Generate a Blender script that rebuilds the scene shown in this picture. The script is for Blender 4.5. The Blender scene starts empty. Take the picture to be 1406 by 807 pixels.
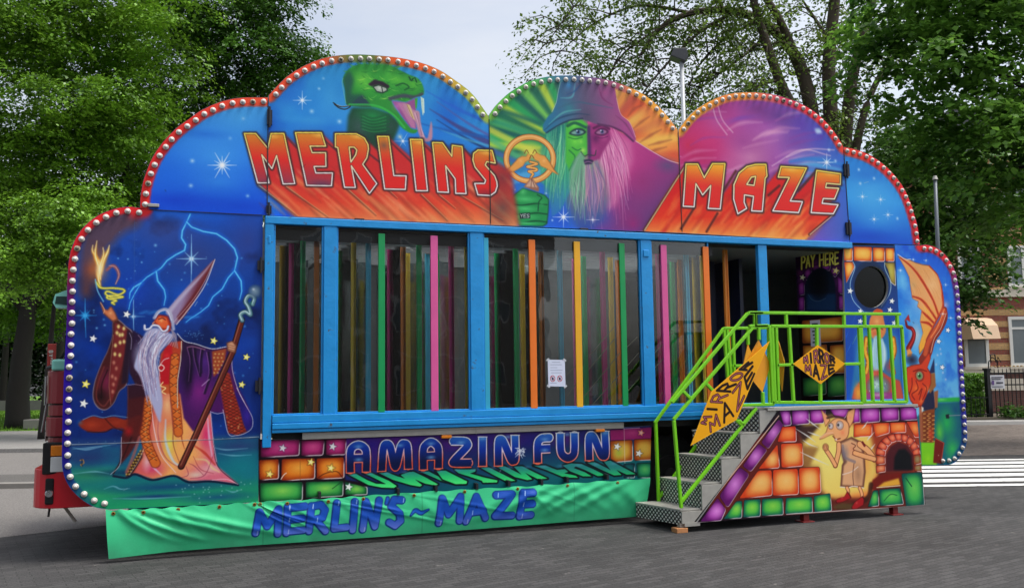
import bpy, bmesh, math, random
import numpy as np
from mathutils import Vector, Matrix

random.seed(7)
rng = np.random.default_rng(11)
scene = bpy.context.scene
C = scene.collection
R = math.radians

# ------------------------------------------------------------------ camera
# world: X runs along the painted front, Y away from the viewer, Z up; ground z = 0
YAW, PITCH, ROLL = R(19.0), R(5.32), R(-0.755)
FPX, EYE = 1200.0, 1.65            # focal length in pixels of a 1406 px wide picture
PW, PH = 1406.0, 807.0
cf = np.array([math.sin(YAW)*math.cos(PITCH), math.cos(YAW)*math.cos(PITCH), math.sin(PITCH)])
_r0 = np.array([math.cos(YAW), -math.sin(YAW), 0.0]); _u0 = np.cross(_r0, cf)
cr_ = _r0*math.cos(ROLL) + _u0*math.sin(ROLL); cu_ = np.cross(cr_, cf)
cam_d = bpy.data.cameras.new('camera'); cam = bpy.data.objects.new('camera', cam_d); C.objects.link(cam)
cam.matrix_world = Matrix(((cr_[0], cu_[0], -cf[0], 0), (cr_[1], cu_[1], -cf[1], 0), (cr_[2], cu_[2], -cf[2], EYE), (0, 0, 0, 1)))
cam_d.sensor_width = 36.0; cam_d.lens = 36.0*FPX/PW
cam_d.clip_start = 0.05; cam_d.clip_end = 2000
scene.camera = cam

# ------------------------------------------------------------------ sky, sun, exposure
SUN_EL, SUN_AZ = R(66), R(118)     # azimuth of the sun, clockwise from +Y
world = bpy.data.worlds.new('World'); scene.world = world; world.use_nodes = True
wn, wl = world.node_tree.nodes, world.node_tree.links
wn.clear()
sky = wn.new('ShaderNodeTexSky'); sky.sky_type = 'NISHITA'; sky.sun_disc = False
sky.sun_elevation = SUN_EL; sky.sun_rotation = SUN_AZ
sky.air_density = 1.0; sky.dust_density = 4.0; sky.ozone_density = 1.5
hs = wn.new('ShaderNodeHueSaturation'); hs.inputs['Saturation'].default_value = 0.52
bg = wn.new('ShaderNodeBackground'); bg.inputs['Strength'].default_value = 0.145
wo = wn.new('ShaderNodeOutputWorld')
wl.new(sky.outputs[0], hs.inputs['Color']); wtc = wn.new('ShaderNodeTexCoord'); wmp = wn.new('ShaderNodeMapping'); wmp.inputs['Scale'].default_value = (1.0, 1.0, 3.2); wl.new(wtc.outputs['Generated'], wmp.inputs['Vector'])
wnz = wn.new('ShaderNodeTexNoise'); wnz.inputs['Scale'].default_value = 2.6; wnz.inputs['Detail'].default_value = 7; wnz.inputs['Roughness'].default_value = .55; wl.new(wmp.outputs[0], wnz.inputs['Vector'])
wrp = wn.new('ShaderNodeMapRange'); wrp.inputs['From Min'].default_value = .38; wrp.inputs['From Max'].default_value = .68; wrp.inputs['To Min'].default_value = .0; wrp.inputs['To Max'].default_value = .45; wl.new(wnz.outputs['Fac'], wrp.inputs['Value'])
wbw = wn.new('ShaderNodeHueSaturation'); wbw.inputs['Saturation'].default_value = .1; wbw.inputs['Value'].default_value = 1.12; wl.new(hs.outputs[0], wbw.inputs['Color'])
wmx = wn.new('ShaderNodeMix'); wmx.data_type = 'RGBA'; wl.new(wrp.outputs['Result'], wmx.inputs['Factor']); wl.new(hs.outputs[0], wmx.inputs['A']); wl.new(wbw.outputs[0], wmx.inputs['B'])
wl.new(wmx.outputs['Result'], bg.inputs['Color']); wl.new(bg.outputs[0], wo.inputs['Surface'])
sun_d = bpy.data.lights.new('sun', 'SUN'); sun_d.energy = 1.5; sun_d.angle = R(16); sun_d.color = (1.0, 0.96, 0.9)
sun = bpy.data.objects.new('sun', sun_d); C.objects.link(sun)
sdir = Vector((math.sin(SUN_AZ)*math.cos(SUN_EL), math.cos(SUN_AZ)*math.cos(SUN_EL), math.sin(SUN_EL)))
sun.rotation_euler = sdir.to_track_quat('Z', 'Y').to_euler()
vs = scene.view_settings
scene.display_settings.display_device = 'sRGB'
vs.view_transform = 'Standard'; vs.look = 'None'; vs.gamma = 1.0; vs.use_curve_mapping = False
vs.exposure = 0.76
scene.cycles.use_denoising = True
scene.cycles.max_bounces = 8; scene.cycles.transparent_max_bounces = 24
scene.cycles.caustics_reflective = False; scene.cycles.caustics_refractive = False
scene.cycles.sample_clamp_indirect = 6.0

# ------------------------------------------------------------------ where a pixel's ray meets a plane
CAMP = np.array([0.0, 0.0, EYE])
def ray(x, y):
    x = np.asarray(x, float); y = np.asarray(y, float)
    return cf + ((x-PW/2)/FPX)[..., None]*cr_ - ((y-PH/2)/FPX)[..., None]*cu_
def on_y(x, y, Y):
    d = ray(x, y); t = Y/d[..., 1]; return CAMP + d*t[..., None]
def on_z(x, y, z=0.0):
    d = ray(x, y); t = (z-EYE)/d[..., 2]; return CAMP + d*t[..., None]
def on_plane(x, y, o, n):
    d = ray(x, y); o = np.asarray(o, float); n = np.asarray(n, float)
    t = ((o-CAMP) @ n)/(d @ n); return CAMP + d*t[..., None]
YF, YP = 9.0, 8.2                  # painted front; front of the entrance platform

# ------------------------------------------------------------------ airbrush: vector shapes rasterised into a texture of a painted panel
def smooth(pts, closed=False, n=6):
    p = np.asarray(pts, float)
    if len(p) < 3: return p
    if closed: q = np.vstack([p[-1:], p, p[:2]])
    else: q = np.vstack([2*p[:1]-p[1:2], p, 2*p[-1:]-p[-2:-1]])
    t = np.linspace(0, 1, n, endpoint=False)[:, None]
    out = []
    for i in range(len(q)-3):
        a, b, c, d = q[i], q[i+1], q[i+2], q[i+3]
        out.append(.5*((2*b) + (c-a)*t + (2*a-5*b+4*c-d)*t*t + (3*b-a-3*c+d)*t**3))
    out = np.vstack(out)
    return out if closed else np.vstack([out, p[-1:]])

def boxblur(m, r, n=2):
    r = int(round(r))
    if r < 1: return m
    for _ in range(n):
        for ax in (0, 1):
            pad = [(0, 0), (0, 0)]; pad[ax] = (r+1, r)
            c = np.cumsum(np.pad(m, pad, mode='edge'), axis=ax, dtype=np.float64)
            if ax == 0: m = (c[2*r+1:] - c[:-2*r-1])/(2*r+1)
            else: m = (c[:, 2*r+1:] - c[:, :-2*r-1])/(2*r+1)
    return m.astype(np.float32)

def vnoise(h, w, cell, seed=0, octaves=3):
    g = np.random.default_rng(seed); out = np.zeros((h, w), np.float32); amp = 1; tot = 0
    for o in range(octaves):
        c = max(2.0, cell/2**o)
        gh, gw = int(h/c)+3, int(w/c)+3
        a = g.random((gh, gw)).astype(np.float32)
        y = np.arange(h)/c; x = np.arange(w)/c
        yi = y.astype(int); xi = x.astype(int)
        fy = (y-yi)[:, None]; fx = (x-xi)[None, :]
        fy = fy*fy*(3-2*fy); fx = fx*fx*(3-2*fx)
        A = a[yi][:, xi]; B = a[yi][:, xi+1]; D = a[yi+1][:, xi]; E = a[yi+1][:, xi+1]
        out += amp*((A*(1-fx)+B*fx)*(1-fy) + (D*(1-fx)+E*fx)*fy); tot += amp; amp *= .5
    return out/tot

class Canvas:
    def __init__(s, fn, u0, u1, v0, v1, ppm):
        s.fn, s.u0, s.u1, s.v0, s.v1, s.ppm = fn, u0, u1, v0, v1, ppm
        s.W, s.H = int(round((u1-u0)*ppm)), int(round((v1-v0)*ppm))
        s.rgb = np.zeros((s.H, s.W, 3), np.float32); s.clip = None; s.fr = (0, 0, 1)
    def frame(s, f): s.fr = f; return s
    def T(s, pts):
        p = np.asarray(pts, float).reshape(-1, 2)
        x = s.fr[0] + p[:, 0]*s.fr[2]; y = s.fr[1] + p[:, 1]*s.fr[2]
        u, v = s.fn(x, y)
        return np.stack([(u-s.u0)*s.ppm, (s.v1-v)*s.ppm], 1)
    def k(s, p):
        a = s.T([p, (p[0]+1, p[1]), (p[0], p[1]+1)])
        return .5*(np.hypot(*(a[1]-a[0])) + np.hypot(*(a[2]-a[0])))
    def box(s, q, pad):
        x0, y0 = np.floor(q.min(0)-pad).astype(int); x1, y1 = np.ceil(q.max(0)+pad).astype(int)+1
        x0, y0, x1, y1 = max(0, x0), max(0, y0), min(s.W, x1), min(s.H, y1)
        return (y0, y1, x0, x1) if x1 > x0 and y1 > y0 else None
    def raster(s, polys, soft=0):          # even-odd fill of canvas-space polygons
        allq = np.vstack(polys); b = s.box(allq, 2+soft*2.5)
        if b is None: return None, None
        y0, y1, x0, x1 = b; SS = 3
        h, w = y1-y0, x1-x0; m = np.zeros((h, w+1), np.float32)
        A = np.vstack([p for p in polys]); B = np.vstack([np.roll(p, -1, 0) for p in polys])
        for j in range(h*SS):
            yy = y0 + (j+.5)/SS
            c = (A[:, 1] <= yy) != (B[:, 1] <= yy)
            if not c.any(): continue
            a, d = A[c], B[c]
            xs = np.sort(a[:, 0] + (yy-a[:, 1])/(d[:, 1]-a[:, 1])*(d[:, 0]-a[:, 0])) - x0
            row = m[j//SS]
            for i in range(0, len(xs)-1, 2):
                l, r = max(0., xs[i]), min(float(w), xs[i+1])
                if r <= l: continue
                li, ri = int(l), int(r)
                if li == ri: row[li] += r-l
                else:
                    row[li] += li+1-l; row[li+1:ri] += 1
                    if ri < w: row[ri] += r-ri
        m = m[:, :w]/SS
        if soft > 0: m = boxblur(m, soft*.7, 2)
        return m, b
    def put(s, m, b, col, a=1.0, grad=None):
        if m is None: return
        y0, y1, x0, x1 = b
        m = m*a
        if s.clip is not None: m = m*s.clip[y0:y1, x0:x1]
        if grad is not None:
            p0, c0, p1, c1 = grad[:4]
            q = s.T([p0, p1]); d = q[1]-q[0]; L = d@d
            X, Y = np.meshgrid(np.arange(x0, x1)+.5, np.arange(y0, y1)+.5)
            t = np.clip(((X-q[0, 0])*d[0] + (Y-q[0, 1])*d[1])/L, 0, 1)[..., None]
            c0, c1 = np.array(c0)/255., np.array(c1)/255.
            if len(grad) > 4:
                cm = np.array(grad[4])/255.
                colr = np.where(t < .5, c0+(cm-c0)*t*2, cm+(c1-cm)*(t*2-1))
            else: colr = c0+(c1-c0)*t
        else: colr = np.array(col, np.float32)/255.
        s.rgb[y0:y1, x0:x1] += (colr - s.rgb[y0:y1, x0:x1])*np.clip(m, 0, 1)[..., None]
    def poly(s, pts, col=None, soft=0, sm=False, a=1.0, grad=None, holes=()):
        k = s.k(pts[0]); P = [s.T(smooth(pts, True) if sm else pts)] + [s.T(smooth(h, True) if sm else h) for h in holes]
        m, b = s.raster(P, soft*k); s.put(m, b, col, a, grad)
    def mask(s, pts, soft=0, sm=False, holes=()):
        k = s.k(pts[0]); P = [s.T(smooth(pts, True) if sm else pts)] + [s.T(h) for h in holes]
        m, b = s.raster(P, soft*k); out = np.zeros((s.H, s.W), np.float32)
        if m is not None: out[b[0]:b[1], b[2]:b[3]] = m
        return out
    def line(s, pts, w, col=None, soft=.4, sm=True, a=1.0, taper=None, butt=False, grad=None, closed=False):
        k = s.k(pts[0]); q = np.asarray(pts, float)
        if closed: q = smooth(q, True) if sm else q; q = np.vstack([q, q[:1]])
        elif sm and len(q) > 2: q = smooth(q)
        q = s.T(q); n = len(q)
        tt = np.linspace(0, 1, n)
        if taper is None: ws = np.full(n, w*k/2)
        else: ws = np.interp(tt, np.linspace(0, 1, len(taper)), taper)*w*k/2
        ws = np.maximum(ws, .35); sf = max(.6, soft*k)
        b = s.box(q, ws.max()+sf+4)
        if b is None: return
        y0, y1, x0, x1 = b; m = np.zeros((y1-y0, x1-x0), np.float32)
        for i in range(n-1):
            p, r = q[i], q[i+1]; d = r-p; L = d@d
            if L < 1e-9: continue
            bb = s.box(np.array([p, r]), max(ws[i], ws[i+1])+sf+2)
            if bb is None: continue
            X, Y = np.meshgrid(np.arange(bb[2], bb[3])+.5, np.arange(bb[0], bb[1])+.5)
            t = ((X-p[0])*d[0] + (Y-p[1])*d[1])/L; tc = np.clip(t, 0, 1)
            D = np.hypot(X-p[0]-tc*d[0], Y-p[1]-tc*d[1])
            v = np.clip((ws[i]+(ws[i+1]-ws[i])*tc - D)/sf + .5, 0, 1)
            if butt:
                e = math.sqrt(L)
                if i == 0: v *= np.clip(t*e+.5, 0, 1)
                if i == n-2: v *= np.clip((1-t)*e+.5, 0, 1)
            sl = (slice(bb[0]-y0, bb[1]-y0), slice(bb[2]-x0, bb[3]-x0))
            m[sl] = np.maximum(m[sl], v)
        s.put(m, b, col, a, grad)
    def glow(s, p, r, col, a=1.0, pw=2.0, ry=None):
        k = s.k(p); q = s.T([p])[0]; rx = r*k; ry = (ry or r)*k
        b = s.box(q[None], max(rx, ry))
        if b is None: return
        X, Y = np.meshgrid(np.arange(b[2], b[3])+.5, np.arange(b[0], b[1])+.5)
        d = np.hypot((X-q[0])/rx, (Y-q[1])/ry)
        s.put(np.clip(1-d, 0, 1)**pw, b, col, a)
    def flare(s, p, r, col=(235, 245, 255), n=4, rot=0.0, a=.9):
        s.glow(p, r*.55, col, a*.7, 2)
        for i in range(n):
            t = rot + math.pi*i/n; L = r*(1.0 if i % 2 == 0 else .62)
            dx, dy = math.cos(t)*L, math.sin(t)*L
            s.line([(p[0]-dx, p[1]-dy), p, (p[0]+dx, p[1]+dy)], r*.09, col, soft=r*.05, sm=False, a=a, taper=(0, 1, 0))
        s.glow(p, r*.2, (255, 255, 255), 1, 1)
    def star(s, p, r, col, rot=0.0):
        def st(R_): return [(p[0]+R_*(1 if i % 2 == 0 else .42)*math.sin(rot+i*math.pi/5), p[1]-R_*(1 if i % 2 == 0 else .42)*math.cos(rot+i*math.pi/5)) for i in range(10)]
        s.poly(st(r*1.25), (20, 20, 50), soft=r*.12, a=.6)
        s.poly(st(r), col)
        s.glow(p, r*.6, (255, 255, 235), .8, 1)
    def brick(s, pts, mid, edge, hi=None, r=None, line=True, sm=False, dark=(20, 8, 18)):
        k = s.k(pts[0]); P = s.T(pts); c = P.mean(0)
        ext = (P.max(0)-P.min(0)).min(); rad = ext*.2 if r is None else r*k
        # rounded corners: shrink towards the centre, then smooth
        q = []
        n = len(P)
        for i in range(n):
            a_, b_, d_ = P[i-1], P[i], P[(i+1) % n]
            e1 = min(.35, .1*ext/max(1e-6, np.hypot(*(a_-b_)))); e2 = min(.35, .1*ext/max(1e-6, np.hypot(*(d_-b_))))
            s1, s2 = b_+(a_-b_)*e1, b_+(d_-b_)*e2
            for t in (0, .33, .66, 1): q.append((1-t)**2*s1 + 2*t*(1-t)*b_ + t*t*s2)
        q = np.array(q)
        m, b = s.raster([q])
        if m is None: return
        s.put(m, b, edge)
        mm = boxblur(np.pad(m, int(rad)+1), rad, 2); e = int(rad)+1; mm = mm[e:-e, e:-e]
        v = np.clip((mm-.5)*2.2, 0, 1)*m
        s.put(v, b, mid)
        if hi is not None:
            X, Y = np.meshgrid(np.arange(b[2], b[3])+.5, np.arange(b[0], b[1])+.5)
            w_, h_ = np.ptp(P[:, 0])*.42, np.ptp(P[:, 1])*.42
            gl = np.clip(1-np.hypot((X-c[0]-.06*w_)/w_, (Y-c[1]+.12*h_)/h_), 0, 1)**1.2
            s.put(gl*m, b, hi, .85)
        if line:
            old = s.fr; f = s.T
            e = boxblur(m, 1, 1)
            ring = np.clip(e*(1-e)*4, 0, 1)
            X, Y = np.meshgrid(np.arange(b[2], b[3]), np.arange(b[0], b[1]))
            side = np.clip(((X-c[0])/max(1, np.ptp(P[:, 0])) + (Y-c[1])/max(1, np.ptp(P[:, 1])))*4-.3, 0, 1)
            s.put(ring*side, b, (245, 235, 235), .85)
            s.put(ring*(1-side), b, dark, .5)
    def image(s, name, dirt=0.06, seed=3):
        a = np.clip(s.rgb, 0, 1)**0.97
        g_ = a.mean(2, keepdims=True); a = np.clip(g_+(a-g_)*1.08, 0, 1)
        n = vnoise(s.H, s.W, 90, seed, 5)[..., None]; n2 = np.random.default_rng(seed).normal(0, .008, (s.H, s.W, 1))
        a = np.clip(a*(1-dirt*.5+dirt*n) + n2, 0, 1)
        im = bpy.data.images.new(name, s.W, s.H, alpha=False)
        px = np.ones((s.H, s.W, 4), np.float32); px[..., :3] = a[::-1]
        im.pixels.foreach_set(px.ravel()); im.update(); im.pack()
        return im
    def uv(s, u, v): return ((u-s.u0)/(s.u1-s.u0), (v-s.v0)/(s.v1-s.v0))

# stroke letters in a unit square, y down
GL = {
 'A': [[(0, 1), (.5, 0), (1, 1)], [(.22, .66), (.78, .66)]],
 'E': [[(1, 0), (0, 0), (0, 1), (1, 1)], [(0, .5), (.8, .5)]],
 'H': [[(0, 0), (0, 1)], [(1, 0), (1, 1)], [(0, .5), (1, .5)]],
 'I': [[(.5, 0), (.5, 1)]],
 'M': [[(0, 1), (.12, 0), (.5, .65), (.88, 0), (1, 1)]],
 'O': [[(.5, 0), (.85, .12), (1, .5), (.85, .88), (.5, 1), (.15, .88), (0, .5), (.15, .12), (.5, 0)]],
 'P': [[(0, 1), (0, 0), (.7, .02), (1, .25), (.7, .5), (0, .52)]],
 'R': [[(0, 1), (0, 0), (.7, .02), (1, .25), (.7, .5), (0, .52)], [(.45, .52), (1, 1)]],
 'Y': [[(0, 0), (.5, .5), (1, 0)], [(.5, .5), (.5, 1)]],
 'Z': [[(0, 0), (1, 0), (0, 1), (1, 1)]],
 'B': [[(0, 0), (0, 1), (.7, .98), (1, .75), (.7, .5), (0, .48)], [(0, 0), (.65, .02), (.9, .25), (.65, .48)]],
 'W': [[(0, 0), (.25, 1), (.5, .4), (.75, 1), (1, 0)]],
 'L': [[(0, 0), (0, 1), (1, 1)]], 'N': [[(0, 1), (0, 0), (1, 1), (1, 0)]], 'S': [[(1, .1), (.5, 0), (.05, .2), (.4, .48), (.95, .7), (.6, 1), (0, .92)]],
}
def letter(cv, ch, quad, w, col, **kw):
    tl, tr, br, bl = [np.array(q, float) for q in quad]
    for st in GL[ch]:
        pts = [tuple((tl*(1-x)+tr*x)*(1-y) + (bl*(1-x)+br*x)*y) for x, y in st]
        cv.line(pts, w, col, sm=(ch in 'OS'), **kw)

# ------------------------------------------------------------------ outlines traced from the photograph (its pixels), later carried to the front's plane
FULL = (0, 0, 1)
Z5 = 280/1406.
M1, M2, Z1, D1, W1, W2 = (320, 160, Z5), (460, 160, Z5), (920, 190, Z5), (450, 70, Z5), (670, 95, Z5), (670, 170, Z5)
L1, L2, L3, S1, S2 = (90, 280, Z5), (90, 400, Z5), (90, 540, Z5), (345, 575, Z5), (600, 570, Z5)
R1, R2 = (1080, 330, 260/1406.), (1080, 430, 260/1406.)
P1, P2 = (940, 550, 210/942.), (1080, 540, 260/1166.)

EDGE_A = [(200,287),(181,284),(165,285),(150,289),(136,295),(123,304),(112,315),(103,329),(97,345),(94,362),(93,378),(92,392),(92,420),(91,450),(89.5,480),(88,510),(87,540),(86,570),(85.5,600),(85,632),(87,649),(93,664),(103,677),(116,688),(131,696),(150,699)]
EDGE_B = [(192,287),(193,270),(196,252),(201,236),(207,221),(215,207),(224,195),(234,184),(246,173),(260,163),(274,153),(290,145),(306,139),(322,135.5),(338,134),(355,134),(368,134)]
EDGE_C = [(369,131),(380,119),(392,107),(404,98.5),(416,91.5),(430,85),(445,80),(460,77),(475,75.5),(490,75),(505,75.5),(520,76.5),(535,78),(550,80),(565,83),(580,87),(595,92.5),(608,99),(620,107),(632,115.5),(643,124),(653,134.5),(662,147),(671,160)]
EDGE_D = [(671.5,158),(680,146),(690,135.5),(700,127),(712,119.5),(724,113),(738,108.5),(752,105.5),(768,104),(785,104),(800,105),(815,106.5),(830,109),(845,113),(858,117.5),(872,123.5),(884,130),(895,138),(905,147),(914,157),(922,167),(930.5,178.5)]
EDGE_E = [(931.5,178.5),(939,168),(948,157.5),(958,149),(970,141.5),(982,135.5),(995,130.5),(1008,128),(1022,127),(1037,127),(1052,128.5),(1066,131),(1080,135),(1095,140.5),(1108,147),(1120,155),(1130,163.5),(1139,173),(1147,183.5),(1154,194.5),(1158,202)]
EDGE_F = [(1158.5,202),(1170,204),(1183,208),(1195,213.5),(1207,221),(1218,230),(1228,240.5),(1237,252),(1245,266),(1251,281),(1256,297),(1260,312),(1263,336)]
EDGE_G = [(1263.5,337),(1272,336),(1282,338.5),(1291,343.5),(1299,351),(1306,361),(1312,374),(1315,388),(1317,400),(1319,430),(1320,450),(1321.5,480),(1323,510),(1325,545),(1327,575),(1328,592),(1327,608),(1322,621),(1314,632),(1305,637),(1290,638)]
PANEL = {
 'A': EDGE_A + [(355,689),(357.5,597),(361,296)],
 'B': EDGE_B + [(366.5,295.5),(196,287.2)],
 'C': EDGE_C + [(673.5,309),(367.2,296)],
 'D': EDGE_D + [(936.5,320),(673.8,309)],
 'E': EDGE_E + [(1166.5,333),(936.8,320)],
 'F': EDGE_F + [(1167,333)],
 'G': EDGE_G + [(1237,640),(1228.6,336)],
}

def band(cv, pts, cols, w=12):
    """lamp border: one stroke along the edge, its colour changing along the way"""
    p = smooth(pts); n = len(p)
    xs = np.linspace(0, n-1, len(cols))
    step = 4
    for i in range(0, n-1, step):
        c = [np.interp(i, xs, [q[j] for q in cols]) for j in range(3)]
        cv.line(p[i:i+step+1], w*2, c, soft=5, sm=False)

def lava(cv, polys, vec, n, c0, c1, c2, ytop, ybot, seed):
    """block letters' long extrusion"""
    M = np.zeros((cv.H, cv.W), np.float32)
    for p in polys:
        for i in range(n):
            t = (i+1)/n
            q = cv.T(vec(np.asarray(p, float), t)); m, b = cv.raster([q])
            if m is not None:
                s = (slice(b[0], b[1]), slice(b[2], b[3])); M[s] = np.maximum(M[s], m)
    M = boxblur(M, 2)
    b = (0, cv.H, 0, cv.W)
    cv.put(boxblur(M, 9)*.75, b, (60, 30, 40))
    cv.put(M, b, None, 1, grad=((0, ytop), c0, (0, ybot), c2, c1))
    return M

def paint_front(cv):
    F = cv.frame
    F(FULL)
    b = (0, cv.H, 0, cv.W); ones = np.ones((cv.H, cv.W), np.float32)
    # ---- sky blue ground of the upper boards
    cv.put(ones, b, None, 1, grad=((600, 90), (52, 150, 205), (600, 330), (20, 78, 205), (38, 125, 215)))
    n1 = vnoise(cv.H, cv.W, 130, 5, 4)
    cv.put(np.clip((n1-.52)*4, 0, 1), b, (75, 170, 225), .55)
    cv.put(np.clip((.46-n1)*4, 0, 1), b, (15, 75, 190), .6)
    cB = cv.mask(PANEL['B']); cC = cv.mask(PANEL['C']); cD = cv.mask(PANEL['D']); cE = cv.mask(PANEL['E']); cF = cv.mask(PANEL['F']); cA = cv.mask(PANEL['A']); cG = cv.mask(PANEL['G'])
    cv.clip = cB
    cv.poly([(180,100),(400,100),(400,320),(180,320)], None, grad=((280,140),(70,160,228),(280,292),(20,80,210),(40,120,225)))
    cv.glow((300,215),80,(85,175,240),.6,1.4,45); cv.glow((330,160),60,(80,170,230),.6); cv.glow((230,240),50,(30,110,225),.5); cv.glow((300,250),70,(70,160,240),.5,1.5,26)
    cv.glow((280,184),50,(25,95,205),.45,1.2,10); cv.glow((240,275),70,(15,60,195),.7,1.2,16); cv.glow((330,283),70,(20,70,200),.7,1.2,14)
    cv.flare((305,227),20,n=6); cv.glow((264,221),6,(200,235,255),.9); cv.glow((262,255),6,(200,235,255),.8); cv.glow((340,269),5,(180,225,255),.8); cv.glow((316,190),5,(170,220,255),.6); cv.glow((334,163),5,(190,230,255),.6); cv.glow((345,182),4,(170,220,255),.5)
    cv.clip = cC
    # streaks of the blast right of the beast
    for x0,y0,x1,y1,w,c in ((590,150,690,205,9,(70,60,120)),(585,125,675,170,6,(40,100,200)),(600,165,690,215,4,(20,40,90)),(590,172,690,205,3,(90,170,200)),(560,165,680,190,5,(30,90,170)),(570,195,690,235,5,(40,110,180)),(600,205,700,232,4,(80,180,190)),(600,140,690,196,4,(90,90,160)),(575,182,690,228,7,(35,95,180)),(580,215,690,250,6,(40,120,200))):
        cv.line([(x0,y0),((x0+x1)/2,(y0+y1)/2+3),(x1,y1)], w, c, soft=3, a=.8, taper=(0,.8,1))
    cv.glow((400,150),45,(60,160,220),.5); cv.flare((415,138),13,n=4); cv.glow((428,153),6,(210,240,255),.8); cv.glow((438,122),4,(200,235,255),.8); cv.glow((466,167),6,(210,240,255),.9); cv.glow((444,108),4,(200,235,255),.6)
    cv.glow((430,180),60,(35,110,205),.5,1.3,18); cv.glow((420,165),60,(70,165,220),.4,1.3,8)
    # ---- green serpent-dragon
    F(D1)
    cv.poly([(165,390),(300,390),(430,430),(500,500),(470,580),(430,660),(300,700),(130,600),(140,450)], (24,70,50), soft=14)
    cv.glow((310,450),150,(30,140,70),.9,1.2,90); cv.glow((220,520),110,(70,90,90),.7,1.2); cv.glow((430,520),70,(60,80,80),.5,1.2)
    for i in range(5): cv.line([(230,440+i*22),(310,465+i*20),(420,440+i*24)],14,(16,90,50),soft=10,a=.7); cv.line([(240,452+i*22),(310,478+i*20),(400,455+i*24)],7,(50,170,80),soft=6,a=.5)
    head=[(105,190),(150,120),(230,92),(330,95),(420,100),(480,125),(560,165),(620,190),(655,240),(662,295),(640,312),(600,322),(540,352),(470,342),(440,345),(470,400),(520,470),(575,535),(620,545),(600,568),(555,560),(500,520),(440,440),(330,392),(240,388),(150,378),(125,360),(118,270)]
    for i,(x,y) in enumerate(((110,140),(150,95),(190,70),(235,52),(290,45),(340,40),(400,42),(450,48),(500,62),(540,95))):
        cv.line([(300+i*8,190),((300+x)/2,(175+y)/2),(x,y)],46,(60,150,60),soft=12,a=.75,taper=(1,.7,.05)); cv.line([(290+i*8,190),((300+x)/2+6,(165+y)/2),(x+8,y+3)],10,(110,190,70),soft=6,a=.7,taper=(1,.6,.1))
    cv.poly(head,(45,140,55),soft=4,sm=True)
    hm=cv.mask(head,2,True); keep=cv.clip; cv.clip=hm*keep
    cv.glow((330,230),230,(70,180,60),.8,1.2,110); cv.glow((240,200),90,(120,205,70),.75,1.3); cv.glow((480,200),110,(100,195,65),.8,1.3,60); cv.glow((590,230),80,(95,190,60),.8,1.3); cv.glow((420,160),90,(85,185,65),.6)
    cv.poly([(100,190),(150,130),(180,200),(160,300),(240,300),(300,385),(120,380)],(30,75,70),soft=16,a=.85)
    cv.poly([(240,305),(300,385),(150,378),(200,330)],(38,62,75),soft=6,a=.9)
    rg=np.random.default_rng(4)
    for i in range(90):
        x,y=rg.uniform(190,640),rg.uniform(110,340); L=rg.uniform(12,34); t=rg.uniform(-.5,.9)
        cv.line([(x,y),(x+L*math.cos(t),y+L*math.sin(t)+6),(x+2*L*math.cos(t),y+2*L*math.sin(t))],rg.uniform(3,8),((20,95,45) if i%3 else (165,225,95)),soft=4,a=.55,taper=(0,1,0))
    cv.line([(430,330),(520,310),(600,320),(650,300)],26,(70,60,90),soft=14,a=.8); cv.line([(470,240),(520,225),(560,250),(530,270)],10,(18,85,40),soft=6,a=.9); cv.line([(560,180),(575,205),(590,190)],9,(15,70,40),soft=5); cv.line([(600,185),(612,215)],9,(15,70,40),soft=5)
    cv.line([(150,370),(330,378),(450,440),(530,530)],14,(60,190,80),soft=6,a=.7)
    cv.clip=keep
    cv.poly([(440,345),(540,357),(612,322),(608,400),(600,440),(612,535),(570,530),(510,450)],(150,85,140),soft=4)
    cv.glow((480,380),60,(190,110,180),.9); cv.poly([(480,360),(530,356),(600,500),(605,540),(575,525)],(195,130,165),soft=5,a=.8)
    cv.poly([(520,365),(560,375),(590,408),(630,420),(642,500),(662,575),(688,600),(712,485),(722,560),(712,618),(660,622),(630,580),(608,500),(585,470),(545,430)],(190,140,160),soft=3,sm=True)
    cv.line([(600,430),(635,520),(660,590)],10,(225,180,195),soft=6,a=.8); cv.line([(610,430),(650,580)],4,(120,80,110),soft=3,a=.7)
    cv.poly([(540,365),(567,375),(602,480),(572,450)],(215,190,140),soft=2); cv.line([(545,370),(585,460)],3,(140,90,70),soft=2)
    cv.poly([(600,330),(620,325),(612,400),(604,395)],(60,160,60),soft=2)
    cv.poly([(640,315),(663,330),(664,420),(655,450),(645,380)],(200,225,210),soft=2); cv.line([(662,330),(664,430)],3,(240,250,240),soft=2)
    cv.poly([(305,243),(350,232),(410,256),(415,275),(380,295),(335,285)],(30,50,45),soft=3); cv.poly([(318,250),(350,240),(402,258),(405,272),(378,286),(340,278)],(170,180,165),soft=2); cv.line([(372,250),(378,284)],6,(30,40,40),soft=2); cv.glow((355,258),22,(225,230,220),.9)
    cv.poly([(276,232),(320,198),(380,212),(425,240),(420,262),(350,232),(300,245)],(40,28,42),soft=4)
    cv.line([(38,358),(85,385),(155,380),(125,402),(80,395),(45,368)],7,(30,30,25),soft=3); cv.line([(60,370),(100,382),(150,376)],3,(190,190,170),soft=2)
    cv.line([(105,190),(100,230),(125,360)],4,(130,190,150),soft=3,a=.7)
    F(FULL)
    cv.flare((553,194),12,n=3,a=.6); cv.glow((549,188),7,(235,235,200),.8); cv.glow((560,205),8,(60,120,210),.7)
    # ---- bearded wizard's board: rays, hat, split face
    cv.clip = cD
    cv.poly([(660,90),(950,90),(950,330),(660,330)],None,grad=((680,150),(45,150,90),(930,170),(235,120,60),(120,110,110)))
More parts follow.
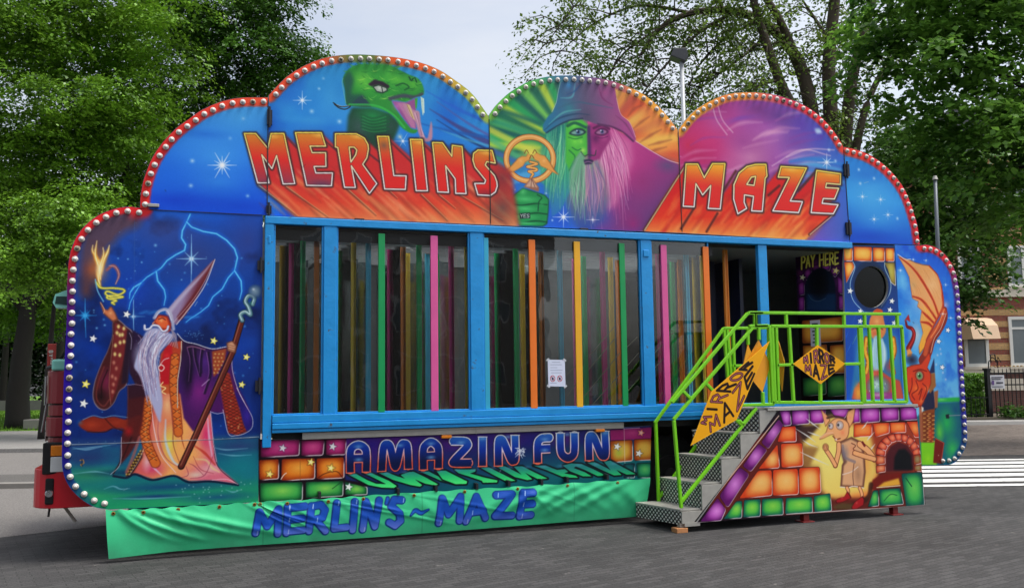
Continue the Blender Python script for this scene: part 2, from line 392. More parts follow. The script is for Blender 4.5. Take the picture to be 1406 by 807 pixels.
    for i in range(26):
        t=math.pi*(.98+i*.034); col=((30,105,80),(185,215,70),(40,160,90),(20,90,85),(120,200,90))[i%5]
        if i>14: break
        x,y=800+210*math.cos(t),200+170*math.sin(t)
        cv.line([(790+20*math.cos(t),205+20*math.sin(t)),((790+x)/2,(205+y)/2),(x,y)],13,col,soft=6,sm=False,a=.9,taper=(.4,.8,1.2))
    for y0,y1,c,w in ((178,215,(210,215,80),9),(165,190,(40,140,110),8),(150,170,(30,100,90),7),(190,235,(90,180,120),8),(205,240,(70,100,170),8),(215,262,(60,150,190),8),(232,285,(45,130,200),9),(250,300,(40,115,205),9)):
        cv.line([(672,y0),(700,(y0+y1)/2-4),(742,y1)],w,c,soft=5,a=.8)
    for i in range(15):
        t=-1.25+i*.115; col=((225,90,50),(245,190,90),(240,150,70),(200,80,60))[i%4]
        x,y=790+190*math.cos(t),215+160*math.sin(t)
        cv.line([(810+30*math.cos(t),210+30*math.sin(t)),((810+x)/2,(210+y)/2),(x,y)],15,col,soft=7,sm=False,a=.8,taper=(.5,.8,1.2))
    cv.glow((900,185),42,(250,200,90),.7,1.3); cv.glow((890,150),30,(225,85,55),.6); cv.glow((925,215),26,(220,90,60),.8)
    for q in (((878,196),(893,186),(908,178)),((868,178),(880,168),(892,160)),((885,212),(900,206),(915,202)),((862,160),(870,150),(880,145)),((890,200),(905,196),(922,192))): cv.line(q,4,(150,70,50),soft=3,a=.6,taper=(.1,1,.2))
    cv.poly([(672,232),(720,225),(780,260),(800,330),(660,330)],(40,115,205),soft=16,a=.9); cv.glow((700,300),60,(35,80,200),.8,1.2); cv.glow((770,300),70,(40,90,205),.9,1.2)
    for i in range(12): cv.line([(676+i*6,262-i*2),(690+i*7,250-i*2),(712+i*7,238-i)],3,(110,190,225),soft=3,a=.4)
    F(W2)
    robe=[(690,-60),(850,20),(1010,115),(1130,190),(1315,282),(1320,340),(1200,520),(1075,735),(900,770),(700,770),(660,300)]
    cv.poly(robe,None,soft=5,grad=((760,60),(200,75,140),(1150,640),(105,58,120),(170,55,125)))
    cv.glow((900,250),220,(205,70,140),.7,1.3); cv.glow((1060,400),150,(150,50,115),.7); cv.glow((940,520),150,(115,55,120),.7); cv.glow((1240,290),130,(95,75,120),.9,1.2,70); cv.glow((1000,690),140,(160,35,110),.7); cv.glow((780,640),150,(70,85,175),.9,1.2)
    cv.line([(1005,112),(1130,190),(1240,250),(1340,280)],6,(225,190,200),soft=3,a=.8)
    cv.poly([(735,40),(840,30),(985,125),(1000,250),(940,420),(890,560),(810,600),(770,380),(715,215)],(214,118,168),soft=26,a=.75)
    rg=np.random.default_rng(6)
    for i in range(150):
        x0=rg.uniform(715,880); y0=rg.uniform(-10,240); L=rg.uniform(220,500); sp=(x0-690)/160
        c=((240,175,208),(252,205,225),(150,50,112),(225,130,180),(200,95,160))[i%5]
        cv.line([(x0,y0),(x0+10+55*sp+rg.uniform(-12,12),y0+L*.5),(x0-8+95*sp+rg.uniform(-25,25),y0+L)],rg.uniform(3,9),c,soft=5,a=.5,taper=(.2,1,.05))
    beard=[(590,262),(640,190),(690,235),(745,230),(800,360),(835,520),(800,640),(740,720),(680,790),(610,700),(555,580),(545,430)]
    cv.poly(beard,None,soft=34,grad=((640,250),(110,150,120),(690,720),(50,80,160),(120,120,135)))
    for i in range(130):
        x0=rg.uniform(590,750); y0=rg.uniform(230,330); L=rg.uniform(200,420); sp=(x0-668)/70
        left=x0<668
        c=(((150,220,170),(60,130,110),(200,225,195),(70,110,100)) if left else ((225,165,175),(130,90,140),(200,150,190),(110,100,160)))[i%4]
        cv.line([(x0,y0),(x0+sp*40+rg.uniform(-10,10),y0+L*.5),(x0+sp*30+rg.uniform(-30,30),y0+L)],rg.uniform(3,11),c,soft=6,a=.5,taper=(.2,1,.05))
    hairl=[(405,40),(480,5),(540,0),(560,220),(600,300),(560,480),(500,600),(440,640),(430,560),(400,430),(360,400),(360,180)]
    cv.poly(hairl,None,soft=9,grad=((450,20),(30,120,110),(470,600),(50,120,180),(70,170,125)))
    for i in range(95):
        x0=rg.uniform(405,560); y0=rg.uniform(-10,170); L=rg.uniform(180,480)
        c=((90,200,150),(25,110,100),(150,225,150),(55,160,120),(190,235,180),(20,90,95))[i%6]
        cv.line([(x0,y0),(x0-8+rg.uniform(-14,14),y0+L*.5),(x0-30+rg.uniform(-20,30),y0+L)],rg.uniform(3,8),c,soft=5,a=.55,taper=(.3,1,.05))
    F(W1)
    cv.poly([(535,400),(560,360),(640,345),(692,385),(692,600),(655,600),(640,570),(585,640),(560,700),(535,640)],(75,180,65),soft=6)
    cv.glow((600,500),70,(120,215,75),.9); cv.glow((655,560),40,(190,235,110),.9); cv.glow((590,380),60,(130,220,90),.8); cv.glow((640,500),40,(150,225,90),.7)
    cv.poly([(690,385),(740,365),(830,390),(850,480),(800,560),(770,620),(700,640),(690,600)],(150,50,115),soft=8)
    cv.glow((740,480),45,(90,25,85),.85,1.2); cv.glow((800,470),50,(200,90,150),.7); cv.glow((735,560),45,(185,75,140),.8); cv.poly([(680,390),(705,390),(712,610),(690,620)],(60,40,90),soft=8,a=.85)
    cv.line([(560,560),(600,610),(560,700)],10,(25,100,60),soft=8,a=.7); cv.line([(580,540),(615,560),(640,550)],8,(30,110,60),soft=6,a=.8); cv.line([(640,570),(665,600),(690,590),(735,595),(745,560)],8,(50,50,60),soft=5,a=.8)
    cv.line([(548,392),(600,372),(672,402)],20,(22,84,64),soft=9,a=.9); cv.line([(555,470),(600,482),(650,470)],8,(30,110,50),soft=6,a=.7); cv.line([(728,408),(785,388),(835,412)],17,(84,22,72),soft=8,a=.85); cv.line([(740,468),(785,476),(825,465)],7,(90,25,80),soft=5,a=.7)
    for ex,ey,w1,sk in ((615,432,1,(150,210,190)),(780,430,.82,(205,140,185))):
        cv.poly([(ex-58*w1,ey+12),(ex-20*w1,ey-20),(ex+30*w1,ey-24),(ex+62*w1,ey+2),(ex+25*w1,ey+28),(ex-20*w1,ey+28)],(30,60,60) if w1==1 else (85,25,75),soft=4,sm=True)
        cv.poly([(ex-42*w1,ey+9),(ex-15*w1,ey-7),(ex+25*w1,ey-9),(ex+45*w1,ey+4),(ex+20*w1,ey+17),(ex-18*w1,ey+18)],tuple(int(v*.8) for v in sk),soft=3,sm=True)
        cv.glow((ex+6,ey+2),21*w1,(40,70,130),1,.7); cv.glow((ex+6,ey+2),11*w1,(10,15,30),1,.6); cv.glow((ex-2,ey-6),8,(235,245,255),1,1)
    cv.poly([(655,625),(700,618),(728,630),(715,655),(668,660)],(55,45,75),soft=4); cv.line([(665,645),(690,638),(718,645)],5,(150,110,150),soft=3,a=.9)
    F(W2); cv.poly([(560,330),(600,240),(636,190),(662,225),(650,280),(600,380),(560,470)],(110,170,130),soft=6,a=.85)
    for i in range(16): cv.line([(640-i*2,205+i*3),(600-i*2,290+i*4),(560+i*3,440+i*4)],4,((200,230,200),(50,110,90))[i%2],soft=3,a=.5,taper=(.3,1,.1))
    F(W1)
    hat=[(500,85),(560,60),(700,58),(830,80),(868,108),(878,150),(885,200),(900,270),(920,320),(975,365),(1010,430),(1020,490),(1000,505),(930,440),(850,402),(760,385),(650,345),(560,358),(480,395),(405,445),(378,425),(378,385),(410,330),(445,295),(470,230),(485,150)]
    cv.poly(hat,None,soft=3,grad=((420,300),(42,115,150),(930,300),(165,75,135),(95,85,115)))
    hm=cv.mask(hat,2); keep=cv.clip; cv.clip=keep*hm
    cv.glow((560,110),70,(55,140,195),.8); cv.glow((560,270),100,(45,140,140),.6); cv.glow((800,160),80,(185,80,140),.6); cv.glow((680,330),120,(75,70,95),.7); cv.glow((870,350),90,(150,85,125),.6)
    for q,c in ((((480,270),(600,230),(700,240),(860,270)),(60,95,120)),(((390,420),(480,345),(600,310),(700,315)),(25,55,85)),(((500,200),(580,190),(600,100)),(95,180,190)),(((540,180),(600,150),(650,90)),(40,80,130)),(((760,110),(790,200),(860,250)),(120,45,100)),(((880,320),(950,380),(1010,480)),(110,50,95)),(((420,380),(520,300),(640,280)),(95,180,175))):
        cv.line(q,12,c,soft=10,a=.7,taper=(.2,1,.2))
    cv.line([(760,385),(850,402),(930,440),(1005,505)],20,(70,30,70),soft=12,a=.8); cv.line([(400,445),(480,395),(560,358),(650,345)],16,(20,45,60),soft=10,a=.8)
    cv.clip=keep
    cv.line([(500,85),(485,150),(470,230),(440,295)],4,(190,215,200),soft=3,a=.7); cv.line([(885,200),(915,310),(975,365),(1018,470)],4,(235,190,180),soft=3,a=.8)
    # golden ring with two hands, green fist
    F(W2)
    cv.glow((300,190),110,(225,225,90),.9,1.2); cv.glow((290,330),110,(70,160,215),.6,1.2)
    ring=[(288+162*math.cos(t)*1.0,243+152*math.sin(t)) for t in np.linspace(0,2*math.pi,25)[:-1]]
    cv.line(ring,40,(130,70,40),soft=3,closed=True); cv.line(ring,32,(228,160,85),soft=3,closed=True); cv.line([(x-3,y-4) for x,y in ring],10,(250,200,130),soft=7,closed=True,a=.8)
    for pts in ([(92,348),(150,300),(205,240),(232,225),(262,228),(275,205),(300,225),(285,250),(255,265),(240,292),(175,330)],[(492,355),(460,320),(430,270),(395,222),(360,215),(335,200),(310,225),(325,250),(352,262),(365,292),(410,312)]):
        cv.poly([(x,y) for x,y in pts],(120,65,35),soft=4); cv.poly([(288+(x-288)*.965,y*.985+3) for x,y in pts],(232,160,80),soft=3)
    cv.glow((300,205),45,(245,210,100),.8); cv.glow((225,255),30,(250,195,120),.7); cv.glow((385,255),30,(250,195,120),.7)
    for p in ((265,195),(322,195),(300,230)): cv.line([(p[0]-14,p[1]+10),(p[0],p[1]-14),(p[0]+14,p[1]+6)],5,(120,65,35),soft=3)
    coil=[(290,262),(338,276),(300,288),(270,298),(332,310),(328,324),(280,328),(310,345),(296,372),(300,400)]
    cv.line(coil,19,(120,65,35),soft=2); cv.line(coil,12,(240,175,95),soft=2)
    cv.poly([(245,435),(300,366),(352,440),(350,470)],(150,100,80),soft=3); cv.poly([(258,432),(300,378),(342,440)],(205,165,140),soft=3); cv.line([(300,378),(296,440)],4,(110,70,60),soft=2); cv.line([(300,378),(325,440)],4,(110,70,60),soft=2)
    fist=[(150,525),(175,490),(240,443),(280,455),(330,470),(395,492),(420,520),(418,600),(408,690),(380,708),(220,706),(180,660),(158,610)]
    cv.poly(fist,(10,60,40),soft=5); cv.poly([(290+(x-290)*.96,580+(y-580)*.96) for x,y in fist],(35,140,75),soft=4)
    for y,h in ((520,30),(585,28),(640,26),(685,16)): cv.glow((255,y),120,(85,200,115),.9,1.2,h); cv.line([(165,y+32),(230,y+42),(330,y+30),(405,y+38)],10,(10,70,45),soft=7,a=.9)
    cv.glow((370,550),50,(60,170,95),.7); cv.line([(340,490),(370,510),(350,540),(345,600)],9,(10,65,45),soft=6,a=.8); cv.glow((240,470),50,(110,215,130),.7)
    cv.poly([(216,617),(290,612),(292,652),(220,656)],(25,45,45),soft=2)
    for i,ch in enumerate('YES'): letter(cv,ch if ch!='S' else 'S',((224+i*22,624),(240+i*22,623),(240+i*22,645),(224+i*22,646)),4,(215,225,215),soft=2)
    cv.flare((520,643),75,n=4); cv.flare((722,662),45,n=2,col=(235,225,240)); cv.glow((120,600),14,(220,240,255)); cv.glow((127,655),14,(220,240,255)); cv.glow((443,665),14,(220,240,255)); cv.glow((400,480),14,(220,240,255),.8); cv.glow((185,455),14,(180,225,245),.7)
    # ---- right title board
    F(FULL); cv.clip = cE
    cv.poly([(920,110),(1180,110),(1180,340),(920,340)],None,grad=((960,200),(190,55,120),(1165,190),(40,110,205),(150,75,165)))
    cv.glow((975,190),60,(205,45,105),.8,1.3); cv.glow((985,165),50,(185,90,160),.8); cv.glow((1030,215),50,(205,130,175),.9,1.2); cv.glow((1000,240),40,(200,110,160),.7); cv.glow((945,200),30,(200,40,80),.8)
    cv.glow((1030,165),50,(165,80,160),.8); cv.glow((1065,185),45,(190,120,185),.7); cv.glow((1100,170),40,(95,60,165),.9); cv.glow((1125,185),30,(75,60,170),.9); cv.glow((1100,215),45,(185,120,190),.7,1.3,18); cv.glow((1120,225),45,(60,145,215),.9,1.2,22); cv.glow((1095,240),50,(190,130,180),.6,1.2,18)
    rg=np.random.default_rng(12)
    for q_,c_ in (((990,150),(150,45,120)),((1040,150),(95,40,110)),((1070,160),(70,40,120)),((1020,195),(150,60,140)),((960,215),(170,30,90)),((1090,195),(120,70,160))): cv.glow(q_,34,c_,.6,1.2,20)
    for i in range(40):
        x,y=rg.uniform(945,1130),rg.uniform(140,245); c=((225,160,195),(150,60,150),(240,190,215),(120,70,170))[i%4]
        cv.line([(x-24,y+5),(x-4,y-3+rg.uniform(-3,3)),(x+24,y-6)],rg.uniform(2,6),c,soft=4,a=.38,taper=(.1,1,.1))
    for q in (((978,145),(984,165),(998,185)),((985,143),(992,165),(1006,182)),((1060,228),(1100,206),(1140,214)),((1080,216),(1110,205),(1145,206))): cv.line(q,2,(235,200,220),soft=1.5,a=.5)
    for i in range(5): cv.line([(1085,222+i*7),(1115,218+i*8),(1158,226+i*8)],4,((40,130,210),(90,175,225))[i%2],soft=4,a=.7)
    cv.flare((1135,223),13,n=4); cv.glow((1138,206),4,(220,240,255)); cv.glow((1147,221),4,(200,230,255)); cv.poly([(1118,177),(1125,176),(1129,183),(1121,184)],(190,215,245),soft=2); cv.flare((927,215),9,n=4,a=.6)
    cv.clip = cF
    cv.poly([(1150,190),(1270,190),(1270,340),(1150,340)],None,grad=((1200,215),(35,130,215),(1200,335),(15,80,200),(55,155,228)))
    cv.glow((1195,270),50,(80,175,235),.8,1.2,40); cv.glow((1190,240),40,(30,110,205),.6,1.2,14); cv.glow((1210,300),45,(70,165,230),.6,1.2,20); cv.glow((1190,325),60,(15,70,190),.8,1.2,12)
    for p in ((1184,270),(1200,301),(1209,274),(1219,295)): cv.flare(p,7,n=4,a=.7)
    for p in ((1179,233),(1200,245),(1181,252),(1232,300)): cv.glow(p,4,(210,235,255),.9)
    cv.clip = None
    # ---- MERLINS: long red extrusion, then outlined letters
    ML=[(M1,[(78,118),(155,118),(240,220),(262,118),(350,118),(425,463),(345,465),(300,270),(268,360),(198,265),(248,458),(170,458)],[]),
        (M1,[(430,112),(608,112),(638,205),(530,205),(545,250),(638,250),(640,345),(558,345),(570,390),(685,390),(678,478),(508,475)],[]),
        (M1,[(705,120),(850,120),(905,150),(930,195),(933,225),(922,285),(893,330),(990,463),(940,530),(815,340),(843,490),(768,488),(722,215),(705,210)],[[(800,212),(835,212),(853,232),(845,265),(812,315)]]),
        (M1,[(995,138),(1072,138),(1108,408),(1193,410),(1187,503),(1045,500)],[]),
        (M1,[(1222,158),(1303,160),(1340,512),(1262,512)],[]),
        (M2,[(672,180),(740,182),(805,275),(808,200),(875,208),(903,532),(832,530),(828,430),(762,340),(782,523),(708,520)],[]),
        (M2,[(1082,235),(1105,322),(1045,312),(1035,335),(1100,410),(1115,450),(1118,480),(1105,520),(1070,545),(985,540),(962,462),(1030,462),(1038,440),(965,350),(950,300),(955,255),(985,232)],[])]
    MZ=[(Z1,[(110,178),(190,178),(235,272),(292,175),(378,175),(345,487),(262,483),(280,325),(224,390),(178,312),(165,472),(90,468)],[]),
        (Z1,[(660,180),(668,260),(655,275),(635,503),(562,500),(575,400),(512,390),(510,440),(527,483),(467,520),(438,420),(440,320),(475,240),(530,195),(590,180)],[[(528,318),(578,325),(590,262),(560,268)]]),
        (Z1,[(765,195),(940,205),(828,432),(912,437),(885,512),(708,500),(822,270),(745,268)],[]),
        (Z1,[(1010,222),(1175,245),(1173,318),(1078,310),(1072,340),(1162,345),(1133,418),(1055,415),(1048,448),(1158,458),(1125,520),(972,512)],[])]
    F(FULL)
    allup=np.clip(cB+cC+cD+cE+cF,0,1)
    cv.clip=np.clip(cC+cD+cB,0,1)
    pl=[[(f[0]+x*f[2],f[1]+y*f[2]) for x,y in p] for f,p,h in ML]
    lim=np.clip(cv.mask([(330,150),(560,150),(700,235),(715,330),(360,330),(345,262)],6),0,1); keep=cv.clip; cv.clip=keep*lim
    lava(cv,pl,lambda p,t:p+np.array([1.0,.92])*t*85,34,(205,48,48),(222,70,48),(240,150,88),232,308,1)
    rg=np.random.default_rng(2)
    for i in range(90):
        x=rg.uniform(350,700); y=rg.uniform(225,290); c=((250,195,120),(150,45,40),(245,120,70),(120,60,45),(255,215,150))[i%5]; L=rg.uniform(18,48)
        if y>310-(x<380)*30: continue
        cv.line([(x,y),(x+L*.5,y+L*.47),(x+L,y+L*.92)],rg.uniform(2,9),c,soft=5,a=.3,taper=(.1,1,.15))
    for a_,b_,w in (((354,255),(408,297),2),((392,257),(452,300),1.4),((476,260),(516,296),1.6),((531,260),(545,273),1.4),((578,268),(614,303),1.3),((602,268),(625,287),1.3),((630,268),(690,303),1.2)):
        cv.line([a_,((a_[0]+b_[0])/2,(a_[1]+b_[1])/2),b_],w*2.2,(70,45,40),soft=2.5,sm=False,a=.55,taper=(1,.8,.2)); cv.line([(a_[0]+1,a_[1]-1),(b_[0]+1,b_[1]-1)],w*.8,(215,205,140),soft=1,sm=False,a=.6,taper=(1,.8,.2))
    for a_,b_ in (((395,190),(407,203)),((440,188),(463,208)),((505,210),(520,222)),((536,195),(570,228)),((583,200),(600,216)),((638,205),(652,222))): cv.line([a_,b_],2.4,(70,40,50),soft=2,sm=False,a=.8)
    cv.glow((690,285),36,(80,70,70),.75,1.2); cv.glow((690,245),26,(110,50,55),.8,1.1); cv.clip=keep
    cv.clip=np.clip(cE+cD,0,1)
    V=np.array([920-2127*Z5,190+3678*Z5])
    pl=[[(f[0]+x*f[2],f[1]+y*f[2]) for x,y in p] for f,p,h in MZ]
    lava(cv,pl,lambda p,t:p+(V-p)*t*.19,34,(212,30,30),(225,55,32),(248,170,80),245,328,2)
    for i in range(90):
        x=rg.uniform(915,1140); y=rg.uniform(255,315); d=(V-np.array([x,y])); d/=np.hypot(*d); L=rg.uniform(14,40); c=((252,190,90),(150,25,25),(250,130,50),(200,30,30),(255,210,120))[i%5]
        cv.line([(x,y),(x+d[0]*L*.5,y+d[1]*L*.5),(x+d[0]*L,y+d[1]*L)],rg.uniform(2,9),c,soft=5,a=.3,taper=(.1,1,.15))
    for a_,b_ in (((940,228),(884,316)),((1144,294),(1111,322)),((952,287),(935,314)),((985,293),(970,318)),((1120,235),(1096,262)),((1070,255),(1055,268)),((1010,235),(993,262))):
        cv.line([a_,b_],3.2,(70,25,25),soft=2,sm=False,a=.8)
    cv.line([(940,229),(885,316)],1.6,(225,205,150),soft=1,sm=False,a=.8); cv.line([(1144,295),(1112,322)],1.2,(240,215,190),soft=1,sm=False,a=.8)
    cv.clip=allup
    for LT,top in ((ML,(214,140,45)),(MZ,(240,170,40))):
        for f,p,h in LT:
            F(f); P_=np.array(p); y0,y1=P_[:,1].min(),P_[:,1].max(); x0=P_[:,0].mean()
            for hh in [p]+h: cv.line(hh,30,(45,35,38),soft=13,sm=False,closed=True,a=.85)
            lowc=(150,60,80) if LT is ML and f is M1 and x0<600 else (222,42,40)
            cv.poly(p,None,holes=h,grad=((x0,y0),top,(x0,y1),lowc,(222,48,42)))
            m=cv.mask(p,0,holes=h); keep=cv.clip; cv.clip=keep*m
            cv.glow((x0+10,y0+18),70,(250,195,90),.75,1.2,26); cv.glow((x0,(y0+y1)/2+30),80,(232,60,50),.5)
            if LT is ML and x0<600 and f is M1: cv.glow((x0+30,y1),110,(90,60,90),.9,1.0,50)
            if f is M2 and x0>900: cv.glow((x0,y1),90,(110,40,60),.8,1.0,60)
            if f is M1 and 1000<x0<1150: cv.glow((1040,200),70,(90,80,80),.7)
            cv.clip=keep
            for hh in [p]+h: cv.line(hh,15,(60,35,35),soft=5,sm=False,closed=True,a=.8); cv.line(hh,8.5,None,soft=2.5,sm=False,closed=True,grad=((x0,y0),(245,222,90),(x0,y0+(y1-y0)*.75),(245,235,230),(240,225,160)))
    F(FULL)
    # ---- lamp borders
    cv.clip=cB; band(cv,EDGE_B,[(225,48,40),(212,40,42),(222,60,45),(228,84,50)])
    cv.clip=cC; band(cv,EDGE_C,[(228,84,50),(226,80,48),(224,78,48),(222,80,50),(110,120,60),(90,120,60),(226,96,45),(228,90,38),(225,120,50),(205,175,70),(185,190,75),(150,180,80)],10)
    cv.clip=cD; band(cv,EDGE_D,[(120,185,75),(110,190,75),(75,165,70),(90,180,80),(60,120,140),(80,100,130),(130,85,125),(170,80,110),(238,165,65),(240,165,60),(236,170,75),(235,150,80)],8)
    cv.clip=cE; band(cv,EDGE_E,[(236,160,70),(240,165,60),(238,160,55),(236,140,70),(235,150,60),(225,110,90),(205,60,95),(222,50,60),(225,45,50),(226,46,46),(228,70,45)],9)
    cv.clip=cF; band(cv,EDGE_F,[(228,72,45),(226,50,46),(220,38,44),(215,34,48)],10)
    # ---- left flap: wizard over the water
    cv.clip=cA
    cv.poly([(70,270),(380,270),(380,710),(70,710)],None,grad=((230,285),(26,85,190),(230,620),(12,36,100),(18,50,124)))
    F(FULL)
    na=vnoise(cv.H,cv.W,60,9,4); cv.put(np.clip((na-.55)*5,0,1),b,(20,70,160),.5); cv.put(np.clip((.42-na)*5,0,1),b,(8,20,62),.7)
    cv.glow((270,350),75,(54,62,118),.7,1.1,55); cv.glow((220,315),70,(60,72,135),.7,1.1,35); cv.glow((340,330),45,(50,60,125),.7,1.1,60); cv.glow((240,290),110,(30,105,215),.7,1.1,16)
    cv.glow((180,400),55,(20,60,180),.7); cv.glow((250,405),50,(25,95,210),.6); cv.glow((330,480),60,(15,60,160),.7); cv.glow((130,480),50,(15,60,165),.7); cv.glow((340,560),40,(15,55,150),.6); cv.glow((120,560),50,(15,40,120),.8)
    # smoke behind the flame
    cv.line([(118,400),(125,350),(140,320),(160,305),(178,300)],34,(105,62,55),soft=16,a=.75,taper=(.5,1.3,.9)); cv.glow((125,370),22,(150,70,50),.7)
    # water
    cv.poly([(70,604),(380,596),(380,710),(70,710)],None,soft=5,grad=((230,600),(30,58,110),(230,690),(32,150,100),(20,95,120)))
    cv.put(np.clip((na-.5)*5,0,1)*cv.mask([(70,606),(380,600),(380,710),(70,710)],6),b,(25,110,130),.6)
    for x,y,rx,ry,c in ((120,652,70,18,(50,140,90)),(130,680,60,16,(45,150,95)),(330,640,60,30,(20,120,130)),(230,668,120,10,(18,60,110)),(120,628,60,16,(35,50,100)),(250,690,110,14,(45,165,105)),(300,682,80,10,(20,75,120)),(330,612,50,14,(40,55,105)),(180,648,80,7,(12,40,80)),(215,681,60,5,(20,40,110))): cv.glow((x,y),rx,c,.85,1.1,ry)
    for q in (((100,616),(125,614),(160,609)),((100,614),(118,617),(140,613)),((143,671),(155,667),(166,671),(178,670)),((290,613),(310,617),(340,615)),((155,684),(200,684),(262,681)),((300,622),(320,625),(345,624)),((310,672),(320,675),(330,672)),((100,650),(130,647),(150,650))): cv.line(q,2.2,(150,205,225),soft=1.6,a=.55,taper=(.1,1,.1))
    rg=np.random.default_rng(8)
    for i in range(26): cv.glow((rg.uniform(240,345),rg.uniform(660,690)),1.8,(210,240,235),.8)
    for i in range(60): cv.glow((rg.uniform(100,350),rg.uniform(300,590)),rg.choice([1.5,2,3.2]),(90,170,235),.75)
    F(L1)
    bolts=[[(860,70),(835,125),(805,185),(800,235),(828,280),(820,320),(760,350),(700,390),(660,440),(625,465),(560,505),(520,545),(475,620),(445,680),(435,730)],[(625,465),(635,530),(680,590),(690,640),(678,700)],[(520,545),(470,575),(445,610),(440,650)],[(835,125),(870,160),(950,190),(1040,205),(1110,250),(1165,310),(1185,370),(1165,460),(1120,510),(1080,585),(1015,640),(985,700),(930,745),(860,790),(830,815)],[(1165,460),(1210,530),(1215,600),(1200,660)]]
    for q in bolts: cv.line(q,34,(30,110,220),soft=26,a=.55,taper=(1,1,.8,.5)); cv.line(q,9,(70,185,245),soft=5,sm=False,taper=(1,1.2,1,.8,.4)); cv.line(q,4,(150,220,250),soft=3,sm=False,a=.7,taper=(1,1,.6,.2))
    for i in range(14): cv.glow((520+i*20,755-8*(i%3)),36,(60,150,225),.4,1.3,16)
    for i in range(8): cv.glow((800+i*16,775+4*(i%3)),36,(60,150,225),.35,1.3,14)
    cv.flare((868,378),105,col=(160,215,250),n=4,a=.8); cv.line([(868,210),(868,378),(866,550)],6,(150,205,245),soft=4,sm=False,taper=(0,1,.4)); cv.flare((468,775),80,col=(120,190,240),n=2,a=.7); cv.line([(468,660),(468,775),(470,900)],5,(150,205,240),soft=3,sm=False,taper=(0,1,0))
    cv.flare((135,768),80,col=(50,150,220),n=4,a=.95); cv.line([(135,650),(135,768),(140,920)],6,(60,160,225),soft=4,sm=False,taper=(0,1,0)); cv.glow((135,768),34,(40,160,225),.8,.8)
    for p in ((620,285,22),(525,402,14),(480,462,10),(422,517,9),(362,375,12),(430,380,14),(195,732,12),(195,748,9),(1053,700,12),(800,522,12),(970,367,7),(215,855,16),(270,835,16)): cv.glow(p[:2],p[2],(140,205,245),.9)
    # flame and spell
    cv.glow((232,440),95,(235,140,50),.75,1.4,170)
    for q,w in (([(238,570),(225,490),(240,430),(216,375),(186,325),(188,285)],20),([(238,480),(262,390),(290,330),(302,285)],20),([(230,440),(205,350),(216,255)],16),([(240,520),(236,440),(262,350),(258,300)],14)):
        cv.line(q,w*1.8,(240,160,60),soft=12,a=.7,taper=(.6,1,.7,.1)); cv.line(q,w*.8,(250,225,120),soft=6,a=.9,taper=(.6,1,.7,.05)); cv.line(q,w*.3,(255,250,220),soft=3,a=.9,taper=(.6,1,.4,.05))
    cv.glow((235,450),34,(255,245,200),.9,1,80)
    cv.line([(285,455),(325,425),(358,455),(366,500),(345,552)],26,(170,90,80),soft=12,a=.8,taper=(.6,1,.8,.3)); cv.line([(300,425),(345,435),(368,490),(345,552)],4,(230,190,180),soft=2,a=.8)
    sp=[(212,540),(245,578),(330,580),(395,588),(404,605),(360,625),(290,602),(278,622),(330,648),(395,640),(300,632),(290,650),(350,665),(320,678),(335,690)]
    cv.line(sp,20,(150,150,40),soft=9,a=.8); cv.line(sp,9,(240,225,100),soft=4); cv.line([(205,520),(222,600),(262,672)],8,(120,190,225),soft=5,a=.9)
    # hat
    hatp=[(1030,378),(1012,420),(960,530),(905,640),(830,760),(755,835),(690,745),(770,645),(880,525),(975,430)]
    cv.poly(hatp,None,soft=3,grad=((850,560),(150,130,165),(960,600),(120,45,40),(110,50,65)))
    cv.line([(1015,395),(930,500),(800,640),(712,745)],24,(190,180,205),soft=16,a=.8,taper=(.1,.8,1.3)); cv.line([(1022,392),(960,520),(880,650),(790,780)],30,(95,30,35),soft=14,a=.85,taper=(.1,.8,1.3)); cv.line([(1030,382),(970,540),(900,655),(765,830)],6,(230,215,215),soft=3,a=.9); cv.line([(1024,392),(955,540),(870,670),(745,815)],4,(215,190,190),soft=3,a=.7)
    F(L2)
    # robe, sleeves
    lrobe=[(415,235),(470,270),(540,312),(500,480),(545,660),(560,810),(555,900),(520,1000),(440,1120),(305,1268),(380,1190),(385,1000),(430,830),(425,650),(480,640),(440,560)]
    cv.poly(lrobe,None,soft=3,grad=((470,300),(38,22,52),(440,1150),(85,30,32),(48,20,32)))
    sl=[(325,210),(360,190),(420,240),(462,285),(445,400),(432,560),(420,645),(372,690),(330,775),(272,818),(215,795),(186,725),(200,620),(245,500),(292,400),(322,300)]
    cv.poly(sl,(150,150,170),soft=2,sm=True); cv.poly([(322+(x-322)*.965,500+(y-500)*.985) for x,y in sl],(66,26,28),soft=3,sm=True)
    cv.glow((285,620),80,(120,35,70),.85,1.1,130); cv.glow((240,720),60,(25,10,14),.8,1.1,70); cv.line([(265,520),(222,640),(215,740),(262,790),(305,740)],9,(120,55,50),soft=6,a=.7); cv.line([(290,540),(250,640),(250,740)],8,(20,8,10),soft=7,a=.7)
    cv.poly([(340,212),(430,262),(418,400),(378,565),(345,690),(312,770),(300,640),(312,500),(330,350)],(112,36,38),soft=4); cv.poly([(425,262),(470,290),(445,470),(430,630),(385,640),(400,480)],(32,18,36),soft=6,a=.9)
    for p in ((365,242),(402,255),(355,285),(392,298),(374,300),(376,352),(403,346),(344,372),(340,432),(374,438),(333,490),(350,530),(322,585),(345,600),(330,640),(325,690)):
        cv.poly([(p[0],p[1]-18),(p[0]+11,p[1]),(p[0],p[1]+18),(p[0]-11,p[1])],((240,225,140) if p[1]<450 else (190,120,100)),soft=3); 
    cv.line([(330,300),(310,500),(300,640),(312,780)],4,(160,110,90),soft=2,a=.8)
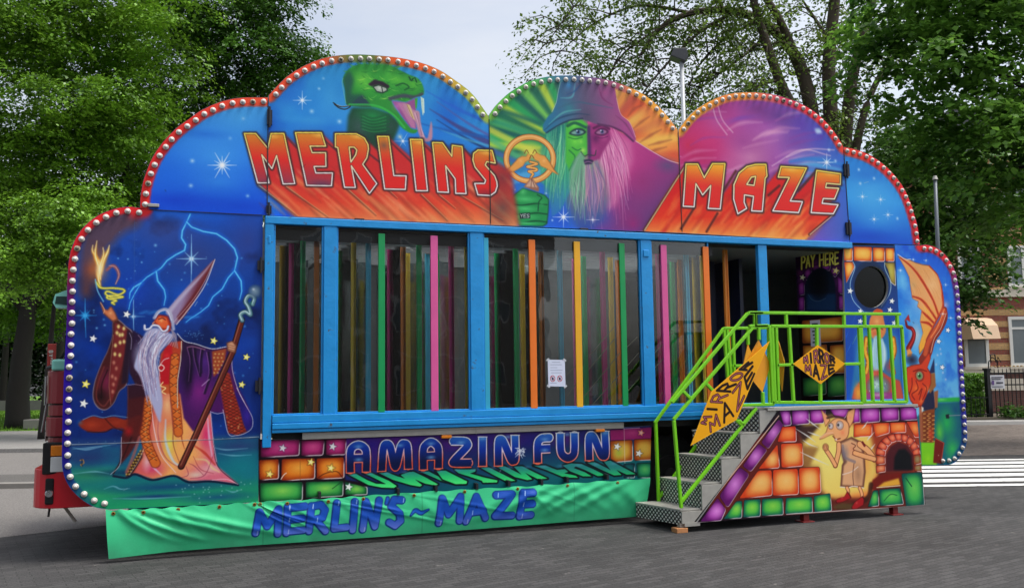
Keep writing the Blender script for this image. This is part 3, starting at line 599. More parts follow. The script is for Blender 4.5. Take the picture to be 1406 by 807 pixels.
    cv.poly([(235,72),(250,78),(268,120),(290,128),(312,98),(322,110),(345,150),(365,195),(330,215),(290,180),(262,155)],(110,55,40),soft=3); cv.poly([(242,82),(268,125),(292,133),(312,106),(340,152),(352,190),(325,200),(290,170),(268,150)],(205,120,80),soft=4); cv.glow((310,150),24,(245,180,120),.9); cv.line([(240,75),(268,125),(262,150)],5,(240,190,150),soft=3,a=.8)
    cv.line([(440,285),(455,330),(450,400)],4,(180,170,200),soft=3,a=.8); cv.line([(500,300),(520,330),(512,380)],5,(170,150,180),soft=4,a=.7); cv.line([(540,312),(500,360)],4,(190,180,200),soft=3,a=.7)
    cv.line([(420,645),(480,640),(540,650)],4,(170,140,150),soft=2,a=.8); cv.line([(430,650),(430,800),(425,900)],4,(120,70,70),soft=3,a=.7)
    rrobe=[(770,300),(820,345),(900,365),(1010,398),(1110,382),(1155,430),(1150,520),(1180,640),(1265,805),(1270,840),(1180,840),(1085,836),(1000,830),(870,970),(800,900),(770,780),(785,500)]
    cv.poly(rrobe,None,soft=3,grad=((820,420),(40,20,52),(1050,760),(70,22,85),(58,24,88)))
    cv.glow((920,690),120,(125,35,120),.85,1.1,170); cv.glow((960,480),80,(80,40,125),.8,1.1,110); cv.glow((845,600),50,(16,8,26),.9,1.1,180); cv.glow((1190,760),60,(35,25,110),.8,1.1,110)
    for q in (((850,390),(870,480),(860,620)),((890,390),(900,470),(930,580)),((945,400),(935,480),(935,560)),((985,420),(1000,560),(960,700))): cv.line(q,16,(20,10,32),soft=11,a=.8); cv.line([(x-12,y) for x,y in q],5,(165,110,170),soft=4,a=.7,taper=(1,.7,.1))
    cv.line([(940,650),(990,605)],6,(190,160,200),soft=3,a=.8); cv.line([(840,385),(880,380),(960,400)],8,(190,130,160),soft=6,a=.6)
    cv.line([(770,290),(820,342),(900,362),(1010,395),(1110,380)],5,(225,225,230),soft=2); cv.line([(1150,440),(1150,540),(1190,680),(1250,800)],3.5,(225,225,230),soft=2)
    # front of the gown
    vest=[(655,430),(720,350),(805,340),(792,480),(772,640),(770,805),(800,900),(820,1060),(800,1210),(650,1210),(560,1000),(540,860),(560,760),(640,600)]
    cv.poly(vest,None,soft=4,grad=((700,380),(175,60,38),(700,1150),(235,160,80),(190,90,48)))
    cv.poly([(680,400),(735,345),(735,480),(715,640),(650,640),(650,520)],(178,25,35),soft=5); cv.glow((700,440),40,(220,50,50),.7)
    F(L3)
    gown=[(530,380),(560,120),(610,20),(660,0),(790,0),(815,170),(880,262),(1000,128),(1018,330),(1048,500),(1190,622),(1000,597),(850,602),(800,580),(745,560),(600,588),(480,548),(415,572),(440,500)]
    cv.poly(gown,None,soft=3,grad=((560,300),(205,95,80),(1000,420),(220,110,130),(240,170,95)))
    gm=cv.mask(gown,2); keep=cv.clip; cv.clip=keep*gm
    cv.glow((860,420),140,(246,180,95),.9,1.1,110); cv.glow((715,340),60,(225,220,90),.9,1.1,150); cv.glow((970,280),60,(205,40,100),.9,1.1,160); cv.glow((1000,520),130,(232,180,175),.9,1.1,50); cv.glow((600,520),130,(205,60,110),.9,1.1,80); cv.glow((900,560),90,(225,215,190),.8,1.1,34); cv.glow((700,80),60,(245,200,140),.8,1.1,120); cv.glow((560,470),40,(235,190,200),.8,1.1,90); cv.glow((640,250),50,(235,170,140),.6,1.1,160)
    for q,c,w in ((((690,180),(690,330),(740,460),(800,505)),(190,215,235),18),(((640,160),(640,300),(690,440),(790,515)),(170,70,90),7),(((720,40),(740,240),(745,360),(795,500)),(120,40,40),6),(((890,360),(960,410),(1030,490)),(190,50,40),18),(((850,480),(890,500),(950,560)),(150,50,70),6),(((880,430),(930,520),(1020,550)),(170,60,70),6),(((900,450),(970,460),(1010,510),(1060,540)),(235,205,150),16),(((830,500),(845,560),(790,580)),(140,40,70),5),(((980,170),(990,300),(1010,430)),(225,190,220),14),(((590,60),(610,240),(660,420),(760,545)),(235,190,190),8),(((560,430),(600,500),(660,560)),(235,200,225),14),(((1020,420),(960,560),(860,585)),(150,50,80),6),(((780,100),(800,300),(820,380)),(150,50,30),8)):
        cv.line(q,w,c,soft=w*.5+1.5,a=.8,taper=(.4,1,.5))
    cv.clip=keep
    # patterned bands
    for path,w in (([(575,40),(560,170),(545,260),(570,370),(620,480)],70),([(755,-250),(745,-60),(765,120),(778,270)],62)):
        pp=smooth(path); cv.line(path,w,(130,45,25),soft=5,a=.9); cv.line(path,w*.8,(215,110,45),soft=8,a=.9)
        for i in range(0,len(pp)-1,2):
            x,y=pp[i]
            for sx in (-1,1):
                cv.line([(x-sx*w*.4,y-16),(x+sx*w*.4,y+18)],4.5,(85,30,18),soft=2,sm=False,a=.9)
            cv.glow((x+6,y+4),13,(250,205,120),.8)
    cv.poly([(415,570),(430,520),(490,430),(535,375),(530,440),(470,540),(440,572)],(36,20,18),soft=3)
    for i in range(9):
        for j in (-1,1): cv.glow((525-i*12+j*9,395+i*20),10,(225,185,85),.95,.9)
    cv.line([(590,60),(610,240),(660,420),(760,545)],4,(240,215,215),soft=2,a=.8)
    # brown wing and hem
    wing=[(88,205),(180,158),(250,170),(335,160),(420,178),(520,150),(522,240),(480,300),(420,250),(330,240),(265,262),(155,262)]
    cv.poly(wing,(128,38,24),soft=4,sm=True); cv.glow((180,215),80,(170,60,35),.8,1.1,40); cv.glow((350,200),70,(150,50,30),.8,1.1,30); cv.glow((460,210),50,(185,40,25),.8); cv.line([(270,170),(330,230),(400,255)],10,(70,18,14),soft=6,a=.8); cv.line([(120,180),(190,152),(260,165),(330,152),(430,165)],5,(120,160,190),soft=4,a=.8); cv.line([(150,262),(265,265),(320,240)],8,(45,14,20),soft=5,a=.8); cv.glow((100,200),40,(40,150,200),.4)
    cv.poly([(430,40),(545,20),(530,200),(500,300),(440,420),(320,555),(375,490),(390,330),(425,240)],(70,24,26),soft=8,a=.8); cv.glow((435,260),40,(170,25,30),.8,1.1,50); cv.line([(510,300),(470,420),(420,540)],20,(170,90,80),soft=9,a=.7); cv.line([(455,300),(400,430),(330,550)],10,(40,14,16),soft=7,a=.8)
    cv.line([(385,300),(378,480),(310,558)],4,(225,215,225),soft=2,a=.8); cv.line([(540,380),(500,470),(440,560)],4,(225,200,210),soft=2,a=.7)
    cv.line([(330,568),(420,580),(480,555),(600,595),(745,566),(850,610),(1000,605),(1190,630)],16,(10,20,45),soft=6,a=.9); cv.line([(1018,330),(1050,500),(1190,625)],5,(15,15,35),soft=3,a=.8); cv.line([(1000,130),(1018,330),(1040,470)],3.5,(235,225,240),soft=2,a=.8); cv.line([(1010,596),(1110,590),(1190,625)],4,(240,215,230),soft=2,a=.8)
    # right sleeve
    slr=[(1062,-60),(1100,-150),(1130,-140),(1165,0),(1200,100),(1232,220),(1252,262),(1185,287),(1122,272),(1100,150)]
    cv.poly(slr,(150,48,34),soft=3)
    sm_=cv.mask(slr,1); cv.clip=keep*sm_
    for i in range(22): cv.line([(1040,-160+i*22),(1270,-60+i*22)],4,(60,18,16),soft=2,sm=False,a=.85); cv.line([(1270,-170+i*24),(1040,-40+i*24)],4,(60,18,16),soft=2,sm=False,a=.85)
    for i in range(34): cv.glow((1085+rg.uniform(-20,150),rg.uniform(-150,280)),11,(240,190,120),.75)
    cv.clip=keep
    cv.poly([(1165,-20),(1235,70),(1285,160),(1288,225),(1250,264),(1232,215),(1200,100)],(38,26,105),soft=4); cv.glow((1250,150),40,(60,40,150),.8,1,80)
    cv.line([(1180,-40),(1240,75),(1287,165),(1285,235),(1240,272),(1180,288),(1122,275),(1085,110)],4,(230,220,225),soft=2,a=.9); cv.line([(990,120),(1040,138),(1085,132)],4,(215,200,225),soft=2,a=.9)
    F(L2)
    cv.poly([(1010,412),(1110,392),(1100,470),(1050,560),(1020,590),(1012,500)],(150,66,40),soft=4)
    for i in range(6):
        for j in range(3): cv.glow((1032+j*26-(i%2)*8,430+i*26),13,(245,215,130),.9)
    # beard and face
    bd=[(560,275),(620,250),(700,280),(745,300),(725,345),(665,400),(625,470),(640,560),(668,740),(660,850),(648,900),(600,790),(556,690),(520,600),(498,560),(473,520),(488,460),(518,380),(540,310)]
    cv.poly(bd,(172,172,204),soft=4,sm=True)
    bm=cv.mask(bd,3,True)
    cv.glow((530,440),80,(195,205,235),.9,1.1,130); cv.glow((600,330),80,(170,180,215),.7,1.1,60)
    for i in range(130):
        x=rg.uniform(560,720); y=rg.uniform(265,330); t=(x-560)/160; L=rg.uniform(160,560)*(1-.3*t)
        ex=560+t*70-50*math.sin(min(1,L/300)*math.pi)*(1-t); c=((225,230,245),(95,95,140),(240,240,250),(180,140,160),(120,110,150))[i%5]
        cv.line([(x,y),(510+t*130+rg.uniform(-12,12),y+L*.45),(545+t*90+rg.uniform(-10,30),y+L)],rg.uniform(3,7),c,soft=3,a=.7,taper=(.3,1,.1))
    for i in range(12): cv.line([(720+i*4,250+i*4),(735+i*3,300+i*4),(690+i*8,360+i*3)],4,((200,190,205),(110,90,110))[i%2],soft=3,a=.7)
    cv.poly([(608,205),(640,158),(705,168),(732,225),(722,275),(680,285),(640,240),(612,222)],(150,40,30),soft=4); cv.poly([(615,205),(645,170),(695,180),(712,225),(700,255),(660,250),(630,222)],(222,100,55),soft=5); cv.glow((660,200),26,(250,185,120),.9); cv.glow((700,240),26,(225,60,35),.8); cv.line([(640,192),(668,184),(690,196)],5,(60,20,20),soft=3); cv.line([(612,210),(600,222),(615,228)],6,(235,150,100),soft=3)
    cv.line([(612,182),(640,140),(690,122),(722,150),(735,200),(745,260)],20,(185,185,205),soft=9,a=.85); cv.line([(620,180),(650,140),(700,135),(730,200)],5,(240,240,250),soft=3,a=.8)
    cv.line([(545,235),(548,262),(580,258),(600,236),(640,240),(668,275),(698,268),(708,240)],17,(150,150,180),soft=5); cv.line([(545,232),(550,258),(580,254),(602,233),(640,237),(668,271),(698,264),(708,240)],8,(235,238,248),soft=4)
    cv.line([(655,500),(680,470),(712,458)],7,(225,190,190),soft=3,a=.8); cv.line([(640,520),(660,505),(680,525),(660,548),(640,530)],8,(235,210,200),soft=2); cv.glow((660,527),20,(170,20,30),.9,.8); cv.line([(672,625),(655,650),(690,665),(665,690),(690,705)],7,(245,215,150),soft=3)
    cv.line([(800,345),(792,480),(772,620),(772,800)],6,(235,225,200),soft=2); cv.line([(802,345),(790,480),(770,620),(770,800)],2.5,(60,40,40),soft=1,a=.6)
    # staff
    cv.line([(1215,195),(1150,420),(1040,670),(900,985),(797,1205)],44,(24,10,12),soft=3,sm=False); cv.line([(1215,200),(1150,420),(1040,670),(900,985),(797,1200)],32,(92,36,28),soft=7,sm=False); cv.line([(1205,205),(1140,420),(1030,670),(890,985),(795,1195)],6,(190,120,95),soft=5,sm=False,a=.7)
    cv.poly([(1108,352),(1150,338),(1182,372),(1172,428),(1115,412)],(95,50,40),soft=4); cv.poly([(1116,358),(1148,346),(1172,374),(1164,416),(1122,404)],(205,150,115),soft=4); [cv.line([(1118,366+i*15),(1165,378+i*15)],4,(110,60,45),soft=2,sm=False,a=.8) for i in range(3)]
    tw=[(1218,200),(1205,160),(1240,140),(1275,160),(1262,110),(1240,70),(1262,30),(1300,45),(1290,90)]
    cv.line(tw,34,(40,70,85),soft=4); cv.line(tw,20,(110,150,160),soft=7); cv.line([(x-4,y-4) for x,y in tw],6,(215,235,235),soft=4,a=.9); cv.glow((1275,80),26,(50,140,110),.6)
    F(L1); cv.glow((1310,605),56,(60,85,110),1,.45); cv.glow((1306,600),46,(140,165,180),.95,.9); cv.glow((1296,588),18,(235,240,245),.9)
    for p,c,r in (((422,760),(240,240,240),30),((1022+0,340+603),(250,235,90),30)): cv.star(p,r,c,.3)
    F(L2)
    for p,c,r in (((190,325),(238,238,245),30),((125,772),(240,240,240),34),((1247,452),(250,230,80),28),((1215,642),(250,230,80),28),((140,638),(250,230,70),34)): cv.star(p,r,c,.25)
    for i in range(26): cv.glow((rg.uniform(820,960),rg.uniform(270,330)),6,(140,200,245),.9)
    F(L3)
    cv.line([(15,352),(390,340),(700,325),(1000,318),(1330,298)],5,(200,205,205),soft=2,sm=False,a=.85); cv.line([(15,358),(700,331),(1330,304)],4,(15,20,35),soft=2,sm=False,a=.6)
    for i in range(22):
        x=30+i*62; cv.glow((x,340-x*.03),5,(215,220,220),.9)
    cv.line([(100,460),(120,455),(125,480),(105,488),(112,500)],6,(170,120,60),soft=2); cv.line([(112,450),(114,500)],4,(30,25,20),soft=2)
    F(L1); cv.line([(475,110),(473,790)],3,(70,100,160),soft=2,sm=False,a=.6); 
    for i in range(20): cv.glow((487,130+i*58),5,(130,170,215),.7)
    F(FULL); cv.clip=cA
    band(cv,EDGE_A[:24],[(216,42,46),(214,40,44),(215,40,44),(216,42,46),(214,38,44),(200,36,50),(110,28,110),(58,26,150),(52,26,160),(48,28,155),(40,30,140),(24,60,120),(30,110,100)],9)
    cv.poly([(178,280),(205,282),(205,299),(178,299)],(216,42,46),soft=6)
    # ---- right flap: dragon and castle
    cv.clip=cG
    cv.poly([(1220,325),(1340,325),(1340,650),(1220,650)],None,grad=((1280,340),(20,85,205),(1280,560),(120,190,225),(45,140,222)))
    ng=vnoise(cv.H,cv.W,50,21,4); cv.put(np.clip((ng-.52)*5,0,1),b,(110,190,235),.5); cv.put(np.clip((.42-ng)*5,0,1),b,(15,75,195),.5)
    F(R1); cv.glow((990,450),170,(190,225,240),.6,1.2,250); cv.glow((1180,480),60,(235,200,210),.7); cv.glow((860,300),60,(120,200,240),.8,1.2,120); cv.glow((960,700),80,(215,215,210),.8,1.2,120)
    F(R2); cv.poly([(1100,630),(1280,622),(1340,640),(1340,660),(1100,660)],(40,165,70),soft=5); cv.glow((1150,640),60,(110,215,120),.8,1.2,16)
    cv.poly([(1090,665),(1340,650),(1340,1200),(860,1200),(900,820)],(18,95,110),soft=6)
    F(P2); cv.glow((985,180),80,(40,175,80),.9,1.1,110); cv.glow((1020,340),70,(60,190,80),.85,1.1,80); cv.glow((1040,100),60,(15,70,110),.8); cv.glow((1060,390),60,(15,85,100),.8); cv.glow((940,240),40,(110,215,60),.8,1.1,80)
    cv.poly([(825,300),(935,290),(925,440),(830,440)],(120,200,35),soft=6); cv.glow((870,400),50,(150,215,40),.8)
    F(R2)
    cv.poly([(985,705),(1010,640),(1085,545),(1100,600),(1110,710),(1090,720),(1030,720)],(28,30,62),soft=4); cv.line([(1090,560),(1105,700)],5,(150,170,170),soft=3,a=.7)
    cv.poly([(1055,450),(1095,330),(1100,440)],(30,40,80),soft=3); cv.poly([(1050,450),(1100,440),(1108,540),(1060,600)],(150,95,50),soft=4); cv.poly([(1095,580),(1125,570),(1120,700),(1100,700)],(150,90,60),soft=4)
    F(P2)
    cv.poly([(832,112),(912,84),(905,302),(838,300)],(128,62,30),soft=3)
    for i in range(14):
        for j in range(4): cv.line([(842+j*16+(i%2)*7,125+i*13),(855+j*16+(i%2)*7,124+i*13)],6,((205,150,85),(95,40,20))[(i+j)%2],soft=3,sm=False,a=.8)
    cv.poly([(845,100),(880,-10),(908,95)],(30,32,60),soft=3); cv.line([(818,-20),(825,120),(830,290)],20,(190,85,45),soft=6,a=.8)
    cv.poly([(913,272),(970,303),(952,432),(902,425)],(110,24,20),soft=2); cv.line([(915,276),(968,304),(950,428)],4,(190,90,70),soft=2,sm=False,a=.8); cv.glow((935,380),7,(230,220,200)); cv.glow((888,250),26,(215,70,45),.8,1,50)
    cv.poly([(978,130),(1000,126),(1002,152),(982,154)],(14,20,30),soft=2); cv.line([(1000,136),(1080,132)],5,(120,130,140),soft=3,sm=False)
    F(R1)
    wg=[(825,115),(870,130),(915,145),(960,165),(1010,178),(1060,185),(1120,250),(1150,330),(1165,420),(1170,500),(1110,610),(1060,700),(1030,790),(985,850),(980,790),(1012,690),(990,600),(1002,520),(970,490),(978,455),(932,430),(922,370),(908,270),(875,200)]
    cv.poly(wg,(110,50,25),soft=3); cv.poly([(1030+(x-1030)*.975,400+(y-400)*.98) for x,y in wg],None,soft=3,grad=((1000,150),(225,160,95),(1020,780),(240,170,60),(232,165,105)))
    wm=cv.mask(wg,1); keep=cv.clip; cv.clip=keep*wm
    cv.glow((1080,330),120,(240,195,140),.7); cv.glow((950,220),80,(215,160,100),.8); cv.glow((1050,520),90,(245,180,70),.7); cv.glow((940,330),60,(200,165,110),.8)
    for q in (((845,128),(930,200),(1000,290),(1080,430),(1130,560)),((935,415),(1000,440),(1060,510),(1110,585)),((985,510),(1040,560),(1090,610)),((1000,605),(1050,615),(1080,640)),((1060,190),(1120,255),(1150,340),(1160,430),(1160,500),(1110,600),(1040,740))): cv.line(q,22,(205,70,35),soft=9,taper=(.5,1,.8)); cv.line(q,5,(120,30,20),soft=3,a=.7)
    for i in range(26):
        x,y=rg.uniform(900,1130),rg.uniform(180,560); cv.line([(x,y),(x+24,y+34),(x+40,y+80)],3,((250,215,160),(190,110,60))[i%2],soft=3,a=.5,taper=(0,1,0))
    cv.clip=keep
    cv.line([(825,105),(880,140),(920,140)],5,(240,230,215),soft=3)
    cv.line([(945,720),(950,690),(945,655),(905,645),(888,612)],9,(240,225,215),soft=4,a=.5)
    cv.line([(905,800),(935,740),(945,690),(930,655),(895,640),(885,605)],32,(110,14,18),soft=4,taper=(1.3,1,.8,.5)); cv.line([(905,800),(938,740),(948,690),(932,655)],12,(205,50,45),soft=6,a=.8)
    cv.poly([(872,600),(905,548),(918,606),(895,590)],(170,25,25),soft=3)
    F(R2)
    cv.line([(1175,-30),(1170,30),(1125,120),(1075,190),(1045,290),(1010,350)],66,(130,40,28),soft=4,taper=(.5,.9,1,1.1,1)); cv.line([(1165,-20),(1150,50),(1100,130),(1050,220),(1030,300)],34,(205,85,45),soft=12,a=.9); cv.line([(1170,-30),(1120,100),(1070,180)],8,(245,150,90),soft=5,a=.8); cv.line([(1185,0),(1145,110),(1095,190),(1070,290)],6,(250,215,190),soft=4,a=.7); cv.glow((1180,-10),24,(190,70,50),.9)
    cv.poly([(892,270),(915,262),(932,290),(925,325),(895,322)],(225,150,80),soft=4); cv.glow((930,345),58,(28,26,48),1,.6,44)
    hd=[(888,402),(925,385),(1000,372),(1030,330),(1062,285),(1070,330),(1045,400),(1072,450),(1072,520),(1035,620),(1000,690),(960,700),(918,650),(895,560)]
    cv.poly(hd,(120,28,18),soft=3); cv.poly([(980+(x-980)*.95,500+(y-500)*.95) for x,y in hd],(205,62,32),soft=5)
    cv.glow((960,560),70,(240,120,50),.8); cv.glow((920,470),50,(225,60,35),.8); cv.glow((1040,560),40,(245,140,60),.7); cv.glow((1000,650),40,(240,130,70),.7)
    for q in (((930,480),(930,540),(910,600)),((960,500),(975,560),(930,600),(950,640)),((1010,520),(1040,560),(1010,640)),((940,430),(990,415),(1040,430)),((980,600),(1000,560)),((1005,560),(985,640))): cv.line(q,8,(110,18,14),soft=5,a=.8)
    cv.glow((987,462),42,(70,16,14),1,.5); cv.glow((986,462),30,(200,215,190),1,.4); cv.glow((986,463),25,(60,135,60),1,.5); cv.glow((986,463),12,(10,25,15),1,.5); cv.glow((978,452),7,(255,255,255),1,1)
    cv.poly([(1000,690),(1018,700),(1005,740)],(240,225,205),soft=2)
    for p in ((1197,125),(1128,208),(1155,400)): cv.star(p,22,(235,240,250),.3)
    for p in ((1140,265),(1145,300),(1120,310),(1160,440),(1110,380),(1180,490)): cv.glow(p,16,(240,225,235),.7)
    F(R1)
    for p in ((845,222),(940,142),(1035,148),(1180,330),(1160,545),(1218,575)): cv.flare(p,20,n=4,a=.8)
    F(FULL); band(cv,EDGE_G[:19],[(214,40,46),(216,44,46),(212,36,46),(206,36,54),(110,34,120),(64,34,160),(58,36,160),(50,40,150),(40,44,140),(22,64,120),(18,84,110)],8)
    # ---- booth front: crystal-ball wizard under bricks
    cv.clip=cv.mask([(1158,337),(1228.5,337),(1241,560),(1163,560)])
    F(R1)
    cv.poly([(400,30),(820,30),(900,1300),(400,1300)],None,grad=((600,200),(14,50,100),(600,1150),(22,80,170),(20,70,165)))
    for i in range(30):
        x,y=rg.uniform(430,850),rg.uniform(480,900); cv.line([(x,y),(x-16,y+40),(x-40,y+90)],rg.uniform(3,8),((110,190,225),(30,110,215),(15,50,140),(150,210,120))[i%4],soft=4,a=.6,taper=(0,1,0))
    for q in ([(418,45),(487,45),(487,152),(424,152)],[(495,45),(632,50),(630,156),(495,152)],[(638,52),(726,55),(725,156),(640,156)],[(731,57),(797,58),(796,156),(732,156)],[(424,160),(490,160),(502,200),(470,260),(440,318)]):
        cv.brick(q,(245,175,70),(200,70,25),(250,205,100))
    cv.brick([(720,165),(800,165),(808,338),(772,312),(750,220)],(190,160,60),(120,110,60),(190,190,90))
    cv.line([(490,160),(505,205),(470,320),(490,440),(570,530)],6,(180,215,235),soft=3,a=.8); cv.line([(725,165),(730,215),(770,310),(760,400),(700,490)],6,(190,215,220),soft=3,a=.8)
    cv.glow((625,345),150,(8,22,40),1,.35,178)
    for p,r in (((470,375),26),((545,525),22),((545,600),24),((780,450),24),((765,515),24),((795,612),22)): cv.star(p,r,(240,245,250),.2)
    F(R2)
    cv.poly([(540,140),(610,110),(740,110),(820,180),(850,420),(860,620),(470,630),(500,400),(520,250)],(40,110,165),soft=10)
    cv.glow((560,300),90,(90,170,205),.7,1.2,240); cv.glow((800,300),70,(70,150,190),.7,1.2,240)
    cv.poly([(612,60),(640,-10),(668,-30),(705,-20),(722,60),(735,130),(700,190),(640,190),(618,130)],(215,130,75),soft=4,sm=True); cv.glow((668,60),55,(240,175,110),.9); cv.poly([(640,-12),(668,-36),(712,-22),(712,6),(648,6)],(200,75,35),soft=4)
    cv.glow((650,150),30,(210,90,70),.8); cv.line([(630,120),(660,112),(675,150),(690,112),(712,120)],7,(110,40,30),soft=4,a=.8)
    cv.poly([(640,190),(668,165),(700,185),(735,250),(740,350),(700,430),(668,460),(640,400),(620,300)],(150,195,215),soft=6,sm=True)
    for i in range(24):
        x=rg.uniform(640,715); cv.line([(x,190),(x+(x-675)*.5,300),(x+(x-675)*.2,420)],5,((225,240,245),(80,130,170),(190,220,230))[i%3],soft=3,a=.7,taper=(.3,1,.1))
    for s_,cx in ((-1,590),(1,790)):
        cv.line([(cx,190),(cx+8*s_,280),(cx-s_*14,360),(cx,440)],40,(150,80,30),soft=4); cv.line([(cx,190),(cx+8*s_,280),(cx-s_*14,360),(cx,440)],20,(240,170,55),soft=8)
        for i in range(6): cv.glow((cx+6*(i%2),200+i*42),12,(250,215,110),.9)
    cv.poly([(500,560),(560,480),(620,430),(690,420),(760,470),(840,500),(870,640),(480,640)],(190,75,60),soft=8); cv.glow((640,450),70,(225,110,90),.8); cv.glow((530,590),50,(230,170,60),.9,1,90); cv.glow((760,400),50,(190,60,50),.7,1,60)
    cv.glow((680,545),105,(60,110,130),1,.4,80); cv.glow((680,545),90,(150,190,185),.95,.8,70); cv.glow((660,525),50,(225,240,230),.8)
    for i in range(30): cv.glow((rg.uniform(605,755),rg.uniform(490,600)),9,((245,250,245),(60,130,140),(110,60,110))[i%3],.8)
    cv.poly([(590,590),(780,585),(790,640),(585,640)],(150,60,120),soft=6); cv.glow((680,605),80,(220,190,210),.7,1,18)
    # ---- AMAZIN FUN skirt
    F(FULL); sk=[(355,602),(500,598),(640,593),(855,587),(901,583),(900,668),(640,690),(355,704)]
    cv.clip=cv.mask(sk)
    cv.poly([(340,560),(920,560),(920,720),(340,720)],None,grad=((600,600),(62,26,110),(610,680),(14,96,104),(20,38,88)))
    for x in range(470,860,38): cv.glow((x,606+(660-x)*.03),30,((85,30,120),(35,25,120))[(x//38)%2],.8,1.1,14)
    F(S1)
    cv.poly([(20,80),(660,80),(640,270),(650,420),(800,440),(800,560),(20,600)],(20,8,18),soft=6)
    for q in ([(60,150),(335,140),(330,250),(65,265)],[(345,145),(505,138),(495,248),(345,255)],[(515,140),(655,130),(650,245),(515,250)]): cv.brick(q,(185,45,115),(95,20,60),(225,95,150))
    for q in ([(52,282),(190,275),(188,412),(55,420)],[(210,275),(440,268),(438,412),(205,425)],[(450,270),(640,262),(640,405),(450,415)]): cv.brick(q,(222,120,35),(140,45,15),(240,175,75))
    for q in ([(58,440),(355,432),(352,560),(60,575)],[(375,432),(635,425),(632,530),(375,545)],[(645,430),(800,470),(800,520),(648,525)]): cv.brick(q,(60,165,75),(12,70,40),(150,215,90))
    cv.line([(338,275),(338,420)],4,(150,80,30),soft=2,sm=False,a=.7); cv.line([(205,415),(225,385),(242,372)],6,(235,225,215),soft=3); cv.line([(455,410),(510,375),(590,362),(630,405)],6,(60,25,10),soft=4,a=.8); cv.line([(560,480),(600,450),(625,430)],6,(15,60,30),soft=3,a=.8)
    for p,c in (((217,200),(245,235,245)),((562,190),(240,240,245)),((127,380),(250,220,80)),((412,297),(250,225,90)),((550,338),(250,225,90)),((673,468),(240,250,245))): cv.star(p,30,c,.25)
    F(S2)
    cv.poly([(1195,100),(1520,80),(1520,160),(1200,175)],(150,35,100),soft=6); cv.glow((1350,120),90,(195,70,130),.8,1.1,40)
    for q in ([(1195,175),(1350,168),(1352,312),(1200,325)],[(1360,165),(1500,160),(1500,305),(1362,312)]): cv.brick(q,(215,160,60),(150,60,20),(225,190,90))
    cv.glow((1255,260),70,(150,185,70),.8); cv.brick([(1290,335),(1365,330),(1365,430),(1290,430)],(20,100,100),(8,50,60)); cv.brick([(1378,330),(1490,325),(1480,430),(1385,430)],(40,150,95),(10,70,60),(110,200,110))
    for p,c in (((1245,215),(240,240,235)),((1395,262),(240,240,235)),((1410,120),(250,130,110))): cv.star(p,28,c,.3)
    cv.line([(1293,90),(1298,330)],4,(225,215,200),soft=2,sm=False,a=.7); cv.line([(1290,92),(1400,86)],4,(225,200,210),soft=2,sm=False,a=.8)
    # reflected letters, then letters
    O=255/Z5; O2=-5/Z5   # S2 frame shift seen from S1
    F(S1)
    refl=[[(665,380),(725,378),(800,420),(860,445),(930,448),(900,432),(820,392),(770,372),(830,372),(950,425),(1005,462),(985,475),(900,472),(810,455)],[(880,372),(940,368),(1010,395),(1060,410),(1030,385),(1090,365),(1120,362),(1200,400),(1290,450),(1270,458),(1200,445),(1130,415),(1180,455),(1165,466),(1100,455),(980,420)],
          [(1165,362),(1225,360),(1300,400),(1330,412),(1370,415),(1320,385),(1270,360),(1320,352),(1400,388),(1470,430),(1480,448),(1400,446),(1310,425)]]
    r2=[[(0,385),(60,380),(150,425),(210,455),(205,472),(130,474),(40,440)],[(120,372),(270,372),(265,388),(230,400),(330,428),(420,448),(415,462),(320,464),(310,450),(250,430),(150,398)],[(300,360),(360,358),(470,412),(545,450),(480,455),(400,415)],[(410,352),(470,350),(560,395),(585,408),(530,352),(590,350),(680,395),(765,435),(700,440),(610,395),(660,440),(625,446),(540,425)],
        [(665,345),(750,345),(830,375),(900,368),(920,385),(880,398),(960,415),(975,430),(880,428),(760,378)],[(870,345),(930,330),(1000,335),(1080,370),(1170,415),(1110,418),(1020,375),(960,352),(945,362),(1020,390),(1070,420),(1010,420),(920,385)],[(1035,325),(1090,322),(1170,360),(1200,378),(1150,315),(1200,312),(1300,365),(1375,405),(1310,408),(1240,375),(1275,410),(1225,414),(1130,372)]]
    for fr,ps in ((S1,refl),(S2,r2)):
        F(fr)
        for p in ps:
            cv.line(p,20,(4,10,14),soft=8,sm=False,closed=True,a=.95); x0=np.mean([q[0] for q in p])
            cv.poly(p,None,soft=1,grad=((x0,360),(40,130,125),(x0,470),(80,235,125),(45,195,115)))
    for i in range(16): F(S1); cv.glow((700+i*120,382-i*5),46,(110,160,200),.45,1.3,16)
    am=[(S1,[[(684,372),(684,235),(700,195),(740,178),(778,195),(794,235),(794,366)],[(690,272),(792,268)]]),(S1,[[(900,362),(912,200),(938,172),(962,200),(995,330),(1032,190),(1056,170),(1078,195),(1085,346)]]),
        (S1,[[(1188,352),(1188,218),(1205,178),(1240,158),(1276,178),(1292,218),(1292,342)],[(1192,258),(1290,252)]]),(S2,[[(98,176),(190,178),(212,195),(205,220),(120,310),(125,328),(240,328)]]),(S2,[[(316,148),(316,352)]]),
        (S2,[[(425,350),(425,190),(440,165),(462,185),(510,300),(530,312),(542,290),(540,136)]]),(S2,[[(697,330),(697,200),(715,165),(740,155),(784,153)],[(705,232),(784,228)]]),(S2,[[(852,122),(855,235),(870,275),(905,293),(940,275),(950,235),(950,118)]]),(S2,[[(1052,312),(1050,165),(1066,140),(1088,160),(1130,262),(1150,280),(1165,260),(1160,108)]])]
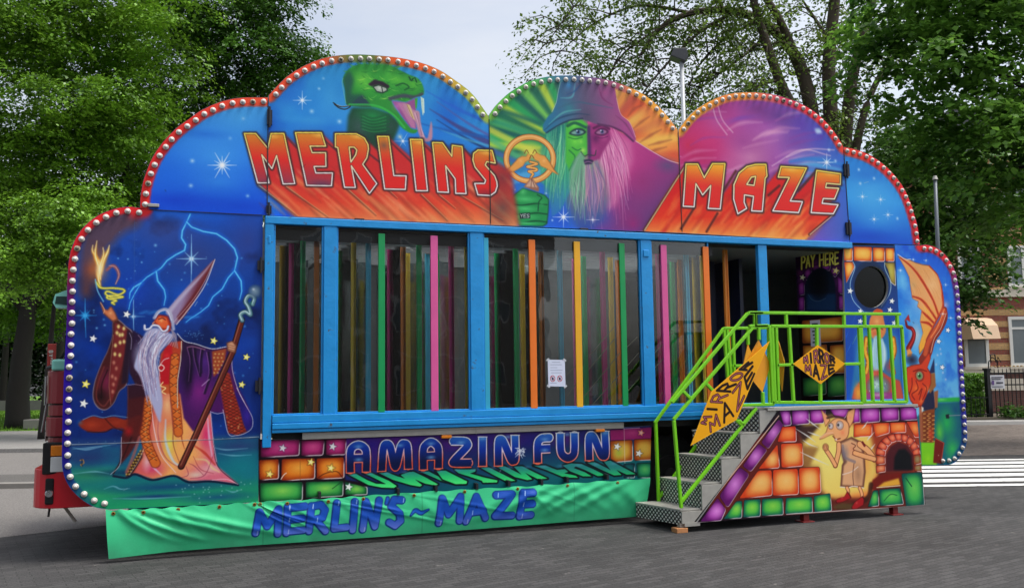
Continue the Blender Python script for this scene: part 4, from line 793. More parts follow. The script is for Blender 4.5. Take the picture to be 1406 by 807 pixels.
    for fr,ss in am:
        F(fr)
        for st in ss: cv.line(st,72,(6,8,24),soft=10,butt=True,a=.7)
        for st in ss: cv.line(st,64,None,soft=2,butt=True,grad=((0,150),(240,240,245),(0,370),(230,90,60),(235,215,225)))
        for st in ss: cv.line(st,49,None,soft=2,butt=True,grad=((0,130),(60,130,215),(0,360),(10,20,60),(16,50,150)))
        for st in ss: y=min(q[1] for q in st); x=[q[0] for q in st if q[1]<y+30]; cv.glow((np.mean(x),y+12),44,(130,190,235),.7,1.2,20)
        for st in ss[:1]:
            for e in (st[0],st[-1]):
                if e[1]>290 and e[0]!=240: cv.line([(e[0]-30,e[1]),(e[0]+30,e[1]-2)],7,(225,110,85),soft=2,sm=False)
                elif e[1]<180 and (e[0] in (540,1160,852,950,316)): cv.line([(e[0]-31,e[1]),(e[0]+31,e[1])],7,(240,240,245),soft=2,sm=False)
    F(S2); cv.line([(284,352),(347,352)],7,(225,110,85),soft=2,sm=False)
    for i in range(22): cv.line([(570+rg.uniform(-30,30),262+rg.uniform(-40,30)),(575+rg.uniform(-36,40),265+rg.uniform(-40,36))],4,(215,220,230),soft=2,sm=False,a=.8)
    cv.clip=None; F(FULL)
    # scuffs and scratches of use
    rg=np.random.default_rng(31)
    for i in range(46):
        x,y=rg.uniform(100,1320),rg.uniform(90,690); t=rg.uniform(0,3.14); L=rg.uniform(2,7)
        cv.line([(x,y),(x+L*math.cos(t),y+L*math.sin(t))],rg.uniform(.5,1.1),((210,210,210),(30,30,35))[i%2],soft=.8,sm=False,a=.5)

def paint_platform(cv):
    F=cv.frame; b=(0,cv.H,0,cv.W)
    cv.rgb[:]=np.array((22,8,20))/255.
    rg=np.random.default_rng(17)
    F(P2)
    cv.poly([(-330,260),(430,190),(830,180),(850,720),(-500,760)],(92,30,24),soft=10); cv.poly([(200,180),(560,180),(560,500),(520,640),(240,640)],(228,130,66),soft=14); cv.poly([(400,180),(830,180),(830,480),(540,480)],(150,55,34),soft=8)
    cv.poly([(95,190),(300,130),(520,260),(560,480),(500,600),(300,640),(215,600),(210,450),(105,440)],(236,205,105),soft=22); cv.glow((250,400),190,(245,230,130),.9,1.1,220); cv.poly([(60,200),(210,190),(150,260),(100,300)],(40,20,25),soft=10,a=.9); cv.poly([(100,320),(200,330),(140,450),(100,440)],(120,70,40),soft=14,a=.7)
    cv.glow((470,430),90,(240,150,80),.8,1.1,150)
    F(P1)
    for q in ([(580,110),(612,150),(515,297),(470,255)],[(455,262),(510,302),(408,437),(356,402)],[(340,405),(400,452),(265,660),(212,585)],[(203,595),(255,668),(225,737),(95,744)],[(583,60),(650,55),(657,148),(612,155)],[(660,55),(766,52),(768,140),(662,150)]): cv.brick(q,(186,78,186),(88,20,92),(228,150,224))
    for q in ([(600,160),(685,155),(688,250),(570,254)],[(573,263),(585,412),(452,420)],[(592,262),(726,258),(730,400),(596,412)],[(452,428),(537,424),(540,582),(333,602)],[(544,422),(698,416),(702,575),(542,584)],[(704,412),(832,405),(840,565),(706,577)]): cv.brick(q,(240,165,85),(205,65,30),(246,200,120))
    cv.brick([(600,160),(685,155),(688,250),(570,254)],(235,110,50),(190,45,25),(245,150,80))
    for q in ([(318,617),(355,614),(352,720),(238,727)],[(366,609),(468,603),(466,710),(360,718)],[(476,603),(605,596),(608,700),(474,708)],[(624,597),(785,590),(788,686),(618,696)],[(794,585),(897,568),(907,676),(800,686)]): cv.brick(q,(80,185,70),(8,85,75),(150,215,80))
    F(P2)
    for q in ([(143,95),(245,90),(228,182),(146,187)],[(258,85),(395,83),(360,150),(300,150)],[(400,84),(450,82),(453,176),(405,180)],[(461,85),(572,80),(575,172),(456,182)],[(579,82),(690,80),(692,165),(586,172)],[(698,80),(803,75),(808,160),(702,166)]): cv.brick(q,(184,68,178),(88,18,88),(228,146,218))
    for q in ([(415,190),(525,185),(526,262),(412,268)],[(531,183),(632,178),(632,243),(546,268)],[(637,178),(732,175),(735,238),(640,243)],[(737,172),(814,170),(822,268),(790,270)]): cv.brick(q,(235,120,55),(195,55,30),(245,160,85))
    # arch
    for i in range(9):
        a0,a1=math.pi*(1-i/9),math.pi*(1-(i+1)/9)
        q=[(686+138*math.cos(a0),375-132*math.sin(a0)),(686+138*math.cos(a1),375-132*math.sin(a1)),(692+86*math.cos(a1),385-95*math.sin(a1)),(692+86*math.cos(a0),385-95*math.sin(a0))]
        cv.brick(q,(225,95,65),(165,40,30),(240,150,110))
    for q in ([(550,378),(606,385),(608,432),(550,438)],[(550,442),(608,436),(610,480),(552,490)],[(780,380),(826,372),(830,430),(784,440)],[(786,444),(830,434),(832,480),(788,476)]): cv.brick(q,(220,110,75) if q[0][0]<700 else (130,100,60),(150,50,30),(240,170,120) if q[0][0]<700 else (170,150,110))
    cv.poly([(612,480),(612,380),(640,325),(690,296),(745,318),(778,372),(784,470),(740,478)],(72,22,30),soft=4); cv.poly([(660,470),(665,390),(690,345),(730,340),(765,378),(775,470)],(8,10,16),soft=8)
    cv.poly([(515,590),(530,530),(580,498),(700,485),(705,520),(600,545),(560,590)],(110,25,18),soft=6); cv.poly([(560,575),(600,545),(690,520),(700,562),(570,578)],(225,165,60),soft=5); cv.line([(555,578),(700,566)],4,(240,225,190),soft=2,sm=False)
    for q in ([(706,492),(835,482),(850,690),(737,700)],[(570,590),(700,580),(721,680),(575,692)],[(532,597),(565,593),(568,690),(500,697)]): cv.brick(q,(60,170,80),(8,75,70),(120,205,90))
    cv.line([(735,520),(770,570)],6,(15,60,50),soft=3); cv.line([(600,660),(640,620),(680,625)],6,(20,80,50),soft=3,a=.7)
    # sparks
    for q in (((122,155),(160,185),(210,222)),((55,215),(130,262),(180,300)),((130,235),(170,250),(210,262)),((100,285),(140,312),(190,330)),((85,360),(170,400),(260,440)),((500,170),(480,200),(462,218)),((540,238),(510,270),(495,290)),((545,310),(525,335),(515,350))): cv.line(q,9,(225,225,220),soft=5,a=.9,taper=(.2,1,.1))
    # goblin
    skin,shade,dk=(240,172,116),(185,110,72),(112,50,34)
    for q in (((240,205),(225,150),(208,92),(245,130),(270,165)),((372,180),(368,140),(378,108),(426,82),(412,170),(388,212))):
        cv.poly(q,dk,soft=3); c=np.mean(q,0); cv.poly([(c[0]+(x-c[0])*.86,c[1]+(y-c[1])*.9) for x,y in q],skin,soft=4); cv.glow(c,22,(235,140,110),.7)
    hd=[(202,278),(240,240),(258,190),(300,152),(350,155),(385,190),(378,265),(335,298),(300,292),(285,252),(222,278)]
    cv.poly(hd,dk,soft=3,sm=True); cv.poly([(310+(x-310)*.95,225+(y-225)*.94) for x,y in hd],skin,soft=4,sm=True); cv.glow((345,240),36,(240,130,90),.8); cv.glow((300,190),40,(245,195,150),.7)
    cv.line([(250,150),(300,140),(350,150)],12,(60,30,25),soft=6,a=.8)
    for x,y,r in ((328,195,24),(272,200,17)): cv.glow((x,y),r+4,(90,50,45),1,.4); cv.glow((x,y),r,(225,220,220),1,.35); cv.glow((x-r*.4,y-2),r*.4,(30,25,30),1,.5)
    cv.line([(205,274),(240,248),(285,240)],8,(245,190,150),soft=4,a=.8); cv.line([(285,262),(305,280),(330,276)],6,(110,35,30),soft=3); cv.poly([(296,278),(312,276),(308,292)],(240,235,220),soft=2)
    cv.poly([(318,300),(400,265),(470,300),(482,380),(488,480),(476,578),(330,572),(340,440),(350,420)],(110,70,55),soft=4); cv.poly([(330,310),(395,280),(455,310),(470,390),(476,480),(466,568),(342,562),(352,445),(372,420)],(222,168,124),soft=6); cv.glow((400,340),50,(226,150,110),.9); cv.glow((360,370),34,(125,115,125),.8,1,60); cv.glow((440,500),40,(150,110,85),.7,1,80); cv.line([(345,498),(400,480),(440,450)],6,(235,215,200),soft=3,a=.8); cv.line([(415,430),(408,500),(414,572)],6,(105,65,50),soft=4,a=.8); cv.line([(330,574),(380,578),(412,570),(476,580)],5,(230,215,205),soft=2)
    cv.line([(400,305),(425,320),(410,340),(430,360),(405,375)],5,(110,50,35),soft=3); cv.line([(345,320),(360,390),(420,420)],16,(120,110,120),soft=8,a=.7)
    for q,w in ((((322,312),(320,360),(300,440)),26),(((300,440),(272,390),(246,350)),22),(((450,312),(500,350),(540,402)),32),(((540,402),(480,385),(420,365)),24)): cv.line(q,w+8,dk,soft=3); cv.line(q,w,skin,soft=5)
    cv.glow((240,330),24,dk,1,.4); cv.glow((240,330),19,skin,1,.5); [cv.line([(228+i*9,318),(226+i*10,335)],3,dk,soft=2,a=.8) for i in range(4)]
    cv.line([(468,300),(480,320)],14,(110,25,30),soft=5)
    cv.line([(372,580),(380,600),(376,625)],24,dk,soft=3); cv.line([(372,580),(380,600),(376,625)],17,skin,soft=4); cv.line([(450,580),(462,610),(466,640)],24,dk,soft=3); cv.line([(450,580),(462,610),(466,640)],17,skin,soft=4)
    cv.line([(320,700),(400,690),(500,640),(520,560)],30,(50,22,14),soft=12,a=.85); cv.poly([(285,690),(340,670),(430,680),(420,715),(290,710)],(90,70,40),soft=8,a=.8)
    for q in ([(300,660),(318,645),(355,635),(376,600),(392,622),(400,642),(345,668),(306,674)],[(398,702),(416,670),(446,645),(470,628),(480,650),(476,685),(430,712),(404,716)]): cv.poly(q,(70,8,12),soft=3); c=np.mean(q,0); cv.poly([(c[0]+(x-c[0])*.88,c[1]+(y-c[1])*.86) for x,y in q],(160,26,32),soft=4); cv.glow((c[0]-8,c[1]-4),16,(215,80,75),.8)
    F(P1)
    cv.line([(60,748),(580,92)],7,(225,190,170),soft=2,sm=False,a=.9)
    cv.line([(60,750),(300,738),(600,716),(942,690)],5,(205,200,195),soft=2,sm=False,a=.9)
    F(P2); cv.line([(0,742),(400,716),(860,688)],5,(205,200,195),soft=2,sm=False,a=.9)
    for i in range(26): cv.glow((rg.uniform(-500,850),rg.uniform(80,90)),4,(40,30,30),.6)
    F(FULL)

def paint_pay(cv):
    F=cv.frame; b=(0,cv.H,0,cv.W); rg=np.random.default_rng(23)
    cv.rgb[:]=np.array((26,12,34))/255.
    F(R1)
    cv.poly([(40,60),(415,20),(440,520),(60,560)],(44,18,56),soft=6)
    for i in range(40):
        t=math.pi*(1.05-i/39*1.1); 
        if i%4==0: cv.glow((262+(125+30*(i%3))*math.cos(t),330-(170)*math.sin(t)),44,((120,45,120),(85,30,95))[i%2],.8,1.2)
    for q in ([(180,190),(250,175),(250,215),(205,235)],[(262,172),(330,180),(320,225),(258,215)],[(340,185),(395,230),(360,275),(325,230)],[(375,255),(418,300),(425,400),(380,390)],[(385,410),(425,408),(432,510),(388,512)],[(120,240),(170,200),(190,240),(150,300)],[(85,320),(130,300),(135,400),(90,410)],[(88,420),(133,415),(133,520),(92,525)]): cv.brick(q,(135,50,140),(56,18,66),(185,85,185))
    cv.poly([(135,520),(135,340),(165,260),(225,210),(280,208),(330,240),(360,320),(370,525)],(16,26,44),soft=3)
    cv.poly([(150,520),(150,400),(365,395),(368,520)],(22,50,88),soft=10); cv.glow((240,320),85,(6,8,14),1,.5,125); cv.line([(160,400),(190,440),(240,450),(290,430)],5,(60,90,120),soft=3,a=.8)
    for p,c,r in (((118,275),(235,225,190),26),((366,225),(245,215,110),30)): cv.star(p,r,c,.25)
    word='PAY HERE'; x=112
    q=[]
    xs=[(112,138),(146,172),(182,208),None,(246,276),(288,312),(322,348),(360,384)]
    for ch,xx in zip(word,xs):
        if xx is None: continue
        yt=lambda v:118-(v-112)*.11; hb=88 if ch!='P' else 96
        qd=((xx[0],yt(xx[0])),(xx[1],yt(xx[1])),(xx[1],yt(xx[1])+hb-6),(xx[0],yt(xx[0])+hb))
        letter(cv,ch,qd,19,(40,20,10),soft=5); letter(cv,ch,qd,13,(255,240,120),soft=3)
    F(R2)
    cv.poly([(60,30),(440,-20),(480,660),(100,680)],(14,8,10),soft=4)
    for q,cs in (([(112,55),(412,25),(420,205),(118,225)],0),([(120,240),(300,230),(300,340),(125,350)],0),([(322,238),(448,228),(450,440),(330,445)],0),([(120,480),(290,470),(295,600),(125,615)],1),([(305,470),(462,455),(470,605),(305,620)],1)):
        if cs==0: cv.brick(q,(225,158,62),(140,70,32),(240,190,95))
        else: cv.brick(q,(62,140,62),(22,66,42),(110,180,80))
    F(FULL)

def paint_banner(cv):
    F=cv.frame; b=(0,cv.H,0,cv.W)
    cv.rgb[:]=np.array((62,186,130))/255.
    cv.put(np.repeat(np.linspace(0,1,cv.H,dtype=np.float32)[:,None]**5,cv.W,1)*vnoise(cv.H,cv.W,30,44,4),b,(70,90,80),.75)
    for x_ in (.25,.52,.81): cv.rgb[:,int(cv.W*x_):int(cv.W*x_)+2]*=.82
    n=vnoise(cv.H,cv.W,60,41,4); cv.put(np.clip((n-.55)*4,0,1),b,(78,200,146),.4); cv.put(np.clip((.45-n)*4,0,1),b,(50,170,116),.4)
    lets=[(S1,[[(28,785),(55,640),(108,735),(188,620),(180,790)],[(250,605),(240,785)],[(252,612),(368,600)],[(248,694),(350,682)],[(242,775),(355,765)],[(412,600),(395,772)],[(412,602),(478,590),(506,625),(488,678),(415,696)],[(440,692),(508,772)],[(588,580),(568,755),(655,745)],[(712,570),(695,765)],[(765,760),(788,570),(848,740),(880,560)],[(1035,558),(985,555),(962,600),(1018,650),(1026,700),(988,735),(948,712)]]),
          (S2,[[(8,740),(32,572),(75,680),(160,560),(152,725)],[(195,730),(268,560),(328,705)],[(228,668),(312,655)],[(405,548),(512,542),(395,692),(512,688)],[(588,532),(565,695)],[(588,536),(655,530)],[(578,612),(650,606)],[(570,692),(642,685)]])]
    for fr,ss in lets:
        F(fr)
        for st in ss: cv.line(st,58,(14,44,112),soft=5,sm=False)
        for st in ss: cv.line([(x+3,y-2) for x,y in st],44,None,soft=5,sm=False,grad=((500,600),(20,72,160),(500,790),(110,130,225),(24,76,172)) if fr is S1 else ((300,560),(20,72,160),(300,740),(100,120,220),(24,76,172)))
        for st in ss: x,y=st[0]; cv.line([(x+16,y-14),(x+12,y+14)],5,(200,215,240),soft=3,sm=False,a=.8)
    F(S1); cv.line([(940,545),(930,580)],30,(14,44,112),soft=4,sm=False); cv.line([(940,547),(932,576)],18,(28,80,175),soft=4,sm=False)
    cv.line([(1095,662),(1130,628),(1168,645),(1218,622)],34,(14,44,112),soft=4,taper=(.5,1,1,.5)); cv.line([(1100,655),(1130,628),(1168,645),(1215,622)],20,(22,84,170),soft=4,taper=(.4,1,1,.4))
    F(FULL)

def paint_diamond(cv, corners):
    """MIRROR MAZE on a yellow diamond; corners left, top, right, bottom in the canvas' own metres"""
    cv.rgb[:]=np.array((238,168,30))/255.
    cv.fr=FULL
    l,t,r,bt=[np.array(c,float) for c in corners]
    ex=(r-l); mid=(l+r)/2
    up=t-mid; dn=bt-mid
    def P(u,v): # u along the long axis 0..1, v -1..1 (up positive)
        return tuple(l+ex*u+(up*v if v>=0 else dn*-v))
    rows=[('MIRROR',1,(.175,.325,.355,.49,.505,.635,.645,.745,.755,.84),0),('MAZE',-1,None,0)]
    def h(u): return (1-abs(u-.5)*2)
    W=np.hypot(*ex); sw_=min(np.hypot(*up),np.hypot(*dn))
    def row(word,u0,u1,sgn):
        n=len(word); du=(u1-u0)/n
        for i,ch in enumerate(word):
            a,b_=u0+du*(i+.16),u0+du*(i+.84)
            ha,hb=max(.16,h(a)*.80),max(.16,h(b_)*.80)
            lo=.07
            if sgn>0: q=(P(a,ha),P(b_,hb),P(b_,lo),P(a,lo))
            else: q=(P(a,-lo),P(b_,-lo),P(b_,-hb),P(a,-ha))
            letter(cv,ch,q,sw_*.12,(28,14,16),soft=sw_*.03)
            if i%2==0 or ch=='M': letter(cv,ch,q,sw_*.045,(205,110,125),soft=sw_*.03,a=.9)
    row('MIRROR',.19,.81,1); row('MAZE',.2,.8,-1)
    cv.line([tuple(c) for c in (l,t,r,bt)],W*.012,(246,182,44),soft=W*.006,sm=False,closed=True)

# ------------------------------------------------------------------ materials
def new_mat(name):
    m = bpy.data.materials.new(name); m.use_nodes = True
    n = m.node_tree.nodes; n.clear()
    out = n.new('ShaderNodeOutputMaterial'); p = n.new('ShaderNodeBsdfPrincipled')
    m.node_tree.links.new(p.outputs[0], out.inputs[0])
    return m, n, m.node_tree.links, p
def srgb(c):
    c = np.array(c, float)/255.; l = np.where(c <= .04045, c/12.92, ((c+.055)/1.055)**2.4); return (float(l[0]), float(l[1]), float(l[2]), 1.0)
MATS = {}
def plain(name, col, rough=.5, metal=0.0, var=.12, scale=6.0, bump=0.0, bscale=60.0, spec=.5, chips=None):
    """paint or metal with cloudy wear so that no face is perfectly even"""
    if name in MATS: return MATS[name]
    m, n, l, p = new_mat(name)
    tc = n.new('ShaderNodeTexCoord'); nz = n.new('ShaderNodeTexNoise'); nz.inputs['Scale'].default_value = scale; nz.inputs['Detail'].default_value = 6; nz.inputs['Roughness'].default_value = .65
    l.new(tc.outputs['Object'], nz.inputs['Vector'])
    mx = n.new('ShaderNodeMix'); mx.data_type = 'RGBA'; c = srgb(col)
    mx.inputs['A'].default_value = tuple(v*(1-var) for v in c[:3])+(1,); mx.inputs['B'].default_value = tuple(min(1, v*(1+var*.6)) for v in c[:3])+(1,)
    l.new(nz.outputs['Fac'], mx.inputs['Factor']); fin = mx.outputs['Result']
    if chips:
        cn_ = n.new('ShaderNodeTexNoise'); cn_.inputs['Scale'].default_value = chips[1]; cn_.inputs['Detail'].default_value = 8; cn_.inputs['Roughness'].default_value = .75; l.new(tc.outputs['Object'], cn_.inputs['Vector'])
        cr2 = n.new('ShaderNodeValToRGB'); cr2.color_ramp.elements[0].position = chips[2]; cr2.color_ramp.elements[0].color = (0, 0, 0, 1); cr2.color_ramp.elements[1].position = chips[2]+.035; l.new(cn_.outputs['Fac'], cr2.inputs[0])
        m2_ = n.new('ShaderNodeMix'); m2_.data_type = 'RGBA'; m2_.inputs['B'].default_value = srgb(chips[0]); l.new(fin, m2_.inputs['A']); l.new(cr2.outputs[0], m2_.inputs['Factor']); fin = m2_.outputs['Result']
    l.new(fin, p.inputs['Base Color'])
    mr = n.new('ShaderNodeMapRange'); mr.inputs['To Min'].default_value = max(.02, rough-.08); mr.inputs['To Max'].default_value = min(1, rough+.12)
    l.new(nz.outputs['Fac'], mr.inputs['Value']); l.new(mr.outputs['Result'], p.inputs['Roughness'])
    p.inputs['Metallic'].default_value = metal; p.inputs['Specular IOR Level'].default_value = spec
    if bump > 0:
        b = n.new('ShaderNodeBump'); b.inputs['Strength'].default_value = bump; b.inputs['Distance'].default_value = .01
        n2 = n.new('ShaderNodeTexNoise'); n2.inputs['Scale'].default_value = bscale; l.new(tc.outputs['Object'], n2.inputs['Vector']); l.new(n2.outputs['Fac'], b.inputs['Height']); l.new(b.outputs['Normal'], p.inputs['Normal'])
    MATS[name] = m; return m
def painted(name, img, rough=.32, bump=.15):
    m, n, l, p = new_mat(name)
    t = n.new('ShaderNodeTexImage'); t.image = img; t.interpolation = 'Cubic'; t.extension = 'EXTEND'
    l.new(t.outputs['Color'], p.inputs['Base Color'])
    tc = n.new('ShaderNodeTexCoord'); nz = n.new('ShaderNodeTexNoise'); nz.inputs['Scale'].default_value = 2.2; nz.inputs['Detail'].default_value = 4
    l.new(tc.outputs['Object'], nz.inputs['Vector'])
    mr = n.new('ShaderNodeMapRange'); mr.inputs['To Min'].default_value = rough-.08; mr.inputs['To Max'].default_value = rough+.22; l.new(nz.outputs['Fac'], mr.inputs['Value']); l.new(mr.outputs['Result'], p.inputs['Roughness'])
    b = n.new('ShaderNodeBump'); b.inputs['Strength'].default_value = bump; b.inputs['Distance'].default_value = .02; l.new(nz.outputs['Fac'], b.inputs['Height']); l.new(b.outputs['Normal'], p.inputs['Normal'])
    p.inputs['Specular IOR Level'].default_value = .22
    return m
def glass(name, tint=(.82, .88, .88), refl=1.45, rough=.02):
    m, n, l, p = new_mat(name); n.remove(p); out = [x for x in n if x.type == 'OUTPUT_MATERIAL'][0]
    tr = n.new('ShaderNodeBsdfTransparent'); tr.inputs['Color'].default_value = (*tint, 1)
    gl = n.new('ShaderNodeBsdfGlossy'); gl.inputs['Roughness'].default_value = rough
    fr = n.new('ShaderNodeFresnel'); fr.inputs['IOR'].default_value = refl
    tc = n.new('ShaderNodeTexCoord'); nz = n.new('ShaderNodeTexNoise'); nz.inputs['Scale'].default_value = 1.6; l.new(tc.outputs['Object'], nz.inputs['Vector'])
    b = n.new('ShaderNodeBump'); b.inputs['Strength'].default_value = .25; b.inputs['Distance'].default_value = .02; l.new(nz.outputs['Fac'], b.inputs['Height']); l.new(b.outputs['Normal'], gl.inputs['Normal'])
    mx = n.new('ShaderNodeMixShader'); l.new(fr.outputs[0], mx.inputs[0]); l.new(tr.outputs[0], mx.inputs[1]); l.new(gl.outputs[0], mx.inputs[2]); l.new(mx.outputs[0], out.inputs[0])
    MATS[name] = m; return m

# ------------------------------------------------------------------ mesh helpers
class MB:
    def __init__(s): s.v, s.f, s.m, s.uv = [], [], [], {}
    def add(s, vs, fs, mi=0):
        o = len(s.v); s.v += [tuple(float(c) for c in p) for p in vs]
        for f in fs: s.f.append(tuple(o+i for i in f)); s.m.append(mi)
        return s
    def box(s, x0, x1, y0, y1, z0, z1, mi=0):
        return s.add([(x, y, z) for x in (x0, x1) for y in (y0, y1) for z in (z0, z1)], [(0, 1, 3, 2), (4, 6, 7, 5), (0, 4, 5, 1), (2, 3, 7, 6), (0, 2, 6, 4), (1, 5, 7, 3)], mi)
    def bar(s, a, b, w, h=None, mi=0, up=(0, 1, 0), round_=0):
        a, b = Vector(a), Vector(b); d = (b-a).normalized(); u = Vector(up)
        if abs(d.dot(u)) > .95: u = Vector((1, 0, 0))
        r = d.cross(u).normalized(); u = r.cross(d); h = h or w
        if round_:
            ring = [(math.cos(2*math.pi*i/round_)*w/2, math.sin(2*math.pi*i/round_)*h/2) for i in range(round_)]
        else: ring = [(-w/2, -h/2), (w/2, -h/2), (w/2, h/2), (-w/2, h/2)]
        n = len(ring)
        vs = [tuple(p+r*x+u*y) for p in (a, b) for x, y in ring]
        return s.add(vs, [tuple(range(n))[::-1], tuple(range(n, 2*n))]+[(i, (i+1) % n, n+(i+1) % n, n+i) for i in range(n)], mi)
    def prism(s, poly, f0, f1, mi=0, mback=None):
        """poly of 2-D points; f0(p), f1(p) give the 3-D point of the front and back face"""
        n = len(poly); o = len(s.v)
        s.v += [tuple(map(float, f0(p))) for p in poly]+[tuple(map(float, f1(p))) for p in poly]
        mb = mi if mback is None else mback
        s.f.append(tuple(range(o, o+n))); s.m.append(mi); s.f.append(tuple(range(o+2*n-1, o+n-1, -1))); s.m.append(mb)
        for i in range(n): s.f.append((o+i, o+n+i, o+n+(i+1) % n, o+(i+1) % n)); s.m.append(mb)
        return s
    def tube(s, pts, rad, n=8, mi=0):
        pts = [Vector(p) for p in pts]; o = len(s.v); k = len(pts)
        rs = rad if hasattr(rad, '__len__') else [rad]*k
        for i, p in enumerate(pts):
            d = (pts[min(i+1, k-1)]-pts[max(i-1, 0)]).normalized(); u = Vector((0, 0, 1)) if abs(d.z) < .9 else Vector((1, 0, 0))
            r = d.cross(u).normalized(); u = r.cross(d)
            for j in range(n): t = 2*math.pi*j/n; s.v.append(tuple(p+(r*math.cos(t)+u*math.sin(t))*rs[i]))
        for i in range(k-1):
            for j in range(n): s.f.append((o+i*n+j, o+i*n+(j+1) % n, o+(i+1)*n+(j+1) % n, o+(i+1)*n+j)); s.m.append(mi)
        s.f.append(tuple(o+j for j in range(n))[::-1]); s.m.append(mi); s.f.append(tuple(o+(k-1)*n+j for j in range(n))); s.m.append(mi)
        return s
    def lathe(s, prof, c, axis='y', n=24, mi=0):
        """prof: (radius, offset along axis)"""
        o = len(s.v); k = len(prof); c = Vector(c)
        for r, h in prof:
            for j in range(n):
                t = 2*math.pi*j/n; a, b = r*math.cos(t), r*math.sin(t)
                s.v.append(tuple(c+(Vector((a, h, b)) if axis == 'y' else Vector((a, b, h)) if axis == 'z' else Vector((h, a, b)))))
        for i in range(k-1):
            for j in range(n): s.f.append((o+i*n+j, o+i*n+(j+1) % n, o+(i+1)*n+(j+1) % n, o+(i+1)*n+j)); s.m.append(mi)
        s.f.append(tuple(o+j for j in range(n))); s.m.append(mi); s.f.append(tuple(o+(k-1)*n+j for j in range(n))); s.m.append(mi)
        return s
    def build(s, name, mats, parent=None, loc=None, bevel=0.0, smooth_=False, uvf=None):
        L = Vector(loc) if loc is not None else (wloc(parent) if parent else Vector((0, 0, 0)))
        me = bpy.data.meshes.new(name)
        me.from_pydata([(x-L.x, y-L.y, z-L.z) for x, y, z in s.v], [], s.f)
        for m in (mats if isinstance(mats, (list, tuple)) else [mats]): me.materials.append(m)
        me.polygons.foreach_set('material_index', s.m)
        bm = bmesh.new(); bm.from_mesh(me)
        bmesh.ops.recalc_face_normals(bm, faces=bm.faces[:])
        big = [f for f in bm.faces if len(f.verts) > 4]
        if big: bmesh.ops.triangulate(bm, faces=big, ngon_method='EAR_CLIP')
        if uvf:
            ul = bm.loops.layers.uv.new('UVMap')
            for f in bm.faces:
                for lp in f.loops: lp[ul].uv = uvf(lp.vert.co+L)
        if smooth_:
            for f in bm.faces: f.smooth = True
        bm.to_mesh(me); bm.free()
        o = bpy.data.objects.new(name, me); C.objects.link(o)
        if bevel > 0:
            b = o.modifiers.new('bevel', 'BEVEL'); b.width = bevel; b.segments = 2; b.limit_method = 'ANGLE'; b.angle_limit = R(40)
        if parent: o.parent = parent; o.location = L-wloc(parent)
        else: o.location = L
        return o
def wloc(o):
    v = Vector(o.location)
    while o.parent: o = o.parent; v += Vector(o.location)
    return v
def thing(name, label, cat, loc=(0, 0, 0), group=None):
    o = bpy.data.objects.new(name, None); o.empty_display_size = .2; C.objects.link(o); o.location = loc
    return tag(o, label, cat, group)
def tag(o, label=None, cat=None, group=None, kind=None):
    if label: o['label'] = label
    if cat: o['category'] = cat
    if group: o['group'] = group
    if kind: o['kind'] = kind
    return o
def dup(o, parent, loc):
    c = o.copy(); C.objects.link(c); c.parent = parent; c.location = Vector(loc)-wloc(parent); return c

# ------------------------------------------------------------------ canvases -> painted materials
planeY = lambda Y: (lambda x, y: (lambda p: (p[..., 0], p[..., 2]))(on_y(x, y, Y)))
XZ = lambda x, y, Y=YF: (lambda p: (float(p[0]), float(p[2])))(on_y(x, y, Y))
cvF = Canvas(planeY(YF), -1.35, 9.5, .25, 5.15, 210); paint_front(cvF)
mFront = painted('airbrushed front', cvF.image('front_art'))
cvP = Canvas(planeY(YP), 4.75, 8.0, -.05, 1.3, 260); paint_platform(cvP)
mPlat = painted('airbrushed platform', cvP.image('platform_art', seed=8))
YB = YF-.07
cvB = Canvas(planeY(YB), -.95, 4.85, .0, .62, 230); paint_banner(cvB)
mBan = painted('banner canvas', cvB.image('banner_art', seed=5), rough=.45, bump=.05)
for _m, _r in ((mFront, .35), (mBan, .4)): pass
uvF = lambda co: cvF.uv(co.x, co.z)
uvP = lambda co: cvP.uv(co.x, co.z)
uvB = lambda co: cvB.uv(co.x, co.z)

mBack = plain('grey board back', (150, 150, 148), .6)
mBlue = plain('sky blue paint', (22, 148, 220), .4, var=.3, scale=5, bump=.2, bscale=22, chips=((74, 78, 84), 10, .625))
mBlueD = plain('groove blue paint', (12, 92, 150), .5)
mAlu = plain('weathered aluminium', (178, 174, 166), .42, .55, var=.2, scale=14)
mDark = plain('dark steel', (24, 24, 26), .55)
mBlack = plain('black rubber', (17, 17, 18), .8, bump=.3)
mBulb = plain('white lamp plastic', (214, 208, 200), .35, var=.3, scale=2.2)
mBulbC = plain('lamp lens', (214, 208, 200), .15, var=.15, scale=60)
mOrange = plain('orange lens', (228, 130, 30), .25)
mRust = plain('hinge steel', (52, 52, 58), .5, .6)
mInt = plain('interior wall', (128, 134, 136), .4, var=.3)
mIntB = plain('interior dark blue', (16, 26, 58), .4, var=.3)
mWhite = plain('white body paint', (205, 205, 200), .4)
POLE = {'g': plain('green pole', (8, 152, 82), .38, var=.22, scale=4, chips=((110, 104, 98), 11, .69)), 'p': plain('pink pole', (226, 92, 158), .38, var=.22, scale=4, chips=((110, 104, 98), 11, .69)), 'o': plain('orange pole', (240, 120, 34), .38, var=.22, scale=4, chips=((110, 104, 98), 11, .69)), 'y': plain('yellow pole', (244, 178, 34), .38, var=.22, scale=4, chips=((110, 104, 98), 11, .69)), 'c': plain('cyan pole', (52, 172, 205), .38, var=.22, scale=4, chips=((110, 104, 98), 11, .69)), 'm': plain('magenta pole', (170, 36, 110), .35, var=.22, scale=4)}
mGlass = glass('window glass', (.97, .98, .98), 1.52, .008)
mMaze = glass('maze glass', (.975, .99, .985), 1.3, .01)

